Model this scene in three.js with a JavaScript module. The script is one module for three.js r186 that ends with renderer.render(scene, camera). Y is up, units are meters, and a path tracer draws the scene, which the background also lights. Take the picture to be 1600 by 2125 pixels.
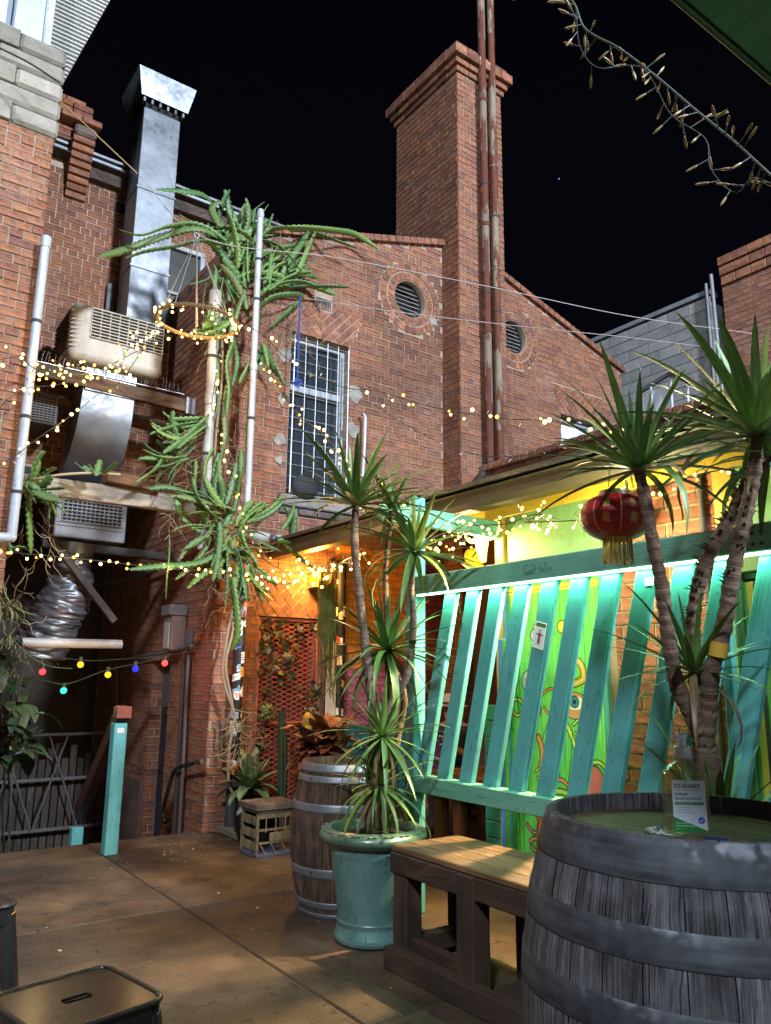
import * as THREE from 'three';
import { mergeGeometries, mergeVertices, toCreasedNormals } from 'three/addons/utils/BufferGeometryUtils.js';
import { RoundedBoxGeometry } from 'three/addons/geometries/RoundedBoxGeometry.js';
import { MarchingCubes } from 'three/addons/objects/MarchingCubes.js';
import { RectAreaLightUniformsLib } from 'three/addons/lights/RectAreaLightUniformsLib.js';

const V3 = (x, y, z) => new THREE.Vector3(x, y, z);
const scene = new THREE.Scene();
// ---------------------------------------------------------------- camera
// x runs along the gable wall, -z into the alley; the lens looks 35.7 degrees right of -z, 12 degrees up
const LENS = 1600, PITCH = 12, ROLL = -0.6, YAW = 35.7, EYE = V3(0, 1.48, 0), rad = Math.PI / 180;
const camF = V3(Math.sin(YAW * rad) * Math.cos(PITCH * rad), Math.sin(PITCH * rad), -Math.cos(YAW * rad) * Math.cos(PITCH * rad));
const cR0 = V3(Math.cos(YAW * rad), 0, Math.sin(YAW * rad)), cU0 = cR0.clone().cross(camF);
const camR = cR0.clone().multiplyScalar(Math.cos(ROLL * rad)).addScaledVector(cU0, -Math.sin(ROLL * rad));
const camU = cR0.clone().multiplyScalar(Math.sin(ROLL * rad)).addScaledVector(cU0, Math.cos(ROLL * rad));
const camera = new THREE.PerspectiveCamera(2 * Math.atan(1062.5 / LENS) / rad, 771 / 1024, 0.05, 400);
camera.position.copy(EYE);
camera.quaternion.setFromRotationMatrix(new THREE.Matrix4().makeBasis(camR, camU, camF.clone().negate()));
scene.add(camera);
// ---------------------------------------------------------------- sky, exposure
RectAreaLightUniformsLib.init();
const renderer = new THREE.WebGLRenderer({ antialias: true });
renderer.toneMapping = THREE.LinearToneMapping;
renderer.toneMappingExposure = 1.0;
renderer.shadowMap.enabled = true;
{ // the night sky over the town: almost black, a touch paler low down
  const w = 64, h = 32, d = new Float32Array(w * h * 4);
  for (let j = 0; j < h; j++) for (let i = 0; i < w; i++) {
    const e = (j + 0.5) / h * 2 - 1, k = 0.0010 + 0.0016 * Math.max(0, 1 - Math.abs(e) * 1.6), o = (j * w + i) * 4;
    d[o] = k * 0.85; d[o + 1] = k * 0.9; d[o + 2] = k * 1.9; d[o + 3] = 1;
  }
  const t = new THREE.DataTexture(d, w, h, THREE.RGBAFormat, THREE.FloatType);
  t.mapping = THREE.EquirectangularReflectionMapping; t.magFilter = THREE.LinearFilter; t.needsUpdate = true;
  scene.background = t; scene.environment = t; scene.environmentIntensity = 1;
}
// ---------------------------------------------------------------- photo pixel -> point on a plane
const rayOf = (px, py) => camF.clone().addScaledVector(camR, (px - 800) / LENS).addScaledVector(camU, -(py - 1062.5) / LENS);
const onX = (px, py, v) => { const d = rayOf(px, py); return EYE.clone().addScaledVector(d, (v - EYE.x) / d.x); };
const onY = (px, py, v) => { const d = rayOf(px, py); return EYE.clone().addScaledVector(d, (v - EYE.y) / d.y); };
const onZ = (px, py, v) => { const d = rayOf(px, py); return EYE.clone().addScaledVector(d, (v - EYE.z) / d.z); };
const atD = (px, py, dep) => EYE.clone().addScaledVector(rayOf(px, py), dep);
const toPx = (p) => { const d = p.clone().sub(EYE), z = d.dot(camF); return [800 + LENS * d.dot(camR) / z, 1062.5 - LENS * d.dot(camU) / z, z]; };
// ---------------------------------------------------------------- random, noise, textures
function rngOf(s) { return () => { s = (s + 0x6d2b79f5) | 0; let t = Math.imul(s ^ (s >>> 15), 1 | s); t = (t + Math.imul(t ^ (t >>> 7), 61 | t)) ^ t; return ((t ^ (t >>> 14)) >>> 0) / 4294967296; }; }
const R = rngOf(20240);
const rr = (a, b) => a + (b - a) * R();
const pick = (a) => a[Math.floor(R() * a.length)];
const hash2 = (x, y) => { let n = Math.imul(x, 374761393) + Math.imul(y, 668265263); n = Math.imul(n ^ (n >>> 13), 1274126177); return ((n ^ (n >>> 16)) >>> 0) / 4294967296; };
function vnoise(x, y, px = 0, py = px) {
  const x0 = Math.floor(x), y0 = Math.floor(y), fx = x - x0, fy = y - y0, sx = fx * fx * (3 - 2 * fx), sy = fy * fy * (3 - 2 * fy);
  const m = (v, p) => (p ? ((v % p) + p) % p : v);
  const a = hash2(m(x0, px), m(y0, py)), b = hash2(m(x0 + 1, px), m(y0, py)), c = hash2(m(x0, px), m(y0 + 1, py)), e = hash2(m(x0 + 1, px), m(y0 + 1, py));
  return a + (b - a) * sx + (c - a) * sy + (a - b - c + e) * sx * sy;
}
function fbm(x, y, px, py = px, oct = 4) { let s = 0, a = 0.5, t = 0; for (let i = 0; i < oct; i++) { s += a * vnoise(x, y, px, py); t += a; a *= 0.5; x = x * 2 + 17; y = y * 2 + 31; px *= 2; py *= 2; x = x % (px || 1e9); y = y % (py || 1e9); } return s / t; }
const cl = (v, a = 0, b = 1) => Math.min(b, Math.max(a, v));
const sstep = (a, b, v) => { const t = cl((v - a) / (b - a)); return t * t * (3 - 2 * t); };
function tex(n, f, srgb = true, m = n) {
  const d = new Uint8Array(n * m * 4);
  for (let j = 0; j < m; j++) for (let i = 0; i < n; i++) { const c = f(i / n, j / m), o = (j * n + i) * 4; for (let k = 0; k < 3; k++) d[o + k] = cl(c.length ? c[k] : c) * 255; d[o + 3] = 255; }
  const t = new THREE.DataTexture(d, n, m, THREE.RGBAFormat);
  t.wrapS = t.wrapT = THREE.RepeatWrapping; t.magFilter = THREE.LinearFilter; t.minFilter = THREE.LinearMipmapLinearFilter; t.generateMipmaps = true;
  if (srgb) t.colorSpace = THREE.SRGBColorSpace;
  t.needsUpdate = true; return t;
}
function canvasTex(w, h, draw) {
  const c = document.createElement('canvas'); c.width = w; c.height = h; draw(c.getContext('2d'), w, h);
  const t = new THREE.CanvasTexture(c); t.colorSpace = THREE.SRGBColorSpace; t.anisotropy = 4; return t;
}
const TX = {
  // fired clay: blotches and pits
  clay: tex(256, (u, v) => { const a = fbm(u * 5, v * 4, 5, 4), b = vnoise(u * 60, v * 40, 60, 40), p = vnoise(u * 34 + 3, v * 22, 34, 22); const k = 0.62 + 0.46 * a + 0.16 * (b - 0.5) - (p > 0.83 ? 0.2 : 0); return [k, k * 0.985, k * 0.97]; }),
  clayB: tex(256, (u, v) => 0.4 + 0.5 * fbm(u * 8, v * 6, 8, 6) - (vnoise(u * 34 + 3, v * 22, 34, 22) > 0.83 ? 0.35 : 0) + 0.2 * (vnoise(u * 90, v * 60, 90, 60) - 0.5), false),
  // sandy stuff: mortar, render, concrete
  sand: tex(512, (u, v) => { const a = fbm(u * 4, v * 4, 4), b = vnoise(u * 190, v * 190, 190), c = fbm(u * 16, v * 16, 16); const k = 0.66 + 0.3 * a + 0.14 * (c - 0.5) + 0.1 * (b - 0.5); return [k, k * 0.98, k * 0.95]; }),
  sandB: tex(512, (u, v) => 0.5 * fbm(u * 20, v * 20, 20) + 0.5 * vnoise(u * 170, v * 170, 170), false),
  // timber: grain runs along v
  wood: tex(512, (u, v) => { const w = fbm(u * 3, v * 1.0 * 2, 3, 2), g = vnoise(u * 95 + 6 * w, v * 3, 0, 3), g2 = vnoise(u * 30 + 9 * w, v * 2, 0, 2), s = fbm(u * 6, v * 5, 6, 5); const k = 0.5 + 0.28 * g2 + 0.16 * g + 0.3 * (s - 0.5) - (g > 0.86 ? 0.22 : 0); return [k, k * 0.96, k * 0.9]; }),
  woodB: tex(512, (u, v) => { const w = fbm(u * 3, v * 2, 3, 2), g = vnoise(u * 95 + 6 * w, v * 3, 0, 3), g2 = vnoise(u * 30 + 9 * w, v * 2, 0, 2); return 0.3 + 0.4 * g2 + 0.3 * g - (g > 0.86 ? 0.3 : 0); }, false),
  // old oak: split, silvered grain along v
  oak: tex(1024, (u, v) => { const w = fbm(u * 4, v * 3, 4, 3), g = vnoise(u * 220 + 10 * w, v * 5, 0, 5), g2 = vnoise(u * 90 + 8 * w, v * 4, 0, 4), g3 = vnoise(u * 24, v * 3, 24, 3), s = fbm(u * 9, v * 7, 9, 7), x = vnoise(u * 60, v * 70, 60, 70); let k = 0.4 + 0.22 * g + 0.18 * g2 + 0.22 * (g3 - 0.5) + 0.5 * (s - 0.5) + 0.1 * (x - 0.5); if (g2 < 0.12) k *= 0.62; return [k * 1.02, k, k * 1.0]; }),
  oakB: tex(1024, (u, v) => { const w = fbm(u * 4, v * 3, 4, 3), g = vnoise(u * 220 + 10 * w, v * 5, 0, 5), g2 = vnoise(u * 90 + 8 * w, v * 4, 0, 4); return 0.3 * g + 0.5 * g2 + (g2 < 0.16 ? -0.2 : 0.2); }, false),
  // hoop iron: dull zinc with white corrosion blooms and scratches
  hoop: tex(512, (u, v) => { const a = fbm(u * 5, v * 9, 5, 9, 5), b = fbm(u * 26, v * 34, 26, 34, 3), s = vnoise(u * 9, v * 160, 9, 160), bl = sstep(0.55, 0.72, a) * sstep(0.35, 0.6, b); return 0.4 + 0.2 * (b - 0.5) + 0.12 * (s - 0.5) + 0.3 * bl; }),
  // brushed paint: faint strokes, chips
  paint: tex(512, (u, v) => { const g = vnoise(u * 120, v * 6, 120, 6), s = fbm(u * 5, v * 5, 5), c = fbm(u * 40, v * 22, 40, 22, 3); const k = 0.86 + 0.07 * (g - 0.5) + 0.16 * (s - 0.5) - (c > 0.77 ? 0.12 : 0); return k; }),
  paintB: tex(512, (u, v) => 0.5 * vnoise(u * 120, v * 6, 120, 6) + 0.3 * fbm(u * 14, v * 14, 14), false),
  // zinc spangle
  zinc: tex(512, (u, v) => { const a = fbm(u * 6, v * 6, 6), b = fbm(u * 30, v * 30, 30, 30, 2); const k = 0.84 + 0.2 * (a - 0.5) + 0.1 * (b - 0.5); return k; }),
  zincR: tex(512, (u, v) => { const a = fbm(u * 7, v * 7, 7), b = fbm(u * 34, v * 34, 34, 34, 2); return 0.45 + 0.5 * a + 0.25 * (b - 0.5); }, false),
  // flaking paint over rust
  rust: tex(512, (u, v) => { const a = fbm(u * 4, v * 3, 4, 3, 5), b = fbm(u * 24, v * 20, 24, 20), s = sstep(0.5, 0.56, a + 0.15 * (b - 0.5)); const p = [0.66, 0.6, 0.52], r = [0.36 + 0.22 * b, 0.2 + 0.1 * b, 0.13 + 0.05 * b]; return [0, 1, 2].map((k) => p[k] * (0.8 + 0.3 * b) * s + r[k] * (1 - s)); }),
  // leaf: paler midrib along v, streaks
  leaf: tex(128, (u, v) => { const m = Math.abs(u - 0.5), g = vnoise(u * 40, v * 3, 0, 3), s = fbm(u * 4, v * 8, 4, 8); const k = 0.68 + 0.2 * (g - 0.5) + 0.34 * (s - 0.4) + (m < 0.04 ? 0.12 : 0); return [k * 1.02, k, k * 0.9]; }),
  // old trowelled concrete: damp patches, gum spots, scuffs
  floor: tex(1024, (u, v) => { const a = fbm(u * 3, v * 3, 3, 3, 6), b = fbm(u * 13 + 5, v * 13, 13, 13, 4), c = vnoise(u * 400, v * 400, 400), d = vnoise(u * 46, v * 46, 46), e = vnoise(u * 17 + 3, v * 90, 17, 90), sp = vnoise(u * 120 + 7, v * 120, 120); let k = 0.3 + 0.75 * a + 0.34 * (b - 0.5) + 0.14 * (c - 0.5) + 0.07 * (e - 0.5); if (d > 0.93) k *= 0.6; if (sp > 0.965) k += 0.16; if (Math.abs(fbm(u * 4 + 11, v * 4, 4, 4, 5) - 0.5) < 0.006) k *= 0.7; return [k, k * 0.95, k * 0.88]; }),
  stain: tex(512, (u, v) => { const a = fbm(u * 3, v * 3, 3, 3, 5), b = fbm(u * 11, v * 11, 11, 11, 4), c = vnoise(u * 210, v * 210, 210), d = fbm(u * 40 + 4, v * 40, 40, 40, 2); let k = 0.5 + 0.5 * a + 0.2 * (b - 0.5) + 0.12 * (c - 0.5); if (d > 0.8) k -= 0.25; return [k, k * 0.96, k * 0.9]; }),
};
const sub = (t, rx, ry, ox = 0, oy = 0) => { const c = t.clone(); c.repeat.set(rx, ry); c.offset.set(ox, oy); c.needsUpdate = true; return c; };
const tint = (c, a, b) => { const k = rr(a, b); return c.map((v) => v * k); };
const lin = (r, g, b) => new THREE.Color().setRGB(r, g, b);
function mat(c, o = {}) { const m = new (o.transmission || o.clearcoat || o.sheen || o.anisotropy ? THREE.MeshPhysicalMaterial : THREE.MeshStandardMaterial)({ color: lin(...c), roughness: 0.8, metalness: 0, side: THREE.DoubleSide, ...o }); return m; }
const woodM = (c, o = {}) => mat(c, { map: TX.wood, bumpMap: TX.woodB, bumpScale: 0.004, roughness: 0.85, ...o });
const paintM = (c, o = {}) => mat(c, { map: TX.paint, bumpMap: TX.paintB, bumpScale: 0.0012, roughness: 0.5, ...o });
const zincM = (c, o = {}) => mat(c, { map: TX.zinc, roughnessMap: TX.zincR, roughness: 0.62, metalness: 0.85, ...o });
const sandM = (c, o = {}) => mat(c, { map: TX.sand, bumpMap: TX.sandB, bumpScale: 0.004, roughness: 0.95, ...o });
const glow = (c, k) => new THREE.MeshStandardMaterial({ color: 0x000000, emissive: lin(...c), emissiveIntensity: k, roughness: 1 });
// ---------------------------------------------------------------- things and parts
const used = {}, ORG = new WeakMap();
const numbered = (n) => { const k = used[n] = (used[n] ?? -1) + 1; return k ? n + '_' + String(k).padStart(3, '0') : n; };
ORG.set(scene, V3(0, 0, 0));
function thing(name, label, category, pos = V3(0, 0, 0), group) {
  const g = new THREE.Group(); g.name = numbered(name); g.position.copy(pos); scene.add(g); ORG.set(g, pos.clone());
  g.userData = { label, category }; if (group) g.userData.group = group;
  return g;
}
function place(name, geo, m, parent, world = V3(0, 0, 0)) { // geometry given round `world` (a point of the scene)
  const o = new THREE.Mesh(geo, m); o.name = parent === scene ? numbered(name) : name;
  o.position.copy(world).sub(ORG.get(parent)); ORG.set(o, world.clone());
  o.castShadow = o.receiveShadow = true; parent.add(o); return o;
}
const part = (name, geo, m, parent) => { // world-space geometry, pivot moved to its middle
  geo.computeBoundingBox(); const c = geo.boundingBox.getCenter(V3()); geo.translate(-c.x, -c.y, -c.z);
  return place(name, geo, m, parent, c);
};
function solo(name, geo, m, label, category, group) { const o = part(name, geo, m, scene); o.userData = { label, category }; if (group) o.userData.group = group; return o; }
const structure = (o) => { o.userData.kind = 'structure'; return o; };
// ---------------------------------------------------------------- geometry
function uvBox(g, s = 1, along = null) { // uv in metres from position and normal; `along` = axis the grain follows
  if (g.index) { const n = g.toNonIndexed(); g.copy(n); }
  const p = g.attributes.position, q = g.attributes.normal, uv = new Float32Array(p.count * 2), ox = rr(0, 3), oy = rr(0, 3);
  for (let i = 0; i < p.count; i++) {
    const P = [p.getX(i), p.getY(i), p.getZ(i)], N = [Math.abs(q.getX(i)), Math.abs(q.getY(i)), Math.abs(q.getZ(i))];
    const k = N[0] >= N[1] && N[0] >= N[2] ? 0 : N[1] >= N[2] ? 1 : 2; let [a, b] = [[2, 1], [0, 2], [0, 1]][k];
    if (along !== null && a === along) [a, b] = [b, a];
    uv[i * 2] = P[a] * s + ox; uv[i * 2 + 1] = P[b] * s + oy;
  }
  g.setAttribute('uv', new THREE.BufferAttribute(uv, 2)); return g;
}
function chamBox(w, h, d, c = 0.004) { // box with chamfered edges, 44 triangles
  const X = w / 2, Y = h / 2, Z = d / 2, pos = []; c = Math.min(c, X * 0.9, Y * 0.9, Z * 0.9);
  const tri = (a, b, e) => { const n = b.clone().sub(a).cross(e.clone().sub(a)); if (n.dot(a.clone().add(b).add(e)) < 0) pos.push(...a, ...e, ...b); else pos.push(...a, ...b, ...e); };
  const quad = (a, b, e, f) => { tri(a, b, e); tri(a, e, f); };
  const P = (sx, sy, sz, ax) => V3(sx * (ax === 0 ? X : X - c), sy * (ax === 1 ? Y : Y - c), sz * (ax === 2 ? Z : Z - c));
  for (const s of [-1, 1]) {
    quad(P(s, -1, -1, 0), P(s, 1, -1, 0), P(s, 1, 1, 0), P(s, -1, 1, 0));
    quad(P(-1, s, -1, 1), P(1, s, -1, 1), P(1, s, 1, 1), P(-1, s, 1, 1));
    quad(P(-1, -1, s, 2), P(1, -1, s, 2), P(1, 1, s, 2), P(-1, 1, s, 2));
    for (const t of [-1, 1]) {
      quad(P(s, t, -1, 0), P(s, t, 1, 0), P(s, t, 1, 1), P(s, t, -1, 1));
      quad(P(s, -1, t, 0), P(s, 1, t, 0), P(s, 1, t, 2), P(s, -1, t, 2));
      quad(P(-1, s, t, 1), P(1, s, t, 1), P(1, s, t, 2), P(-1, s, t, 2));
      for (const u of [-1, 1]) tri(P(s, t, u, 0), P(s, t, u, 1), P(s, t, u, 2));
    }
  }
  const g = new THREE.BufferGeometry(); g.setAttribute('position', new THREE.Float32BufferAttribute(pos, 3)); g.computeVertexNormals(); return g;
}
const clean = (g) => { const o = g.index ? g.toNonIndexed() : g.clone(); for (const k of Object.keys(o.attributes)) if (!['position', 'normal', 'uv'].includes(k)) o.deleteAttribute(k); if (!o.attributes.uv) o.setAttribute('uv', new THREE.Float32BufferAttribute(new Float32Array(o.attributes.position.count * 2), 2)); return o; };
const merge = (a) => mergeGeometries(a.map(clean));
const box = (x0, x1, y0, y1, z0, z1, c = 0.004, s = 1, along = null) => uvBox(chamBox(Math.abs(x1 - x0), Math.abs(y1 - y0), Math.abs(z1 - z0), c).translate((x0 + x1) / 2, (y0 + y1) / 2, (z0 + z1) / 2), s, along);
function beam(a, b, w, h, c = 0.004, s = 1, up = V3(0, 1, 0)) { // a bar from a to b, w wide and h high
  const L = a.distanceTo(b), d = b.clone().sub(a).normalize(), x = up.clone().cross(d).normalize(), y = d.clone().cross(x);
  const g = uvBox(chamBox(w, h, L, c), s, 2);
  return g.applyMatrix4(new THREE.Matrix4().makeBasis(x, y, d).setPosition(a.clone().add(b).multiplyScalar(0.5)));
}
function rod(a, b, r, n = 12, r2 = r) {
  const L = a.distanceTo(b), g = new THREE.CylinderGeometry(r2, r, L, n, 1); const u = g.attributes.uv; for (let i = 0; i < u.count; i++) u.setXY(i, u.getX(i) * Math.PI * 2 * r, u.getY(i) * L);
  g.applyQuaternion(new THREE.Quaternion().setFromUnitVectors(V3(0, 1, 0), b.clone().sub(a).normalize())); g.translate((a.x + b.x) / 2, (a.y + b.y) / 2, (a.z + b.z) / 2); return g;
}
function tube(pts, r, n = 8, seg = 0, radii = null, closed = false) { // smooth tube, optional radius along it
  const c = new THREE.CatmullRomCurve3(pts, closed, 'centripetal'), N = seg || Math.max(6, pts.length * 5), g = new THREE.TubeGeometry(c, N, r, n, closed);
  if (radii) { const p = g.attributes.position; for (let i = 0; i <= N; i++) { const q = c.getPointAt(i / N), k = radii(i / N) / r; for (let j = 0; j <= n; j++) { const m = i * (n + 1) + j; p.setXYZ(m, q.x + (p.getX(m) - q.x) * k, q.y + (p.getY(m) - q.y) * k, q.z + (p.getZ(m) - q.z) * k); } } }
  const u = g.attributes.uv, L = c.getLength(); for (let i = 0; i < u.count; i++) u.setXY(i, u.getY(i) * Math.PI * 2 * r, u.getX(i) * L); g.computeVertexNormals(); return g;
}
function lathe(pts, n = 48) { const g = new THREE.LatheGeometry(pts.map((p) => new THREE.Vector2(p[0], p[1])), n); const u = g.attributes.uv; let r = 0; pts.forEach((p) => { r = Math.max(r, p[0]); }); let H = 0; for (let i = 1; i < pts.length; i++) H += Math.hypot(pts[i][0] - pts[i - 1][0], pts[i][1] - pts[i - 1][1]); for (let i = 0; i < u.count; i++) u.setXY(i, u.getX(i) * 2 * Math.PI * r, u.getY(i) * H); return g; }
function extr(pts, depth, bevel = 0, holes = []) { const s = new THREE.Shape(pts.map((p) => new THREE.Vector2(p[0], p[1]))); for (const h of holes) s.holes.push(new THREE.Path(h.map((p) => new THREE.Vector2(p[0], p[1])))); return new THREE.ExtrudeGeometry(s, { depth, bevelEnabled: bevel > 0, bevelSize: bevel, bevelThickness: bevel, bevelSegments: 1, curveSegments: 10 }); }
const circlePts = (x, y, r, n = 28) => Array.from({ length: n }, (_, i) => [x + r * Math.cos(i / n * 2 * Math.PI), y + r * Math.sin(i / n * 2 * Math.PI)]);
// ---------------------------------------------------------------- lights that belong to no small lamp
// two tall street lamps behind the camera: cool white, they light the upper walls and the pipes
const streetA = V3(5.2, 11.5, 9.5), streetB = V3(-8.5, 12.5, 6.5);
for (const [p, k] of [[streetA, 2350], [streetB, 1100]]) {
  const l = new THREE.PointLight(lin(0.75, 0.86, 1.0), k, 0, 2); l.position.copy(p); l.castShadow = true; l.shadow.radius = 40; l.name = 'street_lamp_glow'; scene.add(l);
}
// ---------------------------------------------------------------- bricks
const unitBrick = new THREE.BoxGeometry(1, 1, 1);
const brickMats = new Map();
const brickMat = (c) => { const q = c.map((v) => Math.round(v * 80) / 80), k = q.join(); if (!brickMats.has(k)) brickMats.set(k, mat(q, { map: TX.clay, bumpMap: TX.clayB, bumpScale: 0.003, roughness: 0.9 })); return brickMats.get(k); };
const CLAY = [[0.295, 0.117, 0.063], [0.28, 0.108, 0.06], [0.315, 0.126, 0.066], [0.245, 0.096, 0.059], [0.29, 0.118, 0.069], [0.33, 0.134, 0.068], [0.222, 0.09, 0.06], [0.3, 0.114, 0.058], [0.315, 0.134, 0.08]];
// weathering: soot and lime patches that sit on the clay, by place on the wall
function clayAt(x, y, dark = 0.5) {
  const c = pick(CLAY), soot = sstep(0.58, 0.74, fbm(x * 0.55 + 9, y * 0.8 + 3, 0)), lime = 0.35 * sstep(0.66, 0.8, fbm(x * 1.3 + 41.3, y * 1.1 + 17.7, 0)), j = rr(0.86, 1.1);
  return [0, 1, 2].map((k) => (c[k] * j * (1 - soot * dark * 0.6) + lime * [0.1, 0.1, 0.1][k]));
}
class Bricks {
  constructor(owner, most = 300) { this.owner = owner; this.list = []; this.most = most; }
  one(p, u, n, size, color) { this.list.push({ p, u, n, size, color }); }
  // courses on a plane through o: u along the wall, n outwards; spans(y) -> [[x0, x1], ...]
  courses(o, u, n, y0, y1, spans, color, opt = {}) {
    const H = opt.h || 0.086, L = opt.l || 0.24, gap = opt.gap || 0.0115, thick = 0.03, phase = opt.phase || 0;
    const k0 = Math.round(y0 / H), k1 = Math.round(y1 / H);
    for (let k = k0; k < k1; k++) {
      const yc = (k + 0.5) * H, header = opt.bond ? opt.bond(k) : (((k % 4) + 4) % 4 === 3), l = header ? L / 2 : L, shift = phase + (header ? L / 4 : (k & 1 ? L / 2 : 0));
      for (const [a, b] of spans(yc)) {
        let x = Math.floor((a - shift) / l) * l + shift;
        for (; x < b - 1e-6; x += l) {
          let s = Math.max(x, a), e = Math.min(x + l, b);
          if (!header && opt.mix !== 0 && R() < (opt.mix ?? 0.12) && e - s > L * 0.9) { const m = s + L / 2; this.push(o, u, n, s, m, yc, H, gap, thick, color, opt); s = m; }
          if (e - s > 0.035) this.push(o, u, n, s, e, yc, H, gap, thick, color, opt);
        }
      }
    }
  }
  push(o, u, n, s, e, yc, H, gap, thick, color, opt) {
    const xc = (s + e) / 2, c = color(xc, yc), g2 = c.painted ? 0.004 : gap, out = rr(-0.003, 0.0035) * (opt.rough || 1);
    const p = o.clone().addScaledVector(u, xc).addScaledVector(n, out - thick / 2); p.y += yc + rr(-0.0015, 0.0015);
    this.one(p, u, n, [e - s - g2 - rr(0, 0.004), H - g2 - rr(0, 0.003), thick], c);
  }
  flush(name = 'brick') {
    for (const b of this.list) {
      const [x, y, z] = toPx(b.p), toEye = EYE.clone().sub(b.p).normalize(), f = b.n.dot(toEye);
      b.rank = (z > 0.1 && x > -20 && x < 1620 && y > -20 && y < 2145 && f > 0.02) ? b.size[0] * b.size[1] * f / (z * z) * (b.w || 1) : -1;
    }
    this.list.sort((a, b) => b.rank - a.rank);
    const m4 = (b) => { const up = b.n.clone().cross(b.u); return new THREE.Matrix4().makeBasis(b.u, up, b.n); };
    const near = this.list.slice(0, this.most).filter((b) => b.rank > 0), rest = this.list.slice(near.length);
    for (const b of near) { const o = place(name, unitBrick, brickMat(b.color), this.owner, b.p); o.quaternion.setFromRotationMatrix(m4(b)); o.scale.set(...b.size); }
    if (rest.length) {
      const im = new THREE.InstancedMesh(unitBrick, mat([1, 1, 1], { map: TX.clay, bumpMap: TX.clayB, bumpScale: 0.003, roughness: 0.9 }), rest.length); im.name = name + '_courses'; im.userData.kind = 'stuff';
      const org = ORG.get(this.owner);
      rest.forEach((b, i) => { const m = m4(b); m.scale(V3(...b.size)); m.setPosition(b.p.clone().sub(org)); im.setMatrixAt(i, m); im.setColorAt(i, lin(...b.color)); });
      im.castShadow = im.receiveShadow = true; this.owner.add(im);
    }
    return near.length;
  }
}
const minus = (spans, a, b) => spans.flatMap(([s, e]) => (b <= s || a >= e ? [[s, e]] : [[s, a], [b, e]].filter(([p, q]) => q - p > 0.02)));
// clip polygon by half planes of a convex polygon (both counter-clockwise)
function clipPoly(p, c) {
  for (let i = 0; i < c.length && p.length; i++) {
    const [ax, ay] = c[i], [bx, by] = c[(i + 1) % c.length], side = ([x, y]) => (bx - ax) * (y - ay) - (by - ay) * (x - ax), q = [];
    for (let j = 0; j < p.length; j++) { const s = p[j], e = p[(j + 1) % p.length], ds = side(s), de = side(e); if (ds >= 0) q.push(s); if (ds * de < 0) { const t = ds / (ds - de); q.push([s[0] + t * (e[0] - s[0]), s[1] + t * (e[1] - s[1])]); } }
    p = q;
  }
  return p;
}
// flat arch of slanting bricks that lean to a V in the middle; wall plane z = const facing +z
function chevronArch(owner, x0, x1, y0, y1, splay, z, color) {
  const xm = (x0 + x1) / 2, L = 0.24, H = 0.086, g = 0.006;
  for (const s of [-1, 1]) {
    const poly = s < 0 ? [[x0, y0], [xm, y0], [xm, y1], [x0 - splay, y1]] : [[xm, y0], [x1, y0], [x1 + splay, y1], [xm, y1]];
    const a = (s < 0 ? -1 : 1) * 48 * rad, d = [Math.cos(a), Math.sin(a)], e = [-Math.sin(a), Math.cos(a)];
    for (let i = -9; i <= 9; i++) for (let j = -5; j <= 5; j++) {
      const u = j * L + (i & 1 ? L / 2 : 0), v = i * H, c = (uu, vv) => [xm + d[0] * uu + e[0] * vv, (y0 + y1) / 2 + d[1] * uu + e[1] * vv];
      const p = clipPoly([c(u + g, v + g), c(u + L - g, v + g), c(u + L - g, v + H - g), c(u + g, v + H - g)], poly);
      if (p.length < 3) continue;
      let ar = 0; for (let k = 0; k < p.length; k++) ar += p[k][0] * p[(k + 1) % p.length][1] - p[(k + 1) % p.length][0] * p[k][1];
      if (ar < 0.002) continue;
      const geo = extr(p, 0.03).translate(0, 0, z - 0.03 + rr(-0.002, 0.002)); uvBox(geo, 4);
      part('arch_brick', geo, brickMat(color()), owner);
    }
  }
}
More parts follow.
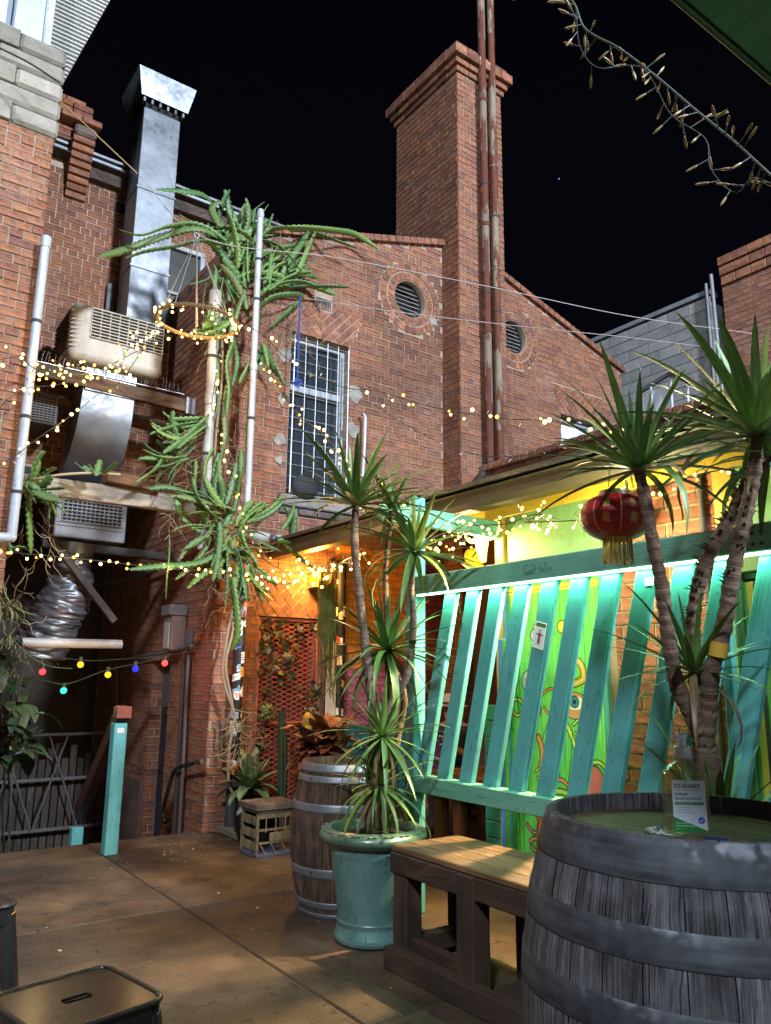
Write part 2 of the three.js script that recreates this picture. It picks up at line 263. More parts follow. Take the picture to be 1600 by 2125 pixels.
// ---------------------------------------------------------------- ground
const GZ = -7.3, AX = 3.15, BZ = -9.2, LZ = -7.1; // gable wall plane, alley wall plane, rear wall plane, neighbour's wall plane
const UX = V3(1, 0, 0), UZ = V3(0, 0, 1), NX = V3(-1, 0, 0), NZ = V3(0, 0, -1);
{
  const g = new THREE.PlaneGeometry(240, 240); g.rotateX(-Math.PI / 2); g.translate(0, -1.32, 0); const u = g.attributes.uv; for (let i = 0; i < u.count; i++) u.setXY(i, u.getX(i) * 120, u.getY(i) * 120);
  structure(place('ground', g, mat([0.1, 0.09, 0.08], { map: TX.stain, roughness: 0.95 }), scene));
  // courtyard deck: cast concrete panels with sawn joints
  const deck = new THREE.Group(); deck.name = 'courtyard_paving'; deck.userData.kind = 'structure'; scene.add(deck); ORG.set(deck, V3(0, 0, 0));
  const sm = [0, 1, 2, 3].map((i) => mat([[0.135, 0.09, 0.054], [0.148, 0.098, 0.058], [0.122, 0.081, 0.05], [0.14, 0.092, 0.056]][i], { map: sub(TX.floor, 0.5, 0.5, i * 0.27, i * 0.61), bumpMap: TX.sandB, bumpScale: 0.006, roughness: 0.72 }));
  const xs = [-6.2, -4.1, -2, 0.1, 2.12, 4.2, 6.5], zs = [-7.45, -5.15, -3.05, -0.9, 1.2, 3.3, 5.6, 8];
  let k = 0;
  for (let i = 0; i + 1 < xs.length; i++) for (let j = 0; j + 1 < zs.length; j++) part('concrete_panel', box(xs[i] + 0.006, xs[i + 1] - 0.006, -0.16, rr(-0.002, 0.002), zs[j] + 0.006, zs[j + 1] - 0.006, 0.006), sm[(k = (k * 7 + 3 + i + j) % 4)], deck);
  part('joint_bed', box(-6.2, 6.5, -1.3, -0.03, -7.44, 8, 0.01), mat([0.06, 0.05, 0.04], { roughness: 1 }), deck);
  part('kerb', box(3.28, 4.4, -0.002, 0.07, -7.28, -6.75, 0.015), mat([0.2, 0.18, 0.16], { map: TX.stain, roughness: 0.95 }), deck);
}
const MORTAR = sandM([0.42, 0.325, 0.25]);
const STONE = sandM([0.3, 0.28, 0.26]);
const DARK = mat([0.012, 0.011, 0.011], { roughness: 0.9 });
const gableTop = (x) => 7.33 - 0.3 * Math.abs(x - 6.55);
// ---------------------------------------------------------------- the gabled brick building
const gab = thing('gabled_brick_building', 'red brick building with a low gable, round louvred vents and a tall chimney', 'building', V3(AX, 0, GZ));
{
  const B = new Bricks(gab);
  const win = [3.9, 4.69, 3.42, 5.34], win2 = [8.42, 9.2, 3.42, 5.3], door = [3.65, 4.4, 0.07, 2.08];
  const vents = [[5.61, 6.26], [7.49, 6.26]];
  // backing wall with its openings
  const rect = ([a, b, c, d]) => [[a, c], [b, c], [b, d], [a, d]];
  const back = extr([[AX + 0.012, -1.3], [9.9, -1.3], [9.9, gableTop(9.9)], [6.55, 7.33], [AX + 0.012, gableTop(AX)]], 0.3, 0, [rect(win), rect(win2), rect(door), ...vents.map(([x, y]) => circlePts(x, y, 0.25))]).translate(0, 0, GZ - 0.308);
  part('wall', uvBox(back, 0.8), MORTAR, gab);
  // mural painted straight on the bricks under the lean-to
  const mural = (x, y) => {
    if (y > 2.9 || x < 4.62) return null;
    const wob = 0.18 * (fbm(x * 2.5 + 7, y * 2.5, 0) - 0.5);
    if (x < 5.75) { if (y < 0.98) return [0.02, 0.2, 0.24]; if (y < 1.45 + (x - 4.62) * 0.3 + wob) return [0.6, 0.15, 0.27]; return [0.8, 0.29, 0.04]; }
    if (x < 6.15) { const f = fbm(x * 4 + 3, y * 2.2, 0); if (f > 0.6) return [0.5, 0.16, 0.03]; if (f < 0.4) return [0.2, 0.05, 0.12]; return [0.3, 0.05, 0.06]; }
    return [0.3, 0.05, 0.06];
  };
  const cut = (y) => {
    let s = y > gableTop(AX) - 0.02 ? [[6.55 - (7.30 - y) / 0.3, 6.55 + (7.30 - y) / 0.3]] : [[AX, 9.9]];
    s = s.map(([a, b]) => [Math.max(a, AX + 0.004), Math.min(b, 9.9)]);
    for (const [a, b, c, d] of [win, win2, door]) if (y > c - 0.04 && y < d + 0.04) s = minus(s, a, b);
    for (const [a, b, c, d, e] of [[3.9, 4.69, 5.34, 5.78, 0.2], [8.42, 9.2, 5.3, 5.74, 0.2], [3.65, 4.4, 2.08, 2.5, 0.16]]) if (y > c && y < d) { const k = e * (y - c) / (d - c); s = minus(s, a - k, b + k); }
    for (const [x, v] of vents) { const d = Math.abs(y - v); if (d < 0.49) { const h = Math.sqrt(0.49 ** 2 - d * d); s = minus(s, x - h, x + h); } }
    if (y > 5.68 && y < 5.9) s = minus(s, 4.19, 4.43);
    s = minus(s, 6.15, 6.99);
    return s;
  };
  B.courses(V3(0, 0, GZ), UX, UZ, -0.2, 7.3, cut, (x, y) => { const m = mural(x, y); if (m) { const j = rr(0.9, 1.1); const q = m.map((v) => v * j); q.painted = true; return q; } return clayAt(x, y, 0.6); });
  for (const [a, b, c, d] of [[3.9, 4.69, 5.34, 5.78], [8.42, 9.2, 5.3, 5.74], [3.65, 4.4, 2.08, 2.5]]) chevronArch(gab, a, b, c, d, d < 3 ? 0.16 : 0.2, GZ, () => clayAt(rr(0, 9), rr(0, 3), 0.1));
  // the alley side
  const ad = [-8.98, -8.42, -0.6, 1.62];
  const aback = extr([[-11.2, -1.3], [GZ - 0.012, -1.3], [GZ - 0.012, 6.25], [-11.2, 6.25]], 0.3, 0, [rect(ad)]); aback.rotateY(-Math.PI / 2); aback.translate(AX + 0.308, 0, 0);
  part('wall', uvBox(aback, 0.8), MORTAR, gab);
  B.courses(V3(AX, 0, 0), UZ, NX, -1.3, 6.25, (y) => { let s = [[-11.1, GZ - 0.002]]; if (y > ad[2] && y < ad[3] + 0.03) s = minus(s, ad[0], ad[1]); return s; }, (x, y) => { return clayAt(x + 31, y, 0.6); }, { bond: (k) => ((k % 3) + 3) % 3 === 2, phase: 0.04 });
  B.courses(V3(0, 0, ad[0] + 0.004), UX, UZ, -1.2, 1.6, () => [[AX, AX + 0.14]], (x, y) => clayAt(x + 3, y, 0.2), { l: 0.28 });
  // roof behind the gable
  const roofL = extr([[AX, 6.2], [6.55, 7.24], [9.9, 6.2], [9.9, 6.1], [6.55, 7.1], [AX, 6.1]], 3.2).translate(0, 0, GZ - 3.6);
  part('roof', uvBox(roofL, 0.5), zincM([0.25, 0.25, 0.27]), gab);
  // coping of bricks on edge, both slopes
  for (const s of [-1, 1]) {
    const x0 = s < 0 ? AX - 0.03 : 7.0, x1 = s < 0 ? 6.15 : 9.96, n = Math.round((x1 - x0) / 0.118), sl = Math.atan(0.3) * -s;
    for (let i = 0; i < n; i++) { const x = x0 + (i + 0.5) * (x1 - x0) / n; const g = uvBox(chamBox(0.112, 0.085, 0.4, 0.006), 4).rotateZ(sl).translate(x, gableTop(x) + 0.035, GZ - 0.14); part('coping_brick', g, brickMat(clayAt(x * 3, 4, 0.5)), gab); }
  }
  // round vents: two rings of headers, louvres inside
  for (const [vx, vy] of vents) {
    for (const [r, n, h] of [[0.31, 22, 0.11], [0.43, 30, 0.108]]) for (let i = 0; i < n; i++) {
      const a = i / n * 2 * Math.PI; if (vx + Math.cos(a) * r > 6.15 && vx + Math.cos(a) * r < 6.99) continue;
      const g = uvBox(chamBox(h - 0.008, 2 * Math.PI * r / n - 0.006, 0.04, 0.004), 4).rotateZ(a).translate(vx + r * Math.cos(a), vy + r * Math.sin(a), GZ - 0.016); part('vent_brick', g, brickMat(clayAt(vx + i, vy, 0.2)), gab);
    }
    const ring = new THREE.TorusGeometry(0.243, 0.018, 8, 36).translate(vx, vy, GZ - 0.1);
    const fr = part('vent', merge([ring, new THREE.CircleGeometry(0.25, 32).translate(vx, vy, GZ - 0.24)]), DARK, gab);  // near-black disc stands in for the shade behind the louvres
    for (let i = 0; i < 8; i++) { const y = vy - 0.2 + i * 0.058, w = 2 * Math.sqrt(Math.max(0.003, 0.24 ** 2 - (y - vy) ** 2)); part('louvre', uvBox(chamBox(w, 0.006, 0.05, 0.002), 2).rotateX(0.65).translate(vx, y, GZ - 0.12), mat([0.25, 0.24, 0.23], { roughness: 0.6 }), fr); }
  }
  // air brick
  const av = part('air_vent', merge([box(4.2, 4.42, 5.7, 5.86, GZ - 0.02, GZ - 0.006)]), DARK, gab);  // near-black backing paints the shade between the slats
  for (let i = 0; i < 9; i++) part('slat', box(4.212 + i * 0.0245, 4.22 + i * 0.0245, 5.705, 5.855, GZ - 0.01, GZ + 0.004, 0.001), mat([0.2, 0.17, 0.15]), av);
  part('frame', merge([box(4.19, 4.43, 5.855, 5.875, GZ - 0.01, GZ + 0.006), box(4.19, 4.43, 5.69, 5.706, GZ - 0.01, GZ + 0.006), box(4.19, 4.205, 5.706, 5.855, GZ - 0.01, GZ + 0.006), box(4.415, 4.43, 5.706, 5.855, GZ - 0.01, GZ + 0.006)]), mat([0.3, 0.26, 0.23]), av);
  // tall sash window with a steel security grille
  const wm = paintM([0.34, 0.37, 0.41]);
  const glassM = mat([0.02, 0.025, 0.03], { roughness: 0.12, metalness: 0.0, clearcoat: 1, clearcoatRoughness: 0.1 });
  const mkWin = ([a, b, c, d], pale) => {
    const w = part('window', merge([box(a, a + 0.06, c, d, GZ - 0.2, GZ - 0.11), box(b - 0.06, b, c, d, GZ - 0.2, GZ - 0.11), box(a + 0.06, b - 0.06, d - 0.07, d, GZ - 0.2, GZ - 0.11), box(a + 0.06, b - 0.06, c, c + 0.08, GZ - 0.2, GZ - 0.11), box(a + 0.06, b - 0.06, (c + d) / 2 + 0.28, (c + d) / 2 + 0.36, GZ - 0.19, GZ - 0.1)]), wm, gab);
    part('pane', box(a + 0.06, b - 0.06, c + 0.08, (c + d) / 2 + 0.28, GZ - 0.18, GZ - 0.174, 0.001), pale ? mat([0.55, 0.58, 0.58], { roughness: 0.3 }) : glassM, w);
    part('pane', box(a + 0.06, b - 0.06, (c + d) / 2 + 0.36, d - 0.07, GZ - 0.17, GZ - 0.164, 0.001), pale ? mat([0.55, 0.58, 0.58], { roughness: 0.3 }) : glassM, w);
    return w;
  };
  const w1 = mkWin(win, false); mkWin(win2, true);
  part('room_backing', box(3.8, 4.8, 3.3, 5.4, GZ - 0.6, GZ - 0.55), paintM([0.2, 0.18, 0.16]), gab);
  const barM = mat([0.5, 0.54, 0.6], { roughness: 0.45, metalness: 0.3 });
  const gx0 = 3.93, gx1 = 4.66;
  for (let i = 0; i < 6; i++) { const x = gx0 + i * (gx1 - gx0) / 5; part('grille_bar', rod(V3(x, win[2] + 0.01, GZ + 0.03), V3(x, win[3] - 0.05, GZ + 0.03), i === 0 || i === 5 ? 0.008 : 0.0048, 8), barM, gab); }
  for (let i = 0; i < 14; i++) { const y = win[2] + 0.06 + i * (win[3] - win[2] - 0.14) / 13; part('grille_bar', rod(V3(gx0 - 0.03, y, GZ + 0.022), V3(gx1 + 0.03, y, GZ + 0.022), 0.0035, 6), mat([0.22, 0.23, 0.25], { roughness: 0.5, metalness: 0.3 }), gab); }
  part('window_sill', box(3.8, 4.8, 3.28, 3.4, GZ - 0.1, GZ + 0.07, 0.012), STONE, gab);
  for (let i = 0; i < 4; i++) part('sill_brick', box(3.82 + i * 0.24, 4.05 + i * 0.24, 3.2, 3.27, GZ - 0.02, GZ + 0.03, 0.006, 4), brickMat([0.12, 0.1, 0.1]), gab);
  // crumbling cement patches round the grille fixings
  for (const [x, y, s] of [[4.77, 4.75, 0.11], [4.76, 4.3, 0.09], [3.82, 5.02, 0.08], [3.82, 4.5, 0.07], [3.8, 4.02, 0.08], [3.8, 3.78, 0.05], [5.98, 6.05, 0.06]]) {
    const pts = Array.from({ length: 11 }, (_, i) => { const a = i / 11 * 6.283, q = s * rr(0.6, 1.15); return [x + q * Math.cos(a), y + q * Math.sin(a) * 1.1]; });
    part('cement_patch', uvBox(extr(pts, 0.012, 0.004).translate(0, 0, GZ - 0.006), 3), sandM([0.36, 0.34, 0.32]), gab);
  }
  part('cloth_bag', (() => { const g = new THREE.SphereGeometry(0.14, 14, 10); g.scale(1.15, 1, 0.5); const p = g.attributes.position; for (let i = 0; i < p.count; i++) { const k = 1 + 0.18 * (fbm(p.getX(i) * 9 + 4, p.getY(i) * 9, 0) - 0.5); p.setXYZ(i, p.getX(i) * k, p.getY(i) * k, p.getZ(i)); } g.computeVertexNormals(); return g.translate(4.1, 3.5, GZ + 0.06); })(), mat([0.012, 0.012, 0.016], { roughness: 0.8 }), gab);
  // chimney: shaft, corbelled cap
  const CX0 = 6.15, CX1 = 6.99, CZ0 = -6.96, CZ1 = -8.37, CT = 9.72;
  const ch = part('chimney', box(CX0 + 0.008, CX1 - 0.008, -0.1, 10.22, CZ1 + 0.008, CZ0 - 0.008, 0.002, 0.8), MORTAR, gab);
  B.courses(V3(0, 0, CZ0), UX, UZ, 0, CT, () => [[CX0, CX1]], (x, y) => clayAt(x + 60, y * 0.7, 0.55), { phase: 0.03, mix: 0.3 });
  B.courses(V3(CX0, 0, 0), UZ, NX, 0, CT, () => [[CZ1, CZ0 - 0.002]], (x, y) => clayAt(x + 90, y * 0.7, 0.5), { phase: 0.09, mix: 0.2 });
  B.courses(V3(CX1, 0, 0), UZ, UX, 5, CT, () => [[CZ1, CZ0]], (x, y) => clayAt(x, y));
  // corbel courses step out by 3 cm
  for (const [k, o, h] of [[0, 0.035, 0.086], [1, 0.075, 0.086], [2, 0.13, 0.15], [3, 0.07, 0.086]]) {
    const y0 = CT + [0, 0.095, 0.19, 0.355][k] + 0.02, col = () => clayAt(rr(0, 20), rr(0, 9), 0.8);
    const run = (L, f) => { const n = Math.round(L / 0.24); for (let i = 0; i < n; i++) f((i + 0.5) * L / n, L / n - 0.012); };
    run(CX1 - CX0 + 2 * o, (s, l) => part('corbel_brick', box(CX0 - o + s - l / 2, CX0 - o + s + l / 2, y0, y0 + h - 0.01, CZ0 + o - 0.2, CZ0 + o + rr(-0.004, 0.004), 0.006, 4), brickMat(col()), ch));
    run(CZ0 - CZ1 + 2 * o - 0.2, (s, l) => part('corbel_brick', box(CX0 - o + rr(-0.004, 0.004), CX0 - o + 0.2, y0, y0 + h - 0.01, CZ1 - o + s - l / 2, CZ1 - o + s + l / 2, 0.006, 4), brickMat(col()), ch));
    run(CZ0 - CZ1 + 2 * o - 0.2, (s, l) => part('corbel_brick', box(CX1 + o - 0.2, CX1 + o, y0, y0 + h - 0.01, CZ1 - o + s - l / 2, CZ1 - o + s + l / 2, 0.006, 4), brickMat(col()), ch));
  }
  // steel door down in the alley, reached by the steps
  const dr = part('door', box(AX + 0.14, AX + 0.18, -0.6, 1.1, ad[0], ad[1], 0.004), mat([0.012, 0.016, 0.03], { roughness: 0.4 }), gab);
  part('door_panel', box(AX + 0.13, AX + 0.17, 1.1, 1.62, ad[0], ad[1], 0.004), mat([0.07, 0.07, 0.078], { roughness: 0.6 }), dr);
  part('door_edge', box(AX + 0.1, AX + 0.14, -0.6, 1.08, ad[1] - 0.12, ad[1] - 0.08, 0.004), mat([0.16, 0.12, 0.03], { roughness: 0.4, metalness: 0.6 }), dr);
  part('handle', rod(V3(AX + 0.1, 0.32, -8.62), V3(AX + 0.1, 0.36, -8.62), 0.012), mat([0.6, 0.6, 0.6], { metalness: 1, roughness: 0.3 }), dr);
  B.flush();
}
// ---------------------------------------------------------------- brick wing at the back of the alley
const wing = thing('rear_brick_wing', 'dark red brick wing with a gutter and stepped corbel at the end of the alley', 'building', V3(1.2, 0, BZ));
{
  const B = new Bricks(wing), top = 7.55, wo = [2.92, 3.12, 6.0, 6.9];
  part('wall', uvBox(extr([[0.2, 3.75], [5.2, 3.75], [5.2, 7.7], [0.2, 7.7]], 0.25, 0, []).translate(0, 0, BZ - 0.258), 0.8), sandM([0.55, 0.44, 0.35]), wing);
  B.courses(V3(0, 0, BZ), UX, UZ, 3.78, top, (y) => [[0.4, y > 6.1 ? 5.1 : AX - 0.01]], (x, y) => clayAt(x + 12, y + 5, 0.45), { phase: 0.07, mix: 0.2 });
  part('lintel', box(1.2, AX, 3.6, 3.75, BZ - 0.26, BZ + 0.02, 0.006), sandM([0.1, 0.09, 0.08]), wing);
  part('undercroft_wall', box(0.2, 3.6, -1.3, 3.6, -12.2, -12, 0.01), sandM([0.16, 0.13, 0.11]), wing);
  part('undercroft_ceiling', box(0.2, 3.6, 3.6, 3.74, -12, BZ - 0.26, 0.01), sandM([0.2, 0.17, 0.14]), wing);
  // soffit board, gutter
  part('soffit_board', box(1.95, 5.2, 7.52, 7.68, BZ + 0.02, BZ + 0.1, 0.004, 1, 0), woodM([0.12, 0.08, 0.07]), wing);
  part('eave_lining', box(0.4, 5.2, 7.685, 7.7, BZ - 0.1, BZ + 0.2, 0.002), woodM([0.1, 0.08, 0.07]), wing);
  const prof = [[0, 0.1], [0, 0], [0.11, 0], [0.13, 0.03], [0.13, 0.105], [0.14, 0.11], [0.122, 0.112], [0.122, 0.03], [0.1, 0.01], [0.008, 0.01], [0.008, 0.1]];
  const gut = (x0, x1) => { const g = extr(prof, x1 - x0); g.rotateY(-Math.PI / 2); g.scale(1, 1, 1); g.rotateY(Math.PI); return uvBox(g.translate(x0, 7.7, BZ + 0.1), 1); };
  part('gutter', gut(1.96, 5.2), paintM([0.42, 0.47, 0.55], { roughness: 0.35 }), wing);
  part('gutter', gut(0.6, 1.7), paintM([0.3, 0.32, 0.36], { roughness: 0.4 }), wing);
  part('roof', box(0.3, 5.4, 7.83, 7.87, BZ - 3, BZ + 0.12), zincM([0.3, 0.3, 0.32]), wing);
  // stepped brick corbel and the parapet it carries
  for (let i = 0; i < 8; i++) { const o = 0.05 + i * 0.032, y = 7.2 + i * 0.09; part('corbel_brick', box(1.7 - i * 0.002, 1.94, y, y + 0.078, BZ, BZ + o, 0.006, 4), brickMat(clayAt(i, 2, 0.5)), wing); }
  part('corbel_stone', box(1.69, 1.95, 7.92, 8.06, BZ - 0.1, BZ + 0.3, 0.03), sandM([0.2, 0.15, 0.14]), wing);
  for (const [y, h, o, x1] of [[8.075, 0.08, 0.33, 1.99], [8.165, 0.08, 0.28, 1.88], [8.255, 0.08, 0.28, 1.88], [8.345, 0.08, 0.22, 1.8]]) for (let i = 0; i < 5; i++) part('parapet_brick', box(x1 - (i + 1) * 0.24 + 0.01, x1 - i * 0.24, y, y + h, BZ - 0.2, BZ + o, 0.008, 4), brickMat(clayAt(i + y, y, 0.6)), wing);
  part('parapet', box(0.5, 1.9, 7.88, 8.34, BZ - 0.2, BZ + 0.15, 0.004), sandM([0.16, 0.1, 0.08]), wing);
  B.courses(V3(0, 0, BZ + 0.16), UX, UZ, 7.9, 8.1, () => [[0.6, 1.68]], (x, y) => clayAt(x, y, 0.6));
  // sooty fixed window beside the steel flue
  const w = part('window', merge([box(2.82, 2.86, 5.7, 7.02, BZ, BZ + 0.08), box(3.46, 3.52, 5.7, 7.02, BZ, BZ + 0.08), box(2.86, 3.46, 6.96, 7.02, BZ, BZ + 0.08), box(2.86, 3.46, 5.7, 5.76, BZ, BZ + 0.08), box(2.86, 3.46, 6.32, 6.36, BZ, BZ + 0.06)]), paintM([0.36, 0.38, 0.4]), wing);
  for (const [y0, y1] of [[5.76, 6.32], [6.36, 6.96]]) part('pane', box(2.86, 3.46, y0, y1, BZ + 0.02, BZ + 0.026, 0.001), mat([0.05, 0.055, 0.05], { roughness: 0.25, map: TX.stain, clearcoat: 0.6 }), w);
  part('air_vent', box(2.32, 2.47, 7.24, 7.38, BZ - 0.01, BZ + 0.008), DARK, wing);
  part('conduit', rod(V3(2.33, 4.9, BZ + 0.05), V3(2.33, 6.2, BZ + 0.05), 0.035), paintM([0.34, 0.37, 0.42]), wing);
  B.flush();
}
// ---------------------------------------------------------------- neighbour on the left
const nb = thing('corner_brick_house', 'orange brick house corner topped by pale concrete blocks and a white window', 'building', V3(0, 0, LZ));
{
  const B = new Bricks(nb), E = 1.17;
  part('wall', box(-3, E - 0.008, -1.3, 6.42, LZ - 2.2, LZ - 0.008, 0.002, 0.8), MORTAR, nb);
  B.courses(V3(0, 0, LZ), UX, UZ, 1.2, 6.45, () => [[-1.2, E]], (x, y) => { const c = clayAt(x + 5, y + 3, 0.25); return [c[0] * 1.12, c[1] * 1.12, c[2] * 1.05]; }, { mix: 0.25, rough: 1.8, phase: 0.05 });
  B.courses(V3(E, 0, 0), UZ, UX, 1.2, 6.45, () => [[-8.8, LZ]], (x, y) => clayAt(x, y, 0.5), {});
  // pale block courses, bullnosed at the corner
  let y = 6.46;
  for (let r = 0; r < 5; r++) { const h = 0.195; for (let i = 0; i < 4; i++) { const x1 = E + 0.03 - i * 0.42 - (r & 1 ? 0.18 : 0) * (i > 0 ? 1 : 0), x0 = E + 0.03 - (i + 1) * 0.42 - (r & 1 ? 0.18 : 0); if (x1 - x0 > 0.05) part('concrete_block', box(x0 + 0.006, x1, y + 0.004, y + h - 0.004, LZ - 0.4, LZ + 0.02 + rr(-0.003, 0.003), i ? 0.006 : 0.03, 0.9), sandM(tint([0.42, 0.39, 0.34], r === 4 ? 0.6 : 0.88, r === 4 ? 0.7 : 1.08)), nb); } y += h; }
  part('block_backing', box(-1.5, E, 6.43, 7.42, LZ - 2, LZ - 0.02), sandM([0.14, 0.13, 0.12]), nb);
  // timber window above
  const wm = paintM([0.5, 0.54, 0.6]);
  part('window_post', box(0.72, 0.97, 7.44, 9.2, LZ - 0.3, LZ - 0.03), wm, nb);
  part('window_post', box(0.98, 1.06, 7.44, 9.2, LZ - 0.3, LZ - 0.08), wm, nb);
  part('window_pane', box(-0.6, 0.71, 7.44, 9.2, LZ - 0.26, LZ - 0.25), mat([0.5, 0.55, 0.62], { roughness: 0.3 }), nb);
  part('window_rail', box(-0.6, 0.71, 7.44, 7.5, LZ - 0.24, LZ - 0.06), wm, nb);
  // corrugated eave sheet running back
  const pts = []; for (let i = 0; i <= 60; i++) pts.push([1.1 + i * 0.02, 8.3 + 0.012 * Math.sin(i * 1.7)]);
  const eg = []; for (let i = 0; i < 36; i++) eg.push(rod(V3(0.95, 7.2 + i * 0.05, LZ - 0.45), V3(1.2 + i * 0.015, 7.2 + i * 0.05, LZ - 0.45), 0.028, 8));
  const ev = part('corrugated_cladding', uvBox(merge(eg), 1), zincM([0.25, 0.24, 0.22], { metalness: 0.4 }), nb);
  part('gutter_stop', box(E - 0.02, E + 0.05, 5.32, 5.5, LZ - 0.3, LZ - 0.05, 0.02), mat([0.03, 0.03, 0.03]), nb);
  B.flush();
}
// ---------------------------------------------------------------- lean-to on the right
const WX = 4.1; // its wall plane
const lean = thing('painted_lean_to', 'brick lean-to with green painted wall, yellow trim and a long gutter', 'building', V3(WX, 0, -3));
const green1 = paintM([0.2, 0.42, 0.16]), yellowM = paintM([0.62, 0.42, 0.03]), aqua = paintM([0.07, 0.42, 0.36]), aquaD = paintM([0.05, 0.3, 0.26]);
{
  const B = new Bricks(lean);
  const wallG = extr([[-4.2, 0], [3, 0], [3, 2.8], [-4.2, 2.8]], 0.22, 0, []); wallG.rotateY(-Math.PI / 2); wallG.translate(WX + 0.228, 0, 0);
  part('wall', uvBox(wallG, 0.8), sandM([0.5, 0.38, 0.2]), lean);
  B.courses(V3(WX, 0, 0), UZ, NX, 0, 2.75, () => [[-3.18, -2.42]], (x, y) => { const c = clayAt(x + 70, y, 0.3); return [c[0] * 1.15, c[1] * 0.95, c[2] * 0.8]; }, { bond: (k) => ((k % 2) + 2) % 2 === 1 && false, mix: 0.3 });
  // green boarded wall with yellow corner posts
  part('green_wall', box(WX - 0.03, WX - 0.002, 2.02, 2.72, -4.1, -3.24, 0.003), green1, lean);
  part('green_wall', box(WX - 0.03, WX - 0.002, 2.02, 2.72, -2.28, -1.4, 0.003), green1, lean);
  part('corner_post', box(WX - 0.06, WX + 0.06, 0, 2.75, -4.2, -4.11, 0.006), yellowM, lean);
  part('door_post', box(WX - 0.05, WX, 0, 2.72, -2.41, -2.29, 0.006), yellowM, lean);
  part('fascia_board', box(WX - 0.2, WX - 0.17, 2.62, 2.72, -4.6, 1.5, 0.003), yellowM, lean);
  part('cable', rod(V3(WX - 0.02, 0.3, -2.5), V3(WX - 0.02, 2.7, -2.5), 0.02), mat([0.06, 0.05, 0.05]), lean);
  part('white_pier', box(WX + 0.0, WX + 0.3, 0, 2.75, -4.275, -4.21, 0.01, 0.8), sandM([0.5, 0.46, 0.38]), lean);
  for (let i = 0; i < 11; i++) part('teal_board', box(WX - 0.05, WX - 0.002, 0.02 + i * 0.115, 0.128 + i * 0.115, -4.36, -4.215, 0.004), paintM([0.02, 0.28, 0.2]), lean);
  // roof of the lean-to: sheet, gutter, ceiling
  const roof = part('roof', merge([beam(V3(3.62, 2.83, -2.9), V3(6.45, 3.45, -2.9), 9.2, 0.03)]), zincM([0.2, 0.2, 0.2]), lean);
  part('ceiling', merge([beam(V3(3.8, 2.8, -2.9), V3(6.45, 3.38, -2.9), 8.8, 0.02)]), woodM([0.14, 0.1, 0.06]), lean);
  const prof = [[0, 0.13], [0, 0], [0.12, 0], [0.15, 0.04], [0.15, 0.12], [0.16, 0.13], [0.14, 0.132], [0.14, 0.045], [0.115, 0.01], [0.01, 0.01], [0.01, 0.13]];
  const gg = extr(prof.map(([a, b]) => [-a, b]), 8.9).translate(3.85, 2.68, -7.28);
  part('gutter', uvBox(gg, 1), mat([0.06, 0.045, 0.025], { roughness: 0.5, map: TX.zinc }), lean);
  // dark lumpy pipe lying on the sheet above the gutter
  part('gutter_pipe', tube([onZ(1003, 985, -6.9), onZ(985, 1010, -6.8), V3(5.6, 3.36, -6.3), V3(4.6, 3.12, -5.6), V3(4.1, 2.98, -5.2)], 0.06, 10), mat([0.1, 0.1, 0.11], { map: TX.rust, roughness: 0.7 }), lean);
  // dark brick parapet behind the roof
  part('parapet', box(6.53, 6.75, 2.9, 4.0, -7.28, 2, 0.004, 0.8), sandM([0.1, 0.07, 0.06]), lean);
  B.courses(V3(6.52, 0, 0), UZ, NX, 2.95, 4.0, () => [[-6.95, 0]], (x, y) => clayAt(x + 33, y, 0.7), { l: 0.26 });
  for (let i = 0; i < 40; i++) part('parapet_coping', box(6.45, 6.8, 4.005, 4.09, -6.95 + i * 0.12, -6.84 + i * 0.12, 0.01, 4), brickMat(clayAt(i, 9, 0.6)), lean);
  // the dark room behind the opening
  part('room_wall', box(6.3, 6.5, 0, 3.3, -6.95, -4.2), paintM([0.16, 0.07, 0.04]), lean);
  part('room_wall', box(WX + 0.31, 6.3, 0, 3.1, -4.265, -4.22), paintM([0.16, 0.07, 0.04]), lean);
  B.flush();
}
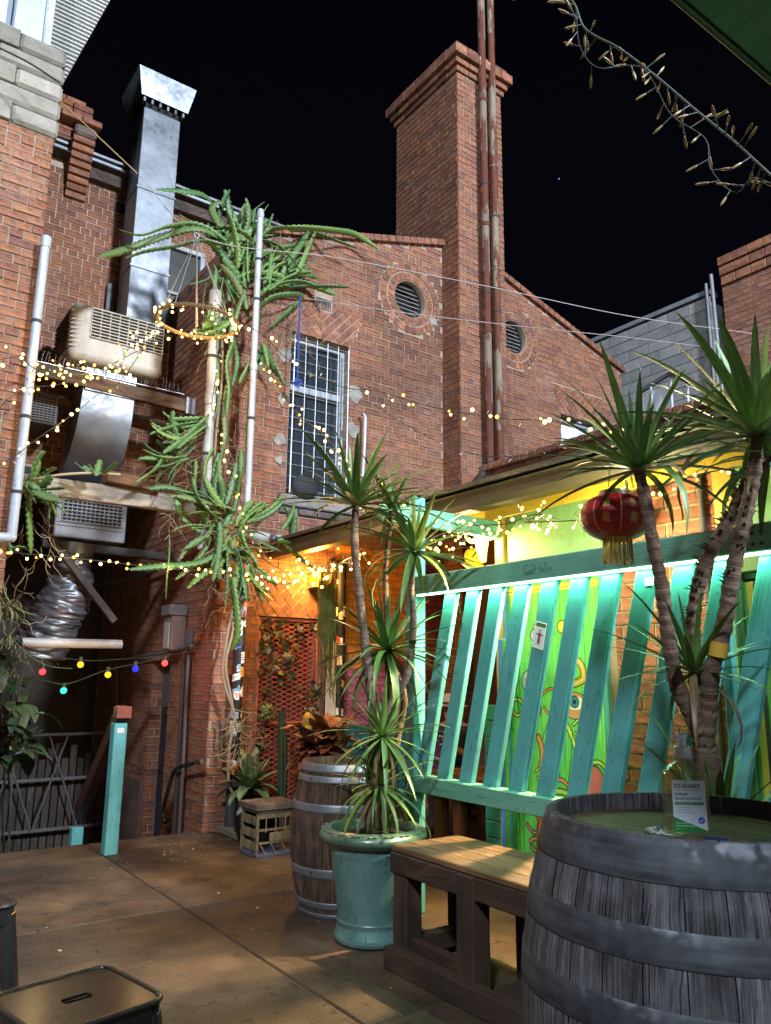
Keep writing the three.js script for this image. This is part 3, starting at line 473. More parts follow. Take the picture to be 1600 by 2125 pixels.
// ---------------------------------------------------------------- buildings beyond the lean-to
{
  const X = 11, g = thing('grey_block_building', 'plain grey concrete block wall rising behind the gable', 'building', V3(X, 0, -8));
  part('wall', box(X + 0.01, X + 3, 0, 7.5, -14, -6.3, 0.01, 0.4), sandM([0.3, 0.305, 0.32]), g);
  for (let r = 0; r < 13; r++) for (let i = 0; i < 7; i++) { const z1 = -6.32 - i * 0.4 - (r & 1 ? 0.2 : 0); part('block', box(X - 0.005 + rr(-0.004, 0.004), X + 0.02, 5 + r * 0.2, 5.19 + r * 0.2, Math.max(z1 - 0.39, -9.5), z1, 0.003, 0.5), sandM(tint([0.31, 0.315, 0.33], 0.97, 1.03)), g); }
  part('roof_trim', box(X - 0.05, X + 0.2, 7.62, 7.7, -14, -6.3), paintM([0.22, 0.23, 0.25]), g);
  part('downpipe', rod(V3(X - 0.08, 4.5, -6.32), V3(X - 0.08, 7.78, -6.32), 0.028), paintM([0.16, 0.16, 0.18]), g);
  part('downpipe', rod(V3(X - 0.08, 4.5, -6.18), V3(X - 0.08, 7.9, -6.22), 0.03), paintM([0.2, 0.2, 0.22]), g);
  const b = thing('far_brick_building', 'dark brick building with corbelled top beside the grey block wall', 'building', V3(X, 0, -5));
  const B = new Bricks(b);
  part('wall', box(X + 0.008, X + 3, 0, 8.1, -6.1, -1, 0.004, 0.8), sandM([0.4, 0.32, 0.26]), b);
  B.courses(V3(X, 0, 0), UZ, NX, 4.5, 7.65, () => [[-6.1, -4.2]], (x, y) => clayAt(x, y + 50, 0.5), { h: 0.09 });
  for (let k = 0; k < 3; k++) for (let i = 0; i < 8; i++) part('corbel_brick', box(X - 0.05 - k * 0.03, X + 0.1, 7.66 + k * 0.16, 7.8 + k * 0.16, -6.08 + i * 0.25, -5.84 + i * 0.25, 0.006, 4), brickMat(clayAt(i + 9 * k, 3, 0.6)), b);
  B.flush();
  // balcony rail on the roof deck in front of them
  const bal = thing('balcony_railing', 'grey balcony railing with pale panels in front of the block wall', 'railing', V3(9.6, 4.2, -6.5));
  const c = [onX(1330, 812, 9.6), onX(1390, 775, 9.6), onX(1450, 800, 9.2)], pm = paintM([0.4, 0.44, 0.5]), dm = mat([0.05, 0.05, 0.06]);
  part('rail', merge([beam(c[0], c[1], 0.05, 0.06), beam(c[1], c[2], 0.05, 0.06)]), dm, bal);
  for (const p of [c[1], c[0].clone().lerp(c[1], 0.35), c[1].clone().lerp(c[2], 0.6)]) part('post', rod(p.clone().add(V3(0, -0.02, 0)), p.clone().add(V3(0, -0.75, 0)), 0.022), pm, bal);
  for (const [a, e] of [[0.02, 0.32], [0.4, 0.95]]) { const p = c[0].clone().lerp(c[1], a), q = c[0].clone().lerp(c[1], e); part('panel', beam(p.clone().add(V3(0.03, -0.38, 0)), q.clone().add(V3(0.03, -0.38, 0)), 0.01, 0.55), mat([0.42, 0.46, 0.5], { roughness: 0.3 }), bal); }
  part('deck_edge', beam(c[0].clone().add(V3(0, -0.85, 0.5)), c[2].clone().add(V3(0, -0.85, -0.5)), 0.3, 0.12), dm, bal);
}
// ---------------------------------------------------------------- ducts, coolers, beams and pipes in the alley
const steel = zincM([0.22, 0.235, 0.26], { roughness: 0.68, metalness: 0.8 }), steelD = zincM([0.3, 0.31, 0.33], { roughness: 0.6, metalness: 0.8 });
const pvc = paintM([0.45, 0.48, 0.53], { roughness: 0.35 }), pvcG = paintM([0.5, 0.53, 0.55], { roughness: 0.5, map: TX.stain });
{ // square steel flue with a splayed cowl
  const f = thing('steel_flue', 'tall square galvanised steel flue with splayed cowl rising above the gutter', 'flue', V3(2.63, 4.9, -8.78));
  const x0 = 2.4, x1 = 2.87, z0 = -9.05, z1 = -8.6;
  for (const [a, b] of [[4.95, 6.25], [6.255, 7.3], [7.305, 8.42]]) part('duct_section', box(x0, x1, a, b, z0, z1, 0.006, 0.7), steel, f);
  for (const y of [6.25, 7.3]) part('flange', box(x0 - 0.012, x1 + 0.012, y - 0.014, y + 0.018, z0 - 0.012, z1 + 0.012, 0.003), steel, f);
  const frus = (w0, d0, w1, d1, h, y) => { const g = new THREE.CylinderGeometry(Math.SQRT1_2, Math.SQRT1_2, 1, 4, 1, true); g.rotateY(Math.PI / 4); const p = g.attributes.position; for (let i = 0; i < p.count; i++) { const t = p.getY(i) > 0; p.setXYZ(i, p.getX(i) * (t ? w1 : w0), t ? y + h : y, p.getZ(i) * (t ? d1 : d0)); } const q = g.toNonIndexed(); q.computeVertexNormals(); return q.translate((x0 + x1) / 2, 0, (z0 + z1) / 2); };
  part('cowl', uvBox(merge([frus(0.6, 0.6, 0.74, 0.72, 0.34, 8.52), frus(0.585, 0.585, 0.72, 0.7, 0.34, 8.525)]), 0.7), steel, f);
  part('cowl_neck', box(x0 + 0.02, x1 - 0.02, 8.42, 8.56, z0 + 0.02, z1 - 0.02), DARK, f);  // coloured near-black to paint in the shade under the cowl
  for (let i = 0; i < 6; i++) part('bracket', box(x0 - 0.03 + i * 0.1, x0 + i * 0.1, 8.46, 8.54, z1 - 0.02, z1 + 0.05, 0.003), steelD, f);
  part('cowl_lip', box(x0 - 0.14, x1 + 0.14, 8.855, 8.87, z0 - 0.13, z1 + 0.13, 0.003), steelD, f);
}
function cooler(name, label, P, W, H, D, c, opts = {}) { // P = lower left front corner
  const t = thing(name, label, 'air cooler', P.clone().add(V3(W / 2, 0, -D / 2)));
  const m = mat(c, { roughness: 0.6, map: TX.paint });
  const g = new RoundedBoxGeometry(W, H, D, 4, opts.r || 0.08); g.translate(P.x + W / 2, P.y + H / 2, P.z - D / 2); part('casing', uvBox(g, 1), m, t);
  const gx0 = P.x + W * opts.g[0], gx1 = P.x + W * opts.g[1], gy0 = P.y + H * opts.g[2], gy1 = P.y + H * opts.g[3], z = P.z;
  part('recess_shade', box(gx0, gx1, gy0, gy1, z - 0.004, z + 0.004, 0.001), DARK, t);  // near-black sheet stands in for the shaded recess behind the louvres
  const n = opts.rows; for (let i = 0; i <= n; i++) part('louvre', box(gx0, gx1, gy0 + (gy1 - gy0) * i / n - 0.006, gy0 + (gy1 - gy0) * i / n + 0.006, z + 0.004, z + 0.022, 0.002), m, t);
  for (let i = 0; i <= opts.cols; i++) part('louvre_rib', box(gx0 + (gx1 - gx0) * i / opts.cols - 0.005, gx0 + (gx1 - gx0) * i / opts.cols + 0.005, gy0, gy1, z + 0.004, z + 0.016, 0.002), m, t);
  if (opts.ribs) for (let i = 0; i < 9; i++) part('casing_rib', box(P.x - 0.006, P.x + 0.1, P.y + H * (0.2 + i * 0.075), P.y + H * (0.2 + i * 0.075) + 0.012, z - D * 0.9, z + 0.006, 0.003), mat(c.map((v) => v * 0.8), { roughness: 0.7 }), t);
  if (opts.holes) { for (let i = 0; i < 8; i++) for (let j = 0; j < 7; j++) part('side_slot', box(P.x - 0.012, P.x + 0.004, P.y + H * 0.2 + i * H * 0.085, P.y + H * 0.2 + i * H * 0.085 + 0.03, z - 0.16 - j * 0.085, z - 0.1 - j * 0.085, 0.002), DARK, t); }
  for (const s of opts.steps || []) part('casing_step', box(P.x + 0.02, P.x + W - 0.02, P.y + H * s, P.y + H * s + 0.012, z - 0.01, z + 0.01, 0.004), m, t);
  return t;
}
cooler('evaporative_cooler', 'beige box air cooler with louvred front on timber beams', V3(1.7, 4.72, -8.1), 1.02, 0.66, 0.72, [0.5, 0.45, 0.37], { g: [0.2, 0.97, 0.42, 0.92], rows: 9, cols: 8, ribs: 1, holes: 1, r: 0.09 });
cooler('evaporative_cooler', 'grey metal air cooler with square mesh front under the bleached beam', V3(1.8, 2.86, -8.4), 0.74, 0.44, 0.6, [0.24, 0.25, 0.27], { g: [0.09, 0.92, 0.4, 0.92], rows: 6, cols: 13, r: 0.02, steps: [0.28, 0.36] });
cooler('evaporative_cooler', 'dark air cooler with fine louvres in the shade beside the white downpipe', V3(1.22, 4.1, -8.6), 0.55, 0.36, 0.5, [0.1, 0.09, 0.085], { g: [0.06, 0.94, 0.1, 0.9], rows: 10, cols: 12, r: 0.03 });
{ // curved steel duct that leaves the beige cooler and bends down behind the beam
  const d = thing('curved_duct', 'curved galvanised duct dropping below the beige air cooler', 'duct', V3(2.2, 3.2, -8.4));
  const mk = (w) => { // bend in the x-y plane swept from vertical towards -z
    const pos = [], N = 14, P = (t, s, e) => { const a = t * 1.2, yy = 4.72 - (t < 0.35 ? t / 0.35 * 0.45 : 0.45 + Math.sin((t - 0.35) / 0.65 * 1.35) * 0.78), zz = -8.22 - (t < 0.35 ? 0 : (1 - Math.cos((t - 0.35) / 0.65 * 1.35)) * 0.78) - (e ? 0.45 * (1 - 0.25 * t) : 0); return V3(2.2 + s * w / 2 - t * 0.04 - (s < 0 ? t * 0.04 : 0), yy + (e ? -t * 0.1 : 0), zz); };
    const q = (a, b, c, e) => pos.push(...a, ...b, ...c, ...a, ...c, ...e);
    for (let i = 0; i < N; i++) { const t = i / N, u = (i + 1) / N; q(P(t, -1, 0), P(u, -1, 0), P(u, 1, 0), P(t, 1, 0)); q(P(t, 1, 0), P(u, 1, 0), P(u, 1, 1), P(t, 1, 1)); q(P(t, -1, 1), P(u, -1, 1), P(u, -1, 0), P(t, -1, 0)); q(P(t, 1, 1), P(u, 1, 1), P(u, -1, 1), P(t, -1, 1)); }
    const g = new THREE.BufferGeometry(); g.setAttribute('position', new THREE.Float32BufferAttribute(pos, 3)); g.computeVertexNormals(); return uvBox(toCreasedNormals(g, 0.6), 0.7);
  };
  part('duct_body', mk(0.54), steel, d);
  part('seam', merge([box(1.925, 2.475, 4.44, 4.465, -8.235, -8.2, 0.003)]), steel, d);
}
{ // crumpled foil flexible duct under the grey cooler
  const pts = [V3(2.02, 2.72, -8.45), V3(2.02, 2.55, -8.42), V3(1.98, 2.25, -8.4), V3(1.88, 1.98, -8.45), V3(1.8, 1.7, -8.55)];
  const g = tube(pts, 0.2, 40, 90, (t) => 0.19 + 0.07 * sstep(0.15, 0.5, t) + 0.002 * Math.sin(t * 95)); const p = g.attributes.position, n = g.attributes.normal;
  for (let i = 0; i < p.count; i++) { const k = (fbm(p.getX(i) * 7 + p.getZ(i) * 9, p.getY(i) * 26, 0) - 0.5) * 0.09 + (vnoise(p.getX(i) * 30, p.getY(i) * 60 + p.getZ(i) * 30) - 0.5) * 0.02; p.setXYZ(i, p.getX(i) + n.getX(i) * k, p.getY(i) + n.getY(i) * k, p.getZ(i) + n.getZ(i) * k); } g.computeVertexNormals();
  const t = thing('foil_duct', 'crumpled silver foil duct hanging below the grey air cooler', 'duct', V3(1.9, 1.7, -8.5));
  part('foil_sleeve', g, mat([0.14, 0.145, 0.16], { roughness: 0.42, metalness: 0.7 }), t);
  part('collar', rod(V3(2.02, 2.68, -8.45), V3(2.02, 2.8, -8.45), 0.21, 28), steelD, t);
}
// timber beams across the alley
function timber(label, a, b, w, h, c, o = {}) { return solo('timber_beam', beam(a, b, w, h, 0.008, 1), woodM(c, o), label, 'beam'); }
timber('brown timber beam with bird spikes carrying the beige air cooler', V3(1.3, 4.56, -8.22), V3(3.06, 4.5, -8.22), 0.07, 0.15, [0.2, 0.11, 0.055]);
timber('shorter brown timber beam behind the cooler beam', V3(1.3, 4.42, -8.72), V3(3.06, 4.36, -8.72), 0.07, 0.15, [0.16, 0.085, 0.045]);
timber('bleached pale timber beam spanning the alley mouth above the grey cooler', V3(0.85, 3.13, -7.36), V3(2.98, 3.15, -7.36), 0.09, 0.17, [0.5, 0.46, 0.4]);
timber('short brown plank lying on the bleached beam', V3(1.98, 3.3, -7.34), V3(2.5, 3.27, -7.34), 0.2, 0.11, [0.2, 0.1, 0.04]);
timber('dark diagonal strut below the grey air cooler', onZ(100, 1110, -8.1), onZ(238, 1290, -8.1), 0.06, 0.07, [0.09, 0.065, 0.055]);
timber('dark ledger beam under the grey air cooler', V3(1.7, 2.78, -8.42), V3(3.1, 2.76, -8.42), 0.08, 0.09, [0.05, 0.045, 0.045]);
{ const ends = [[3.07, 4.5, -8.22], [3.07, 4.36, -8.72]]; for (const [x, y, z] of ends) { const h = thing('joist_hanger', z > -8.5 ? 'zinc joist hanger holding the front cooler beam' : 'zinc joist hanger holding the rear cooler beam', 'bracket', V3(x, y, z)); part('plate', box(x - 0.03, x + 0.07, y - 0.1, y + 0.1, z - 0.05, z + 0.05, 0.003), zincM([0.5, 0.52, 0.56]), h); part('flange', box(x + 0.055, x + 0.075, y - 0.11, y + 0.11, z - 0.09, z + 0.09, 0.002), zincM([0.5, 0.52, 0.56]), h); }
  const s = thing('bird_spikes', 'row of thin bird spikes along the cooler beam', 'spikes', V3(2.2, 4.62, -8.2)), m = mat([0.25, 0.24, 0.24], { metalness: 0.7, roughness: 0.4 });
  part('spike_base', box(1.35, 3.02, 4.628, 4.638, -8.245, -8.2, 0.002), m, s);
  for (let i = 0; i < 46; i++) { const x = 1.4 + i * 0.035; part('spike', rod(V3(x, 4.63, -8.22), V3(x + rr(-0.03, 0.03), 4.63 + rr(0.1, 0.14), -8.22 + rr(-0.06, 0.06)), 0.0025, 4), m, s); } }
// ---------------------------------------------------------------- pipes
function pipeRun(name, label, pts, r, m, o = {}) {
  const t = thing(name, label, 'pipe', pts[pts.length - 1].clone());
  part('pipe', o.smooth ? tube(pts, r, 14, o.seg || 40) : merge(pts.slice(1).map((p, i) => rod(pts[i], p, r, 18)).concat(pts.slice(1, -1).map((p) => new THREE.SphereGeometry(r * 1.04, 16, 10).translate(p.x, p.y, p.z)))), m, t);
  for (const [k, i, rr2, h] of o.collars || []) { const p = pts[i].clone().lerp(pts[i + 1], k), d = pts[i + 1].clone().sub(pts[i]).normalize(); part('collar', rod(p.clone().addScaledVector(d, -h / 2), p.clone().addScaledVector(d, h / 2), r * rr2, 18), o.cm || m, t); }
  for (const [k, i] of o.clips || []) { const p = pts[i].clone().lerp(pts[i + 1], k), d = pts[i + 1].clone().sub(pts[i]).normalize(); part('pipe_clip', rod(p.clone().addScaledVector(d, -0.014), p.clone().addScaledVector(d, 0.014), r * 1.12, 18), mat([0.04, 0.04, 0.045], { metalness: 0.4 }), t); }
  return t;
}
pipeRun('downpipe', 'white downpipe at the corner of the orange brick house', [V3(1.18, 5.36, -6.98), V3(1.17, 2.58, -6.98), V3(0.75, 2.53, -6.9)], 0.04, pvc, { collars: [[0.02, 0, 1.15, 0.1]], clips: [[0.3, 0], [0.62, 0], [0.86, 0]] });
pipeRun('vent_pipe', 'slender white vent pipe standing up past the gable eave', [onZ(541, 436, -6.93), onZ(513, 1052, -6.93)], 0.034, pvc, { collars: [[0.02, 0, 1.18, 0.06], [0.55, 0, 1.2, 0.07]], clips: [[0.18, 0], [0.32, 0], [0.72, 0]] });
pipeRun('waste_pipe', 'wide white waste pipe wrapped in cactus at the building corner', [onZ(447, 612, -7.0), onZ(425, 1060, -7.0), onZ(420, 1140, -7.0)], 0.05, pvcG, { collars: [[0.02, 0, 1.3, 0.16], [0.5, 0, 1.15, 0.12]], clips: [[0.3, 0], [0.75, 0]] });
pipeRun('white_pipe', 'horizontal white pipe across the alley above the coloured bulbs', [onZ(45, 1333, -7.95), onZ(252, 1337, -7.95)], 0.045, paintM([0.42, 0.42, 0.4]));
pipeRun('eave_pipe', 'white pipe curving along the gable wall below the tall window', [onZ(505, 1104, -7.12), onZ(560, 1118, -7.12), onZ(620, 1121, -7.12), onZ(680, 1108, -7.12), onZ(718, 1085, -7.12)], 0.055, pvc, { smooth: 1, seg: 40 });
const rusty = mat([0.42, 0.36, 0.33], { map: sub(TX.rust, 1.6, 0.55), bumpMap: TX.sandB, bumpScale: 0.003, roughness: 0.85 });
pipeRun('rusty_pipe', 'rusty flue pipe on the chimney running down to the gutter, nearer the left edge', [V3(6.53, 11.7, -6.86), V3(6.545, 3.98, -6.86), V3(6.4, 3.6, -6.82)], 0.055, rusty, { collars: [[0.3, 0, 1.2, 0.05], [0.55, 0, 1.2, 0.05], [0.75, 0, 1.2, 0.06]], clips: [[0.47, 0], [0.68, 0], [0.98, 0]] });
pipeRun('rusty_pipe', 'pale rusty flue pipe on the chimney, nearer the right edge', [V3(6.72, 11.7, -6.86), V3(6.73, 3.9, -6.86)], 0.05, mat([0.5, 0.45, 0.42], { map: sub(TX.rust, 1.4, 0.5, 0.37, 0.2), roughness: 0.85 }), { collars: [[0.42, 0, 1.2, 0.05], [0.62, 0, 1.2, 0.05]], clips: [[0.52, 0], [0.7, 0], [0.97, 0]] });
pipeRun('thin_conduit', 'thin grey conduit with a hooked top beside the tall window', [onZ(752, 862, -7.22), onZ(756, 860, -7.22), onZ(757, 900, -7.22), onZ(748, 1060, -7.22)], 0.02, pvc, { smooth: 1 });
pipeRun('alley_conduit', 'dark conduit running down the alley wall beside the steel door', [onX(383, 1352, 3.08), onX(372, 1560, 3.08), onX(360, 1752, 3.08)], 0.022, mat([0.045, 0.03, 0.028], { roughness: 0.6 }), {});
pipeRun('alley_conduit', 'second dark conduit close beside the alley door conduit', [onX(391, 1358, 3.08), onX(381, 1560, 3.08), onX(370, 1752, 3.08)], 0.02, mat([0.05, 0.034, 0.03], { roughness: 0.6 }), {});
pipeRun('alley_conduit', 'grey conduit line over the alley door head', [onX(398, 1340, 3.07), onX(335, 1356, 3.07), onX(242, 1368, 3.07), onX(244, 1500, 3.07)], 0.018, mat([0.1, 0.09, 0.09], { roughness: 0.6 }), {});
pipeRun('alley_conduit', 'pale bent conduit on the alley wall under the cactus', [onX(372, 1162, 3.05), onX(300, 1190, 3.05), onX(250, 1207, 3.05), onX(215, 1207, 3.05)], 0.025, mat([0.14, 0.14, 0.15], { roughness: 0.5 }), {});
pipeRun('gas_pipe', 'thin black gas pipe with elbows on the brick corner', [onZ(458, 1500, -7.2), onZ(456, 1572, -7.2), onZ(478, 1573, -7.2)], 0.014, mat([0.02, 0.02, 0.02], { roughness: 0.5 }), {});
{ // black drainpipe plastered with stickers, and the twin by the door
  const st = (k, seed) => canvasTex(256, 1640, (c, w, h) => { const q = rngOf(seed); c.fillStyle = '#17161a'; c.fillRect(0, 0, w, h); const col = ['#e8e6e0', '#d8d2c4', '#c9d4e4', '#2f6bd0', '#d24a2a', '#e7a03a', '#efefef', '#b6313e', '#1d1d1d', '#e4e0d6', '#7fb2c8', '#cf6d9e']; for (let i = 0; i < k; i++) { const x = q() * w, y = q() * h, a = 30 + q() * 90, b = 24 + q() * 60; c.save(); c.translate(x, y); c.rotate((q() - 0.5) * 0.7); c.fillStyle = col[Math.floor(q() * col.length)]; if (q() < 0.35) { c.beginPath(); c.ellipse(0, 0, b * 0.6, b * 0.55, 0, 0, 7); c.fill(); } else c.fillRect(-a / 2, -b / 2, a, b); c.fillStyle = q() < 0.5 ? '#222' : '#b33'; for (let j = 0; j < 3; j++) c.fillRect(-a * 0.35 + q() * 10, -b * 0.3 + j * b * 0.22, a * (0.3 + 0.35 * q()), b * 0.09); c.restore(); } });
  const mk = (label, a, b, r, k, seed) => { const t = thing('stickered_pipe', label, 'pipe', b.clone()); const g = new THREE.CylinderGeometry(r, r, a.distanceTo(b), 22, 1, true); g.translate((a.x + b.x) / 2, (a.y + b.y) / 2, (a.z + b.z) / 2); const tx = st(k, seed); tx.wrapS = THREE.RepeatWrapping; part('pipe', g, mat([1, 1, 1], { map: tx, roughness: 0.55 }), t); part('foot', rod(b.clone().add(V3(0, -0.45, 0)), b, r * 1.12, 20), mat([0.03, 0.03, 0.035], { roughness: 0.6 }), t); part('joint', rod(a.clone().lerp(b, 0.42).add(V3(0, 0.05, 0)), a.clone().lerp(b, 0.42).add(V3(0, -0.05, 0)), r * 1.14, 20), mat([0.02, 0.02, 0.02], { roughness: 0.5 }), t); return t; };
  const p = onZ(486, 1560, -7.18); mk('black drainpipe covered in stickers at the brick corner', V3(p.x, 2.75, -7.18), V3(p.x, 0.5, -7.18), 0.055, 130, 11);
  const q = onZ(703, 1420, -7.2); mk('black drainpipe with white stickers beside the orange wall', V3(q.x, 2.7, -7.2), V3(q.x, 0.45, -7.2), 0.06, 40, 29);
  solo('brown_post', box(onZ(683, 1350, -7.25).x - 0.04, onZ(683, 1350, -7.25).x + 0.04, 0, 2.72, -7.27, -7.19, 0.006, 1, 1), woodM([0.08, 0.045, 0.03]), 'dark brown timber post between the mesh doorway and the stickered pipe', 'post');
}
// boxes on the alley wall
{
  const e = thing('meter_box', 'narrow grey meter box with a small hood on the alley wall', 'box', onX(368, 1350, 3.1));
  const a = onX(385, 1295, 3.1), z0 = -8.22, z1 = -8.0;
  part('cabinet', box(2.98, 3.14, 1.72, 2.1, z0, z1, 0.008), mat([0.16, 0.11, 0.1], { roughness: 0.7 }), e);
  part('cabinet_door', box(2.965, 2.98, 1.74, 2.02, z0 + 0.03, z1 - 0.04, 0.004), mat([0.32, 0.28, 0.26], { roughness: 0.6 }), e);
  part('hood', box(2.94, 3.14, 2.09, 2.2, z0 - 0.02, z1 + 0.02, 0.006), mat([0.14, 0.13, 0.13], { roughness: 0.5 }), e);
  solo('wall_plate', box(3.11, 3.145, 1.72, 1.93, -7.93, -7.79, 0.004), mat([0.09, 0.09, 0.1], { roughness: 0.6 }), 'blank dark grey plate on the alley brickwork', 'plate');
  const r = thing('wall_handrail', 'bent black handrail with a chrome tip on the alley wall', 'handrail', onX(345, 1700, 3.06));
  part('rail', tube([onX(416, 1581, 3.02), onX(392, 1586, 3.02), onX(362, 1600, 3.02), onX(352, 1630, 3.02), onX(338, 1690, 3.02), onX(342, 1705, 3.02), onX(348, 1703, 3.08)], 0.02, 10, 50), mat([0.015, 0.015, 0.015], { roughness: 0.4 }), r);
  part('tip', rod(onX(407, 1582, 3.02), onX(419, 1580, 3.02), 0.022, 12), mat([0.7, 0.72, 0.74], { metalness: 1, roughness: 0.2 }), r);
  part('bracket', rod(onX(372, 1598, 3.02), onX(372, 1606, 3.12), 0.014, 8), mat([0.015, 0.015, 0.015]), r);
}
// ---------------------------------------------------------------- turquoise slatted screen with a light strip
const FX = 3.3, aquaM = paintM([0.11, 0.42, 0.41], { roughness: 0.45 }), aquaR = paintM([0.16, 0.44, 0.31], { roughness: 0.45 }), aquaL = paintM([0.12, 0.46, 0.46], { roughness: 0.45 });
{
  const f = thing('slatted_screen', 'turquoise timber screen of slanting slats with a glowing strip under its top rail', 'screen', V3(FX, 0, -3));
  part('top_rail', box(FX - 0.055, FX + 0.045, 2.025, 2.15, -4.17, -1.66, 0.006, 1, 2), aquaR, f);
  part('bottom_rail', box(FX - 0.055, FX + 0.045, 0.745, 0.85, -4.17, -1.66, 0.006, 1, 2), aquaR, f);
  for (let i = 0; i < 12; i++) { const z = -4.15 + i * 0.2135; part('slat', beam(V3(FX + 0.006, 0.83, z), V3(FX + 0.006, 2.04, z + 0.318), 0.042, 0.108, 0.005, 1, UZ), aquaM, f); }
  part('post', box(FX - 0.05, FX + 0.05, 0, 2.72, -4.275, -4.175, 0.006, 1, 1), aquaL, f);
  part('post', box(FX - 0.06, FX + 0.06, 0, 2.5, -1.655, -1.53, 0.006, 1, 1), aquaM, f);
  part('beam', box(2.93, 4.05, 2.5, 2.63, -4.174, -4.13, 0.006, 1, 0), paintM([0.14, 0.48, 0.33], { roughness: 0.45 }), f);
  part('brace', box(FX + 0.06, FX + 0.1, 0.86, 2.02, -2.02, -1.97, 0.004, 1, 1), aquaM, f);
  // screw heads at the joints
  for (const z of [-1.72, -1.76]) for (const y of [2.06, 2.11]) part('screw', rod(V3(FX - 0.058, y, z), V3(FX - 0.053, y, z), 0.008, 8), DARK, f);
  const strip = part('light_strip', box(FX - 0.05, FX - 0.03, 2.012, 2.024, -4.15, -1.68, 0.002), glow([0.5, 1, 0.7], 7), f);
  const l = new THREE.RectAreaLight(lin(0.3, 1, 0.55), 85, 2.4, 0.03); l.position.set(FX - 0.04, 2.008, -2.92); l.lookAt(FX - 0.04, 0, -2.92); l.rotateZ(0); l.name = 'strip_glow';
  l.quaternion.setFromRotationMatrix(new THREE.Matrix4().makeBasis(V3(0, 0, 1), V3(1, 0, 0), V3(0, 1, 0))); scene.add(l);
  // pen scrawl on the top rail: "Goat Win"
  const ink = mat([0.015, 0.05, 0.04], { roughness: 0.6 }), wr = [];
  const Z = (px) => onX(px, 1175, FX - 0.056).z, za = Z(1087), zb = Z(1143), s = (zb - za) / 40;
  const stroke = (pts) => wr.push(tube(pts.map(([a, b]) => V3(FX - 0.056, 2.052 + b * s * 1.25, za + a * s)), 0.0016, 5, 24));
  stroke([[6, 9], [3, 10], [0.5, 6], [1, 1.5], [4, 1], [5.5, 3.5], [4, 4.5]]); stroke([[8.5, 5], [7.3, 3], [8.3, 1], [9.8, 2.5], [8.6, 5]]); stroke([[13, 5], [11.2, 4.6], [11.2, 1.2], [12.9, 1.6], [13.2, 4.8], [13.6, 1]]); stroke([[16, 8.5], [16, 1.2], [17, 1]]); stroke([[14.8, 5.2], [17.4, 5.4]]);
  stroke([[24, 9], [26, 1.2], [28, 6], [30, 1.2], [32.5, 9.6]]); stroke([[34.3, 4.8], [34.3, 1]]); stroke([[34.2, 7], [34.5, 7.3]]); stroke([[37, 4.8], [37, 1]]); stroke([[37, 3.5], [38.6, 4.9], [40, 3.6], [40, 1]]);
  part('lettering', merge(wr), ink, f);
  // small stickers on the slats
  const goat = canvasTex(96, 160, (c, w, h) => { c.fillStyle = '#cfc8c4'; c.fillRect(0, 0, w, h); c.fillStyle = '#5a5b1e'; c.fillRect(0, 0, w, 30); c.strokeStyle = '#eae6e0'; c.lineWidth = 6; c.strokeRect(3, 3, w - 6, h - 6); c.fillStyle = '#8d2f52'; c.beginPath(); c.ellipse(48, 78, 16, 14, 0, 0, 7); c.fill(); c.beginPath(); c.ellipse(48, 112, 12, 26, 0, 0, 7); c.fill(); c.fillStyle = '#c06a86'; c.beginPath(); c.ellipse(24, 76, 11, 5, 0.4, 0, 7); c.ellipse(72, 76, 11, 5, -0.4, 0, 7); c.fill(); c.fillStyle = '#221'; c.fillRect(36, 52, 5, 16); c.fillRect(56, 52, 5, 16); c.fillRect(40, 46, 17, 6); });
  const sz = -4.15 + 4 * 0.2135, dir = V3(0, 1.21, 0.318).normalize(), at = V3(FX + 0.006, 0.83, sz).lerp(V3(FX + 0.006, 2.04, sz + 0.318), 0.73);
  const sg = new THREE.BoxGeometry(0.085, 0.15, 0.002); sg.rotateY(-Math.PI / 2); sg.rotateX(Math.atan2(0.318, 1.21)); part('sticker', sg.translate(at.x - 0.024, at.y, at.z), mat([1, 1, 1], { map: goat, roughness: 0.5 }), f);
  const s2 = new THREE.BoxGeometry(0.06, 0.04, 0.002); s2.rotateY(-Math.PI / 2); part('sticker', s2.translate(FX - 0.018, 1.95, -2.32), mat([0.6, 0.5, 0.42]), f);
}
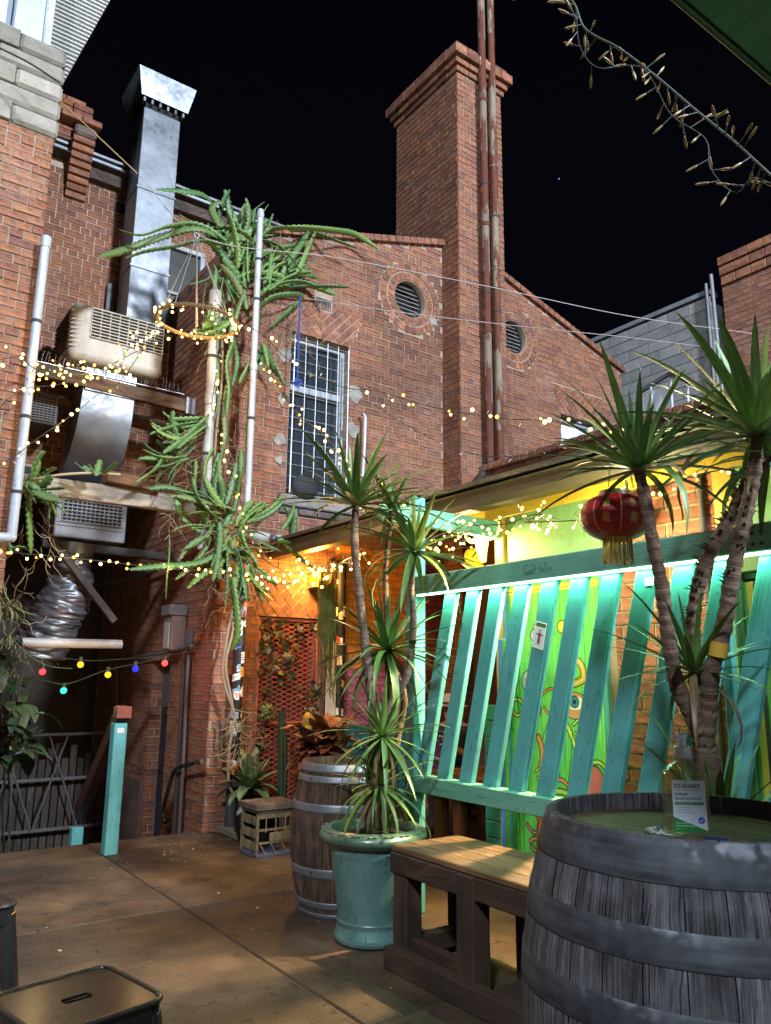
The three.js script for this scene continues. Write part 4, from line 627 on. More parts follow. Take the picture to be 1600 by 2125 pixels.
{ // painted door behind the screen: streaky greens, curling tentacles, an eye
  const art = canvasTex(512, 1280, (c, w, h) => {
    const q = rngOf(77); c.fillStyle = '#62c04a'; c.fillRect(0, 0, w, h);
    for (let i = 0; i < 1900; i++) { const x = q() * w, y = q() * h, L = 30 + q() * 140; c.strokeStyle = ['#3eb46a', '#94dc4a', '#47bc7a', '#c2e85a', '#34a66c', '#74d25a', '#3faf88'][Math.floor(q() * 7)]; c.globalAlpha = 0.5; c.lineWidth = 1 + q() * 4; c.beginPath(); c.moveTo(x, y); c.lineTo(x + (q() - 0.5) * 6, y + L); c.stroke(); }
    c.globalAlpha = 1; c.fillStyle = '#e3cf35'; c.fillRect(0, 40, w, 26); c.fillStyle = '#6a6a10'; c.fillRect(0, 54, w, 3); c.fillStyle = '#d9d23a'; c.fillRect(20, 60, 26, 420);
    for (const x of [60, 180, 300, 420]) { c.strokeStyle = '#1d5a2a'; c.lineWidth = 2; c.beginPath(); c.moveTo(x, 70); c.lineTo(x + 4, h); c.stroke(); }
    const ten = (p, wd, col) => { c.lineCap = 'round'; for (const [lw, s] of [[wd + 8, '#1c2a12'], [wd, col], [wd * 0.35, '#ffffff44']]) { c.strokeStyle = s; c.lineWidth = lw; c.beginPath(); c.moveTo(p[0], p[1]); for (let i = 2; i + 3 < p.length; i += 4) c.quadraticCurveTo(p[i], p[i + 1], p[i + 2], p[i + 3]); c.stroke(); } };
    ten([330, 1280, 420, 1000, 380, 760, 330, 560, 260, 560], 16, '#b8cc3a'); ten([120, 1280, 240, 1120, 330, 1020, 380, 820, 240, 850], 18, '#9cc83a'); ten([440, 1280, 500, 1100, 430, 960, 420, 860, 500, 820], 16, '#74c04a'); ten([300, 1280, 360, 1180, 480, 1120], 18, '#5db044');
    for (let i = 0; i < 16; i++) { const x = q() * w, y = 300 + q() * 900, s = 30 + q() * 50; ten([x, y, x + s, y - s, x + s * 1.6, y + s * 0.4, x + s * 0.8, y + s * 1.4, x + s * 0.2, y + s * 0.6], 5 + q() * 7, ['#a8d23c', '#d8c23a', '#d87a4a', '#5fb84a', '#c05a6a'][Math.floor(q() * 5)]); }
    for (let i = 0; i < 26; i++) { c.strokeStyle = '#1c3a16'; c.lineWidth = 2 + q() * 2; const x = q() * w, y = 500 + q() * 780; c.beginPath(); c.moveTo(x, y); c.quadraticCurveTo(x + 60 * (q() - 0.5), y - 90, x + 120 * (q() - 0.5), y - 160 - q() * 80); c.stroke(); }
    ten([150, 960, 250, 860, 290, 980, 230, 1080, 150, 1020, 150, 940, 220, 960], 22, '#d0602e'); ten([160, 650, 190, 700, 170, 760, 190, 800, 170, 850], 22, '#c8702e'); ten([320, 340, 420, 330, 410, 420, 330, 460, 300, 420], 24, '#d8a23a');
    const dot = (x, y, r, col, ex = 1) => { c.fillStyle = '#2a2412'; c.beginPath(); c.ellipse(x, y, r + 4, (r + 4) * ex, 0, 0, 7); c.fill(); c.fillStyle = col; c.beginPath(); c.ellipse(x, y, r, r * ex, 0, 0, 7); c.fill(); };
    dot(190, 230, 44, '#d8cf5a'); dot(170, 244, 36, '#b9bcc0', 0.8); dot(120, 430, 44, '#b4b8c0'); dot(310, 215, 24, '#e0c63a');
    dot(360, 520, 62, '#d08a5a', 0.8); c.fillStyle = '#f2ecdc'; c.beginPath(); c.ellipse(360, 510, 52, 26, 0, 0, 7); c.fill(); dot(360, 506, 20, '#2f7f9a'); c.fillStyle = '#101418'; c.beginPath(); c.arc(360, 506, 9, 0, 7); c.fill();
    dot(130, 520, 26, '#8a2f3e', 0.6); dot(160, 545, 20, '#a0405a'); dot(445, 800, 44, '#cf6a62', 1.4); dot(110, 900, 36, '#e0cf3c', 0.55);
  });
  const d = thing('mural_door', 'green painted door with curling tentacles and an eye behind the slats', 'door', V3(WX, 0, -3.6));
  const g = new THREE.BoxGeometry(0.84, 2.16, 0.035); g.rotateY(-Math.PI / 2); part('door_leaf', g.translate(WX - 0.035, 1.1, -3.66), mat([0.82, 0.82, 0.82], { map: art, roughness: 0.55 }), d);
  for (const z of [-4.1, -3.22]) part('door_frame', box(WX - 0.075, WX - 0.03, 0, 2.2, z - 0.02, z + 0.02, 0.004, 1, 1), z < -4 ? paintM([0.06, 0.3, 0.42]) : paintM([0.1, 0.4, 0.35]), d);
  part('door_head', box(WX - 0.07, WX - 0.03, 2.18, 2.24, -4.12, -3.2, 0.004), paintM([0.4, 0.5, 0.2]), d);
  const sb = thing('striped_board', 'tall blue and green striped board leaning against the wall beside the mural door', 'board', V3(WX - 0.1, 0, -4.1));
  part('board', box(WX - 0.13, WX - 0.09, 0.02, 1.75, -4.12, -4.04, 0.008, 1, 1), paintM([0.06, 0.25, 0.5]), sb);
  part('stripe', box(WX - 0.134, WX - 0.12, 0.03, 1.74, -4.065, -4.035, 0.003, 1, 1), paintM([0.1, 0.45, 0.05]), sb);
  const art2 = canvasTex(256, 1024, (c, w, h) => { const q = rngOf(5); c.fillStyle = '#4c8f3e'; c.fillRect(0, 0, w, h); for (let i = 0; i < 700; i++) { c.strokeStyle = ['#3d7f38', '#5da048', '#2f6f34', '#6aae52'][Math.floor(q() * 4)]; c.globalAlpha = 0.5; c.lineWidth = 1 + q() * 4; const x = q() * w, y = q() * h; c.beginPath(); c.moveTo(x, y); c.lineTo(x, y + 60 + q() * 120); c.stroke(); } c.globalAlpha = 1; c.fillStyle = '#c8a93a'; c.fillRect(6, 0, 12, h); c.fillStyle = '#17140c'; c.fillRect(18, 0, 8, h);
    c.fillStyle = '#17140c'; c.beginPath(); c.ellipse(170, 520, 74, 110, 0, 0, 7); c.fill(); c.fillStyle = '#b02a1c'; c.beginPath(); c.ellipse(170, 520, 66, 102, 0, 0, 7); c.fill(); c.strokeStyle = '#17140c'; c.lineWidth = 46; c.lineCap = 'round'; c.beginPath(); c.moveTo(120, 430); c.quadraticCurveTo(70, 380, 90, 310); c.stroke(); c.strokeStyle = '#c9a24a'; c.lineWidth = 34; c.stroke(); c.strokeStyle = '#d85a3a'; c.lineWidth = 8; for (const k of [-30, 0, 30]) { c.beginPath(); c.moveTo(165 + k, 440); c.lineTo(170 + k, 600); c.stroke(); } c.strokeStyle = '#241812'; c.lineWidth = 22; c.beginPath(); c.moveTo(110, 740); c.quadraticCurveTo(150, 790, 250, 760); c.stroke(); c.fillStyle = '#111'; c.fillRect(110, 790, 14, 34); });
  const d2 = thing('painted_door', 'green door with a painted red horned head at the end of the screen', 'door', V3(WX, 0, -1.9));
  const g2 = new THREE.BoxGeometry(0.8, 2.0, 0.035); g2.rotateY(-Math.PI / 2); part('door_leaf', g2.translate(WX - 0.04, 1.0, -1.87), mat([0.8, 0.8, 0.8], { map: art2, roughness: 0.55 }), d2);
  part('door_frame', box(WX - 0.12, WX - 0.03, 0, 2.05, -2.41 + 0.03, -2.29, 0.008, 1, 1), paintM([0.2, 0.42, 0.16]), d2);
  part('door_stop', box(WX - 0.08, WX - 0.03, 0, 2.05, -2.289, -2.275, 0.002, 1, 1), paintM([0.14, 0.34, 0.12]), d2);
  part('door_head', box(WX - 0.1, WX - 0.03, 2.05, 2.15, -2.41, -1.4, 0.004), paintM([0.14, 0.26, 0.08]), d2);
}
// ---------------------------------------------------------------- barrels
function barrel(label, C, H, rh, rb, hoops, wc, hc, nst) {
  const t = thing('wine_barrel', label, 'barrel', C.clone());
  const rad_ = (y) => rb - (rb - rh) * Math.pow(Math.abs(2 * y / H - 1), 2), N = 14;
  const ms = [0, 1, 2, 3].map((i) => mat(wc.map((v) => v * [1, 0.78, 1.2, 0.9][i]), { map: TX.oak, bumpMap: TX.oakB, bumpScale: 0.008, roughness: 0.85 }));
  for (let i = 0; i < nst; i++) {
    const a0 = i / nst * 2 * Math.PI, da = 2 * Math.PI / nst - 0.006, prof = [];
    for (let k = 0; k <= N; k++) prof.push([rad_(H * k / N) + rr(-0.0008, 0.0008), H * k / N]);
    prof.push([rad_(H) - 0.026, H], [rad_(H) - 0.03, H - 0.09]);
    const g = new THREE.LatheGeometry(prof.map((p) => new THREE.Vector2(...p)), 2, a0, da), u = g.attributes.uv; const ou = rr(0, 3); for (let k = 0; k < u.count; k++) u.setXY(k, u.getX(k) * 0.26 + ou, u.getY(k) * H * 2.2);
    const o = place('stave', g, pick(ms), t, C); o.castShadow = o.receiveShadow = true;
  }
  for (const [y0, y1] of hoops) { const pr = []; for (let k = 0; k <= 4; k++) { const y = y0 + (y1 - y0) * k / 4; pr.push([rad_(y) + 0.003, y]); } pr.push([rad_(y1) - 0.004, y1]); pr.unshift([rad_(y0) - 0.004, y0]); place('hoop', lathe(pr, 64), hc, t, C); const a = rr(0, 6.28); place('rivet', new THREE.SphereGeometry(0.007, 8, 6).translate((rad_((y0 + y1) / 2) + 0.003) * Math.cos(a), (y0 + y1) / 2, (rad_((y0 + y1) / 2) + 0.003) * Math.sin(a)), DARK, t, C); }
  const hr = rad_(H - 0.05) - 0.022; // head boards
  for (let i = -3; i <= 3; i++) { const w = hr * 2 / 7, x = i * w, a = Math.max(Math.abs(x - w / 2), Math.abs(x + w / 2)), L = 2 * Math.sqrt(Math.max(0.004, hr * hr - Math.min(Math.abs(x - w / 2), Math.abs(x + w / 2)) ** 2)); const pts = clipPoly([[x - w / 2 + 0.001, -1], [x + w / 2 - 0.001, -1], [x + w / 2 - 0.001, 1], [x - w / 2 + 0.001, 1]], circlePts(0, 0, hr, 40)); if (pts.length > 2) { const g = extr(pts, 0.02); g.rotateX(-Math.PI / 2); uvBox(g, 1.2, 2); place('head_board', g.translate(0, H - 0.07, 0), woodM(tint([0.24, 0.15, 0.08], 0.85, 1.1), { roughness: 0.7 }), t, C); } }
  return t;
}
const iron = mat([0.42, 0.44, 0.5], { map: TX.hoop, bumpMap: TX.hoop, bumpScale: 0.0008, roughness: 0.65, metalness: 0.45 });
const nearB = V3(2.11, 0, -1.4), NBH = 1.1;
barrel('large grey weathered barrel with the sanitiser bottle on its head', nearB, NBH, 0.41, 0.5, [[1.0, 1.098], [0.83, 0.905], [0.665, 0.74], [0.38, 0.455], [0.2, 0.27], [0.002, 0.1]], [0.2, 0.194, 0.21], iron, 30);
const backB = V3(2.99, 0, -4.58);
barrel('smaller brown barrel with shiny top hoops behind the turquoise plant pot', backB, 0.92, 0.29, 0.365, [[0.868, 0.918], [0.805, 0.845], [0.63, 0.68], [0.245, 0.3], [0.06, 0.1], [0.003, 0.03]], [0.22, 0.12, 0.07], mat([0.4, 0.41, 0.43], { map: TX.zinc, roughness: 0.5, metalness: 0.75 }), 26);
// ---------------------------------------------------------------- things on the near barrel
{
  const Y = NBH - 0.049, b = onY(1428, 1738, Y), t = thing('sanitiser_bottle', 'clear pump bottle of hand sanitiser with a white and green label', 'bottle', b.clone());
  const ax = cR0.clone(), yaw = Math.atan2(-ax.z, ax.x) - 0.06, W = 0.088, D = 0.05, H = 0.145;
  const sh = (w, d, n = 5) => { const s = new THREE.Shape(), X = w / 2, Z = d / 2, r = Math.min(X, Z) * 0.75; s.moveTo(-X + r, -Z); s.lineTo(X - r, -Z); s.quadraticCurveTo(X, -Z, X, -Z + r); s.lineTo(X, Z - r); s.quadraticCurveTo(X, Z, X - r, Z); s.lineTo(-X + r, Z); s.quadraticCurveTo(-X, Z, -X, Z - r); s.lineTo(-X, -Z + r); s.quadraticCurveTo(-X, -Z, -X + r, -Z); return s.getPoints(n); };
  const body = (k) => { const lv = [[0, 0.9], [0.006, 0.98], [0.012, 1], [H - 0.035, 0.97], [H - 0.026, 0.95], [H - 0.008, 0.55], [H - 0.002, 0.34], [H + 0.01, 0.3]], rows = lv.map(([y, s]) => sh(W * s * k, Math.max(D * (s < 0.6 ? s * 1.25 : s), 0.02) * k).map((p) => V3(p.x, y, p.y))), pos = [], n = rows[0].length;
    for (let i = 0; i + 1 < rows.length; i++) for (let j = 0; j < n; j++) { const a = rows[i][j], c = rows[i][(j + 1) % n], e = rows[i + 1][(j + 1) % n], f = rows[i + 1][j]; pos.push(...a, ...f, ...e, ...a, ...e, ...c); }
    for (const [r, fl] of [[rows[0], 0], [rows[rows.length - 1], 1]]) for (let j = 1; j + 1 < n; j++) pos.push(...(fl ? [...r[0], ...r[j + 1], ...r[j]] : [...r[0], ...r[j], ...r[j + 1]]));
    const g = new THREE.BufferGeometry(); g.setAttribute('position', new THREE.Float32BufferAttribute(pos, 3)); return toCreasedNormals(mergeVertices(g), 0.7); };
  const put = (n, g, m) => place(n, g.scale(1.42, 1.42, 1.42).rotateY(yaw), m, t, b);
  put('bottle_body', body(1), mat([0.72, 0.74, 0.55], { transmission: 0.88, roughness: 0.07, thickness: 0, ior: 1.4 }));
  const lb = canvasTex(512, 760, (c, w, h) => { c.fillStyle = '#e9ecf4'; c.fillRect(0, 0, w, h); c.fillStyle = '#16171c'; c.font = 'bold 82px sans-serif'; c.fillText('OZ-GUARD', 26, 112, 460); c.fillRect(28, 140, 452, 4); c.fillStyle = '#33363e'; c.font = 'bold 60px sans-serif'; c.fillText('Instant', 30, 222); c.fillText('Hand Sanitiser', 30, 290, 450); c.fillStyle = '#3f9a63'; c.fillRect(30, 320, 450, 46); c.fillStyle = '#cfe8d8'; c.font = '26px sans-serif'; c.fillText('Antibacterial protection', 52, 352, 400); c.fillStyle = '#50545c'; c.font = '25px sans-serif'; c.fillText('No Water Required', 52, 412); c.fillText('With Added Aloe Vera', 52, 450); c.fillText('Leaves Hands Feeling Soft', 52, 488); c.strokeStyle = '#c3c8d4'; c.lineWidth = 4; for (const [x, y] of [[440, 470], [330, 600]]) { c.beginPath(); for (let i = 0; i <= 6; i++) c.lineTo(x + 60 * Math.cos(i * 1.047 + 0.5), y + 60 * Math.sin(i * 1.047 + 0.5)); c.stroke(); } c.fillStyle = '#2f8a45'; c.beginPath(); c.moveTo(0, 540); c.lineTo(w, 740); c.lineTo(w, h); c.lineTo(0, h); c.fill(); c.fillStyle = '#d8f0de'; c.font = 'bold 26px sans-serif'; c.fillText('70% v/v Alcohol', 30, 640); c.font = 'bold 28px sans-serif'; c.fillText('Kills 99.99% of Germs', 30, 684); c.font = '22px sans-serif'; c.fillText('500 ml', 30, 722); c.fillStyle = '#2a5fd0'; c.beginPath(); c.arc(425, 590, 50, 0, 7); c.fill(); c.strokeStyle = '#fff'; c.lineWidth = 10; c.beginPath(); c.moveTo(402, 588); c.lineTo(420, 612); c.lineTo(452, 566); c.stroke(); });
  const lg = new THREE.BoxGeometry(0.063, 0.094, 0.0006); put('label', lg.translate(-0.001, 0.062, D / 2 + 0.0008), mat([0.95, 0.95, 0.95], { map: lb, roughness: 0.35 }));
  const wp = mat([0.72, 0.75, 0.8], { roughness: 0.3 });
  put('pump_collar', lathe([[0, 0], [0.0165, 0], [0.0165, 0.02], [0.015, 0.022], [0, 0.022]], 24).translate(0, H + 0.004, 0), wp);
  put('pump_head', merge([lathe([[0, 0], [0.008, 0], [0.008, 0.018], [0.011, 0.019], [0.011, 0.027], [0, 0.028]], 20).translate(0, H + 0.025, 0), rod(V3(0, H + 0.046, 0), V3(-0.02, H + 0.044, 0.02), 0.005, 10)]), wp);
  put('dip_tube', rod(V3(0, 0.015, 0), V3(0, H + 0.01, 0), 0.004, 10), mat([0.7, 0.7, 0.66], { roughness: 0.4 }));
  put('gel', lathe([[0, 0], [0.5, 0], [0.5, 1], [0, 1]], 28).scale(W * 0.9, 0.036, D * 0.86).translate(0, 0.006, 0), mat([0.8, 0.82, 0.6], { transmission: 1, roughness: 0.05, thickness: 0, color: lin(0.82, 0.84, 0.6) }));
  const dc = onY(1385, 1733, Y), dish = thing('patterned_dish', 'small patterned dish lying beside the sanitiser bottle', 'dish', dc.clone());
  const dt = canvasTex(256, 256, (c, w) => { const q = rngOf(8); c.fillStyle = '#c9ccd2'; c.fillRect(0, 0, w, w); for (let i = 0; i < 90; i++) { const a = q() * 7, r = 70 + q() * 45; c.fillStyle = ['#2f7f78', '#3a5f9a', '#b05a4a', '#d8d2c0', '#2a3a4a', '#7a9a86'][Math.floor(q() * 6)]; c.beginPath(); c.ellipse(128 + r * Math.cos(a), 128 + r * Math.sin(a), 6 + q() * 12, 5 + q() * 8, a, 0, 7); c.fill(); } });
  const dg = new THREE.LatheGeometry([[0, 0.003], [0.042, 0.003], [0.056, 0.012], [0.06, 0.013], [0.058, 0.009], [0.044, 0], [0, 0]].map((p) => new THREE.Vector2(...p)), 40); { const p = dg.attributes.position, u = dg.attributes.uv; for (let i = 0; i < p.count; i++) u.setXY(i, 0.5 + p.getX(i) * 7.5, 0.5 + p.getZ(i) * 7.5); } place('plate', dg, mat([0.9, 0.9, 0.9], { map: dt, roughness: 0.2 }), dish, dc);
  const pn = onY(1500, 1745, Y), pen = thing('blue_pen', 'blue pen lying on the barrel head beside the bottle', 'pen', pn.clone()); part('barrel', rod(onY(1462, 1738, Y + 0.005), onY(1512, 1744, Y + 0.005), 0.005, 10), mat([0.01, 0.05, 0.35], { roughness: 0.3 }), pen); part('tip', rod(onY(1512, 1744, Y + 0.005), onY(1517, 1744.6, Y + 0.005), 0.005, 10, 0.001), mat([0.5, 0.5, 0.5], { metalness: 1, roughness: 0.3 }), pen);
}
// ---------------------------------------------------------------- bench
{
  const t = thing('timber_bench', 'rough brown timber bench with planked seat and block legs behind the large barrel', 'bench', V3(3.1, 0, -2.8));
  const dk = woodM([0.085, 0.042, 0.022]), tp = () => woodM(tint([0.26, 0.15, 0.068], 0.85, 1.12), { roughness: 0.6 });
  const x0 = 2.66, x1 = 3.15, z0 = -3.62, z1 = -1.6, Y = 0.58; for (let i = 0; i < 4; i++) { const w = (x1 - x0) / 4; part('seat_plank', box(x0 + i * w + 0.002, x0 + (i + 1) * w - 0.002, Y - 0.03, Y + rr(-0.002, 0.002), z0 + rr(-0.008, 0.008), z1, 0.005, 1, 2), tp(), t); }
  part('side_rail', box(x0 - 0.012, x0 + 0.05, Y - 0.135, Y - 0.031, z0 + 0.005, -3.075, 0.006, 1, 2), dk, t); part('side_rail', box(x0 - 0.012, x0 + 0.05, Y - 0.135, Y - 0.031, -2.94, z1, 0.006, 1, 2), dk, t); part('side_rail', box(x1 - 0.05, x1, Y - 0.135, Y - 0.031, z0 + 0.02, z1, 0.006, 1, 2), dk, t);
  part('end_rail', box(x0 + 0.052, x1 - 0.052, Y - 0.12, Y - 0.031, z0 + 0.02, z0 + 0.07, 0.006, 1, 0), dk, t);
  part('leg', box(x0 - 0.014, x0 + 0.1, 0, Y - 0.032, -3.07, -2.945, 0.008, 1, 1), dk, t);
  for (const [a, b, c, d] of [[x0 + 0.0, x0 + 0.11, -3.6, -3.48], [x1 - 0.11, x1 - 0.005, -3.6, -3.48], [x1 - 0.11, x1 - 0.005, -3.07, -2.95], [x0, x0 + 0.11, -1.78, -1.66], [x1 - 0.11, x1 - 0.005, -1.78, -1.66]]) part('leg', box(a, b, 0, Y - 0.136, c, d, 0.008, 1, 1), dk, t);
  part('stretcher', box(x0 + 0.03, x0 + 0.08, 0.04, 0.14, -3.478, -3.072, 0.006, 1, 2), dk, t); part('cross_piece', box(x0 + 0.112, x1 - 0.112, 0.04, 0.13, -3.58, -3.5, 0.006, 1, 0), dk, t);
  part('foot_rail', box(x0 - 0.09, x0 - 0.016, 0, 0.11, -3.56, -1.98, 0.008, 1, 2), woodM([0.075, 0.038, 0.022]), t);
}
// ---------------------------------------------------------------- stools
{
  const mk = (label, C, rot) => {
    const t = thing('metal_stool', label, 'stool', V3(C.x, 0, C.z), 'black metal stools'); t.rotation.y = rot;
    const blk = mat([0.012, 0.011, 0.01], { roughness: 0.25, metalness: 0.0, clearcoat: 0.4, clearcoatRoughness: 0.16, bumpMap: TX.sandB, bumpScale: 0.0008 });
    const P = (n, g, m = blk) => { const o = new THREE.Mesh(g, m); o.name = n; o.castShadow = o.receiveShadow = true; t.add(o); return o; };
    const S = 0.165, r = 0.05, rs = (s, k) => { const h = new THREE.Shape(); h.moveTo(-s + k, -s); h.lineTo(s - k, -s); h.quadraticCurveTo(s, -s, s, -s + k); h.lineTo(s, s - k); h.quadraticCurveTo(s, s, s - k, s); h.lineTo(-s + k, s); h.quadraticCurveTo(-s, s, -s, s - k); h.lineTo(-s, -s + k); h.quadraticCurveTo(-s, -s, -s + k, -s); return h; };
    const top = rs(S - 0.008, r); const hole = new THREE.Path(); hole.moveTo(-0.035, -0.02); hole.lineTo(0.035, -0.02); hole.lineTo(0.042, 0); hole.lineTo(0.035, 0.02); hole.lineTo(-0.035, 0.02); hole.lineTo(-0.042, 0); top.holes.push(hole);
    P('seat', new THREE.ExtrudeGeometry(top, { depth: 0.004, bevelEnabled: true, bevelSize: 0.002, bevelThickness: 0.002, bevelSegments: 2, curveSegments: 8 }).rotateX(-Math.PI / 2).translate(0, C.y - 0.008, 0));
    const rim = rs(S, r).getPoints(8).map((p) => V3(p.x, C.y - 0.004, p.y)); P('rim', new THREE.TubeGeometry(new THREE.CatmullRomCurve3(rim, true), 90, 0.008, 8, true));
    const sk = rs(S, r); sk.holes.push(new THREE.Path(rs(S - 0.006, r).getPoints(8))); P('skirt', new THREE.ExtrudeGeometry(sk, { depth: 0.06, bevelEnabled: false, curveSegments: 8 }).rotateX(-Math.PI / 2).translate(0, C.y - 0.066, 0));
    for (const a of [-1, 1]) for (const b of [-1, 1]) { const L = P('leg', beam(V3(a * 0.135, C.y - 0.03, b * 0.135), V3(a * 0.2, 0, b * 0.2), 0.055, 0.05, 0.01)); }
    P('hole_shade', new THREE.BoxGeometry(0.12, 0.004, 0.08).translate(0, C.y - 0.022, 0), DARK);  // added dark plate, makes the hand hole read as shaded
    return t;
  };
  const Y = 0.65, c1 = onY(222, 2003, Y), c2 = onY(342, 2066, Y), e = c2.clone().sub(c1).normalize(), p = V3(e.z, 0, -e.x).multiplyScalar(-1);
  const inw = V3(-Math.abs(e.z), 0, e.x * Math.sign(e.z)); const C = c1.clone().addScaledVector(e, 0.155).addScaledVector(inw, 0.165); C.y = Y;
  mk('glossy black square metal stool with a hand hole in its seat', C, -Math.atan2(inw.z, inw.x) + Math.PI);
  const D = onY(20, 1850, Y); mk('black metal stool standing farther along the paving than the square hand-hole stool', V3(D.x - 0.2, Y, D.z + 0.06), 0.25);
}
// ---------------------------------------------------------------- leaves
function blade(L, W, droop, fold = 0.35, tip = 0.62, seg = 7, base = 0.5) { // grows along +y, droops towards +z, folded along its rib
  const pos = [], uv = [], idx = []; let y = 0, z = 0;
  for (let i = 0; i <= seg; i++) {
    const t = i / seg, a = droop * t * t; if (i) { y += Math.cos(a) * L / seg; z += Math.sin(a) * L / seg; }
    const w = W / 2 * Math.min(1, base + t * 2.2) * Math.pow(Math.max(0, 1 - t), tip) + 0.0008, n = V3(0, -Math.sin(a), Math.cos(a));
    for (const s of [-1, 0, 1]) { const f = s ? -fold * w : 0; pos.push(s * w, y + n.y * f, z + n.z * f); uv.push(0.5 + s * 0.5, t); }
    if (i) for (const s of [0, 1]) { const a0 = (i - 1) * 3 + s, b0 = i * 3 + s; idx.push(a0, a0 + 1, b0 + 1, a0, b0 + 1, b0); }
  }
  const g = new THREE.BufferGeometry(); g.setAttribute('position', new THREE.Float32BufferAttribute(pos, 3)); g.setAttribute('uv', new THREE.Float32BufferAttribute(uv, 2)); g.setIndex(idx); g.computeVertexNormals(); return g;
}
function broad(L, W, droop = 0.5, wave = 0.06, seg = 8) { // oval leaf
  const pos = [], uv = [], idx = []; let y = 0, z = 0;
  for (let i = 0; i <= seg; i++) { const t = i / seg, a = droop * t; if (i) { y += Math.cos(a) * L / seg; z += Math.sin(a) * L / seg; } const w = W / 2 * Math.pow(Math.sin(Math.PI * Math.pow(t, 0.8)), 0.9) + 0.001; for (const s of [-1, 0, 1]) { pos.push(s * w, y, z + (s ? -0.25 * w + wave * W * Math.sin(i * 2 + s) : 0)); uv.push(0.5 + 0.5 * s, t); } if (i) for (const s of [0, 1]) { const p = (i - 1) * 3 + s, q = i * 3 + s; idx.push(p, p + 1, q + 1, p, q + 1, q); } }
  const g = new THREE.BufferGeometry(); g.setAttribute('position', new THREE.Float32BufferAttribute(pos, 3)); g.setAttribute('uv', new THREE.Float32BufferAttribute(uv, 2)); g.setIndex(idx); g.computeVertexNormals(); return g;
}
const leafM = (c, o = {}) => mat(c, { map: TX.leaf, roughness: 0.5, transmission: 0.18, thickness: 0, ...o });
const aim = (o, d, out) => { // +y to d, +z (droop side) outwards/down
  const y = d.clone().normalize(), x = y.clone().cross(out).normalize(); if (x.lengthSq() < 0.1) x.set(1, 0, 0); const z = x.clone().cross(y); o.quaternion.setFromRotationMatrix(new THREE.Matrix4().makeBasis(x, y, z.negate().multiplyScalar(-1))); };
const yuccaGeo = [blade(1, 0.085, 0.12), blade(1, 0.08, 0.28), blade(1, 0.09, 0.5), blade(1, 0.085, 1.0), blade(1, 0.08, 0.05), blade(1, 0.075, 1.7), blade(1, 0.095, 0.35)];
const yuccaM = [leafM([0.17, 0.34, 0.08]), leafM([0.2, 0.39, 0.085]), leafM([0.13, 0.28, 0.085]), leafM([0.28, 0.42, 0.08]), leafM([0.16, 0.33, 0.09])], dryM = leafM([0.28, 0.2, 0.09]), oliveM = leafM([0.16, 0.18, 0.05]);
function crown(owner, P, axis, n, L, o = {}) {
  const ax = axis.clone().normalize(), s = V3(0, 0, 1).cross(ax).normalize(), u = ax.clone().cross(s), dn = V3(0, -1, 0), lo = o.lo ?? 8, hi = o.hi ?? 105, sh = (o.wide || 1) * 1.25;
  for (let i = 0; i < n; i++) {
    const k = i / n, ph = i * 2.39996 + rr(-0.25, 0.25), th = (lo + (hi - lo) * Math.pow(k, 0.85)) * rad * rr(0.88, 1.12);
    const out = s.clone().multiplyScalar(Math.cos(ph)).addScaledVector(u, Math.sin(ph)), d = ax.clone().multiplyScalar(Math.cos(th)).addScaledVector(out, Math.sin(th));
    const g = th < 0.5 ? yuccaGeo[pick([0, 4])] : th < 1.1 ? yuccaGeo[pick([0, 1, 6, 1])] : th < 1.6 ? yuccaGeo[pick([1, 2, 6])] : yuccaGeo[pick([2, 3, 5])];
    const dry = k > (o.dry ?? 0.93) && R() < 0.6;
    const m = place('leaf', g, dry ? dryM : k > 0.8 && R() < 0.3 ? oliveM : pick(yuccaM), owner, P.clone().addScaledVector(ax, -0.05 * k * L + 0.02).addScaledVector(out, 0.012));
    // the blade's droop axis points down
    const y = d, side = y.clone().cross(dn); if (side.lengthSq() < 1e-3) side.copy(s); side.normalize(); const z = side.clone().cross(y).normalize(); m.quaternion.setFromRotationMatrix(new THREE.Matrix4().makeBasis(side.clone().negate(), y, z.dot(dn) > 0 ? z : z.negate()));
    if (new THREE.Matrix4().makeRotationFromQuaternion(m.quaternion).determinant() < 0) m.quaternion.identity();
    const basisX = y.clone().cross(z); m.quaternion.setFromRotationMatrix(new THREE.Matrix4().makeBasis(basisX, y, z));
    const l = L * rr(0.72, 1.08) * (k < 0.12 ? 0.75 : 1); m.scale.set(l * sh * rr(0.85, 1.15), l, l);
  }
}
const barkT = canvasTex(128, 512, (c, w, h) => { const q = rngOf(31); c.fillStyle = '#7a6553'; c.fillRect(0, 0, w, h); for (let i = 0; i < 90; i++) { const y = i / 90 * h + q() * 4; c.fillStyle = ['#54433a', '#8f7a68', '#6b5648', '#a08c7a', '#4a3a32'][Math.floor(q() * 5)]; c.globalAlpha = 0.7; c.fillRect(0, y, w, 1 + q() * 4); } c.globalAlpha = 1; for (let i = 0; i < 60; i++) { c.fillStyle = '#3d2f28'; c.fillRect(q() * w, q() * h, 6 + q() * 14, 2); } }); barkT.wrapS = barkT.wrapT = THREE.RepeatWrapping; barkT.repeat.set(3, 2.2);
const barkM = mat([0.62, 0.6, 0.58], { map: barkT, bumpMap: TX.clayB, bumpScale: 0.01, roughness: 0.95 }), barkD = mat([0.5, 0.44, 0.4], { map: barkT, bumpMap: TX.clayB, bumpScale: 0.012, roughness: 0.95 });
function trunk(owner, pts, r0, r1, m = barkM) { const g = tube(pts, r0, 12, pts.length * 14, (t) => (r0 + (r1 - r0) * t) * (1 + 0.07 * Math.sin(t * 150) + 0.05 * Math.sin(t * 37))); part('trunk', g, m, owner); }
const soilM = sandM([0.035, 0.025, 0.018]);
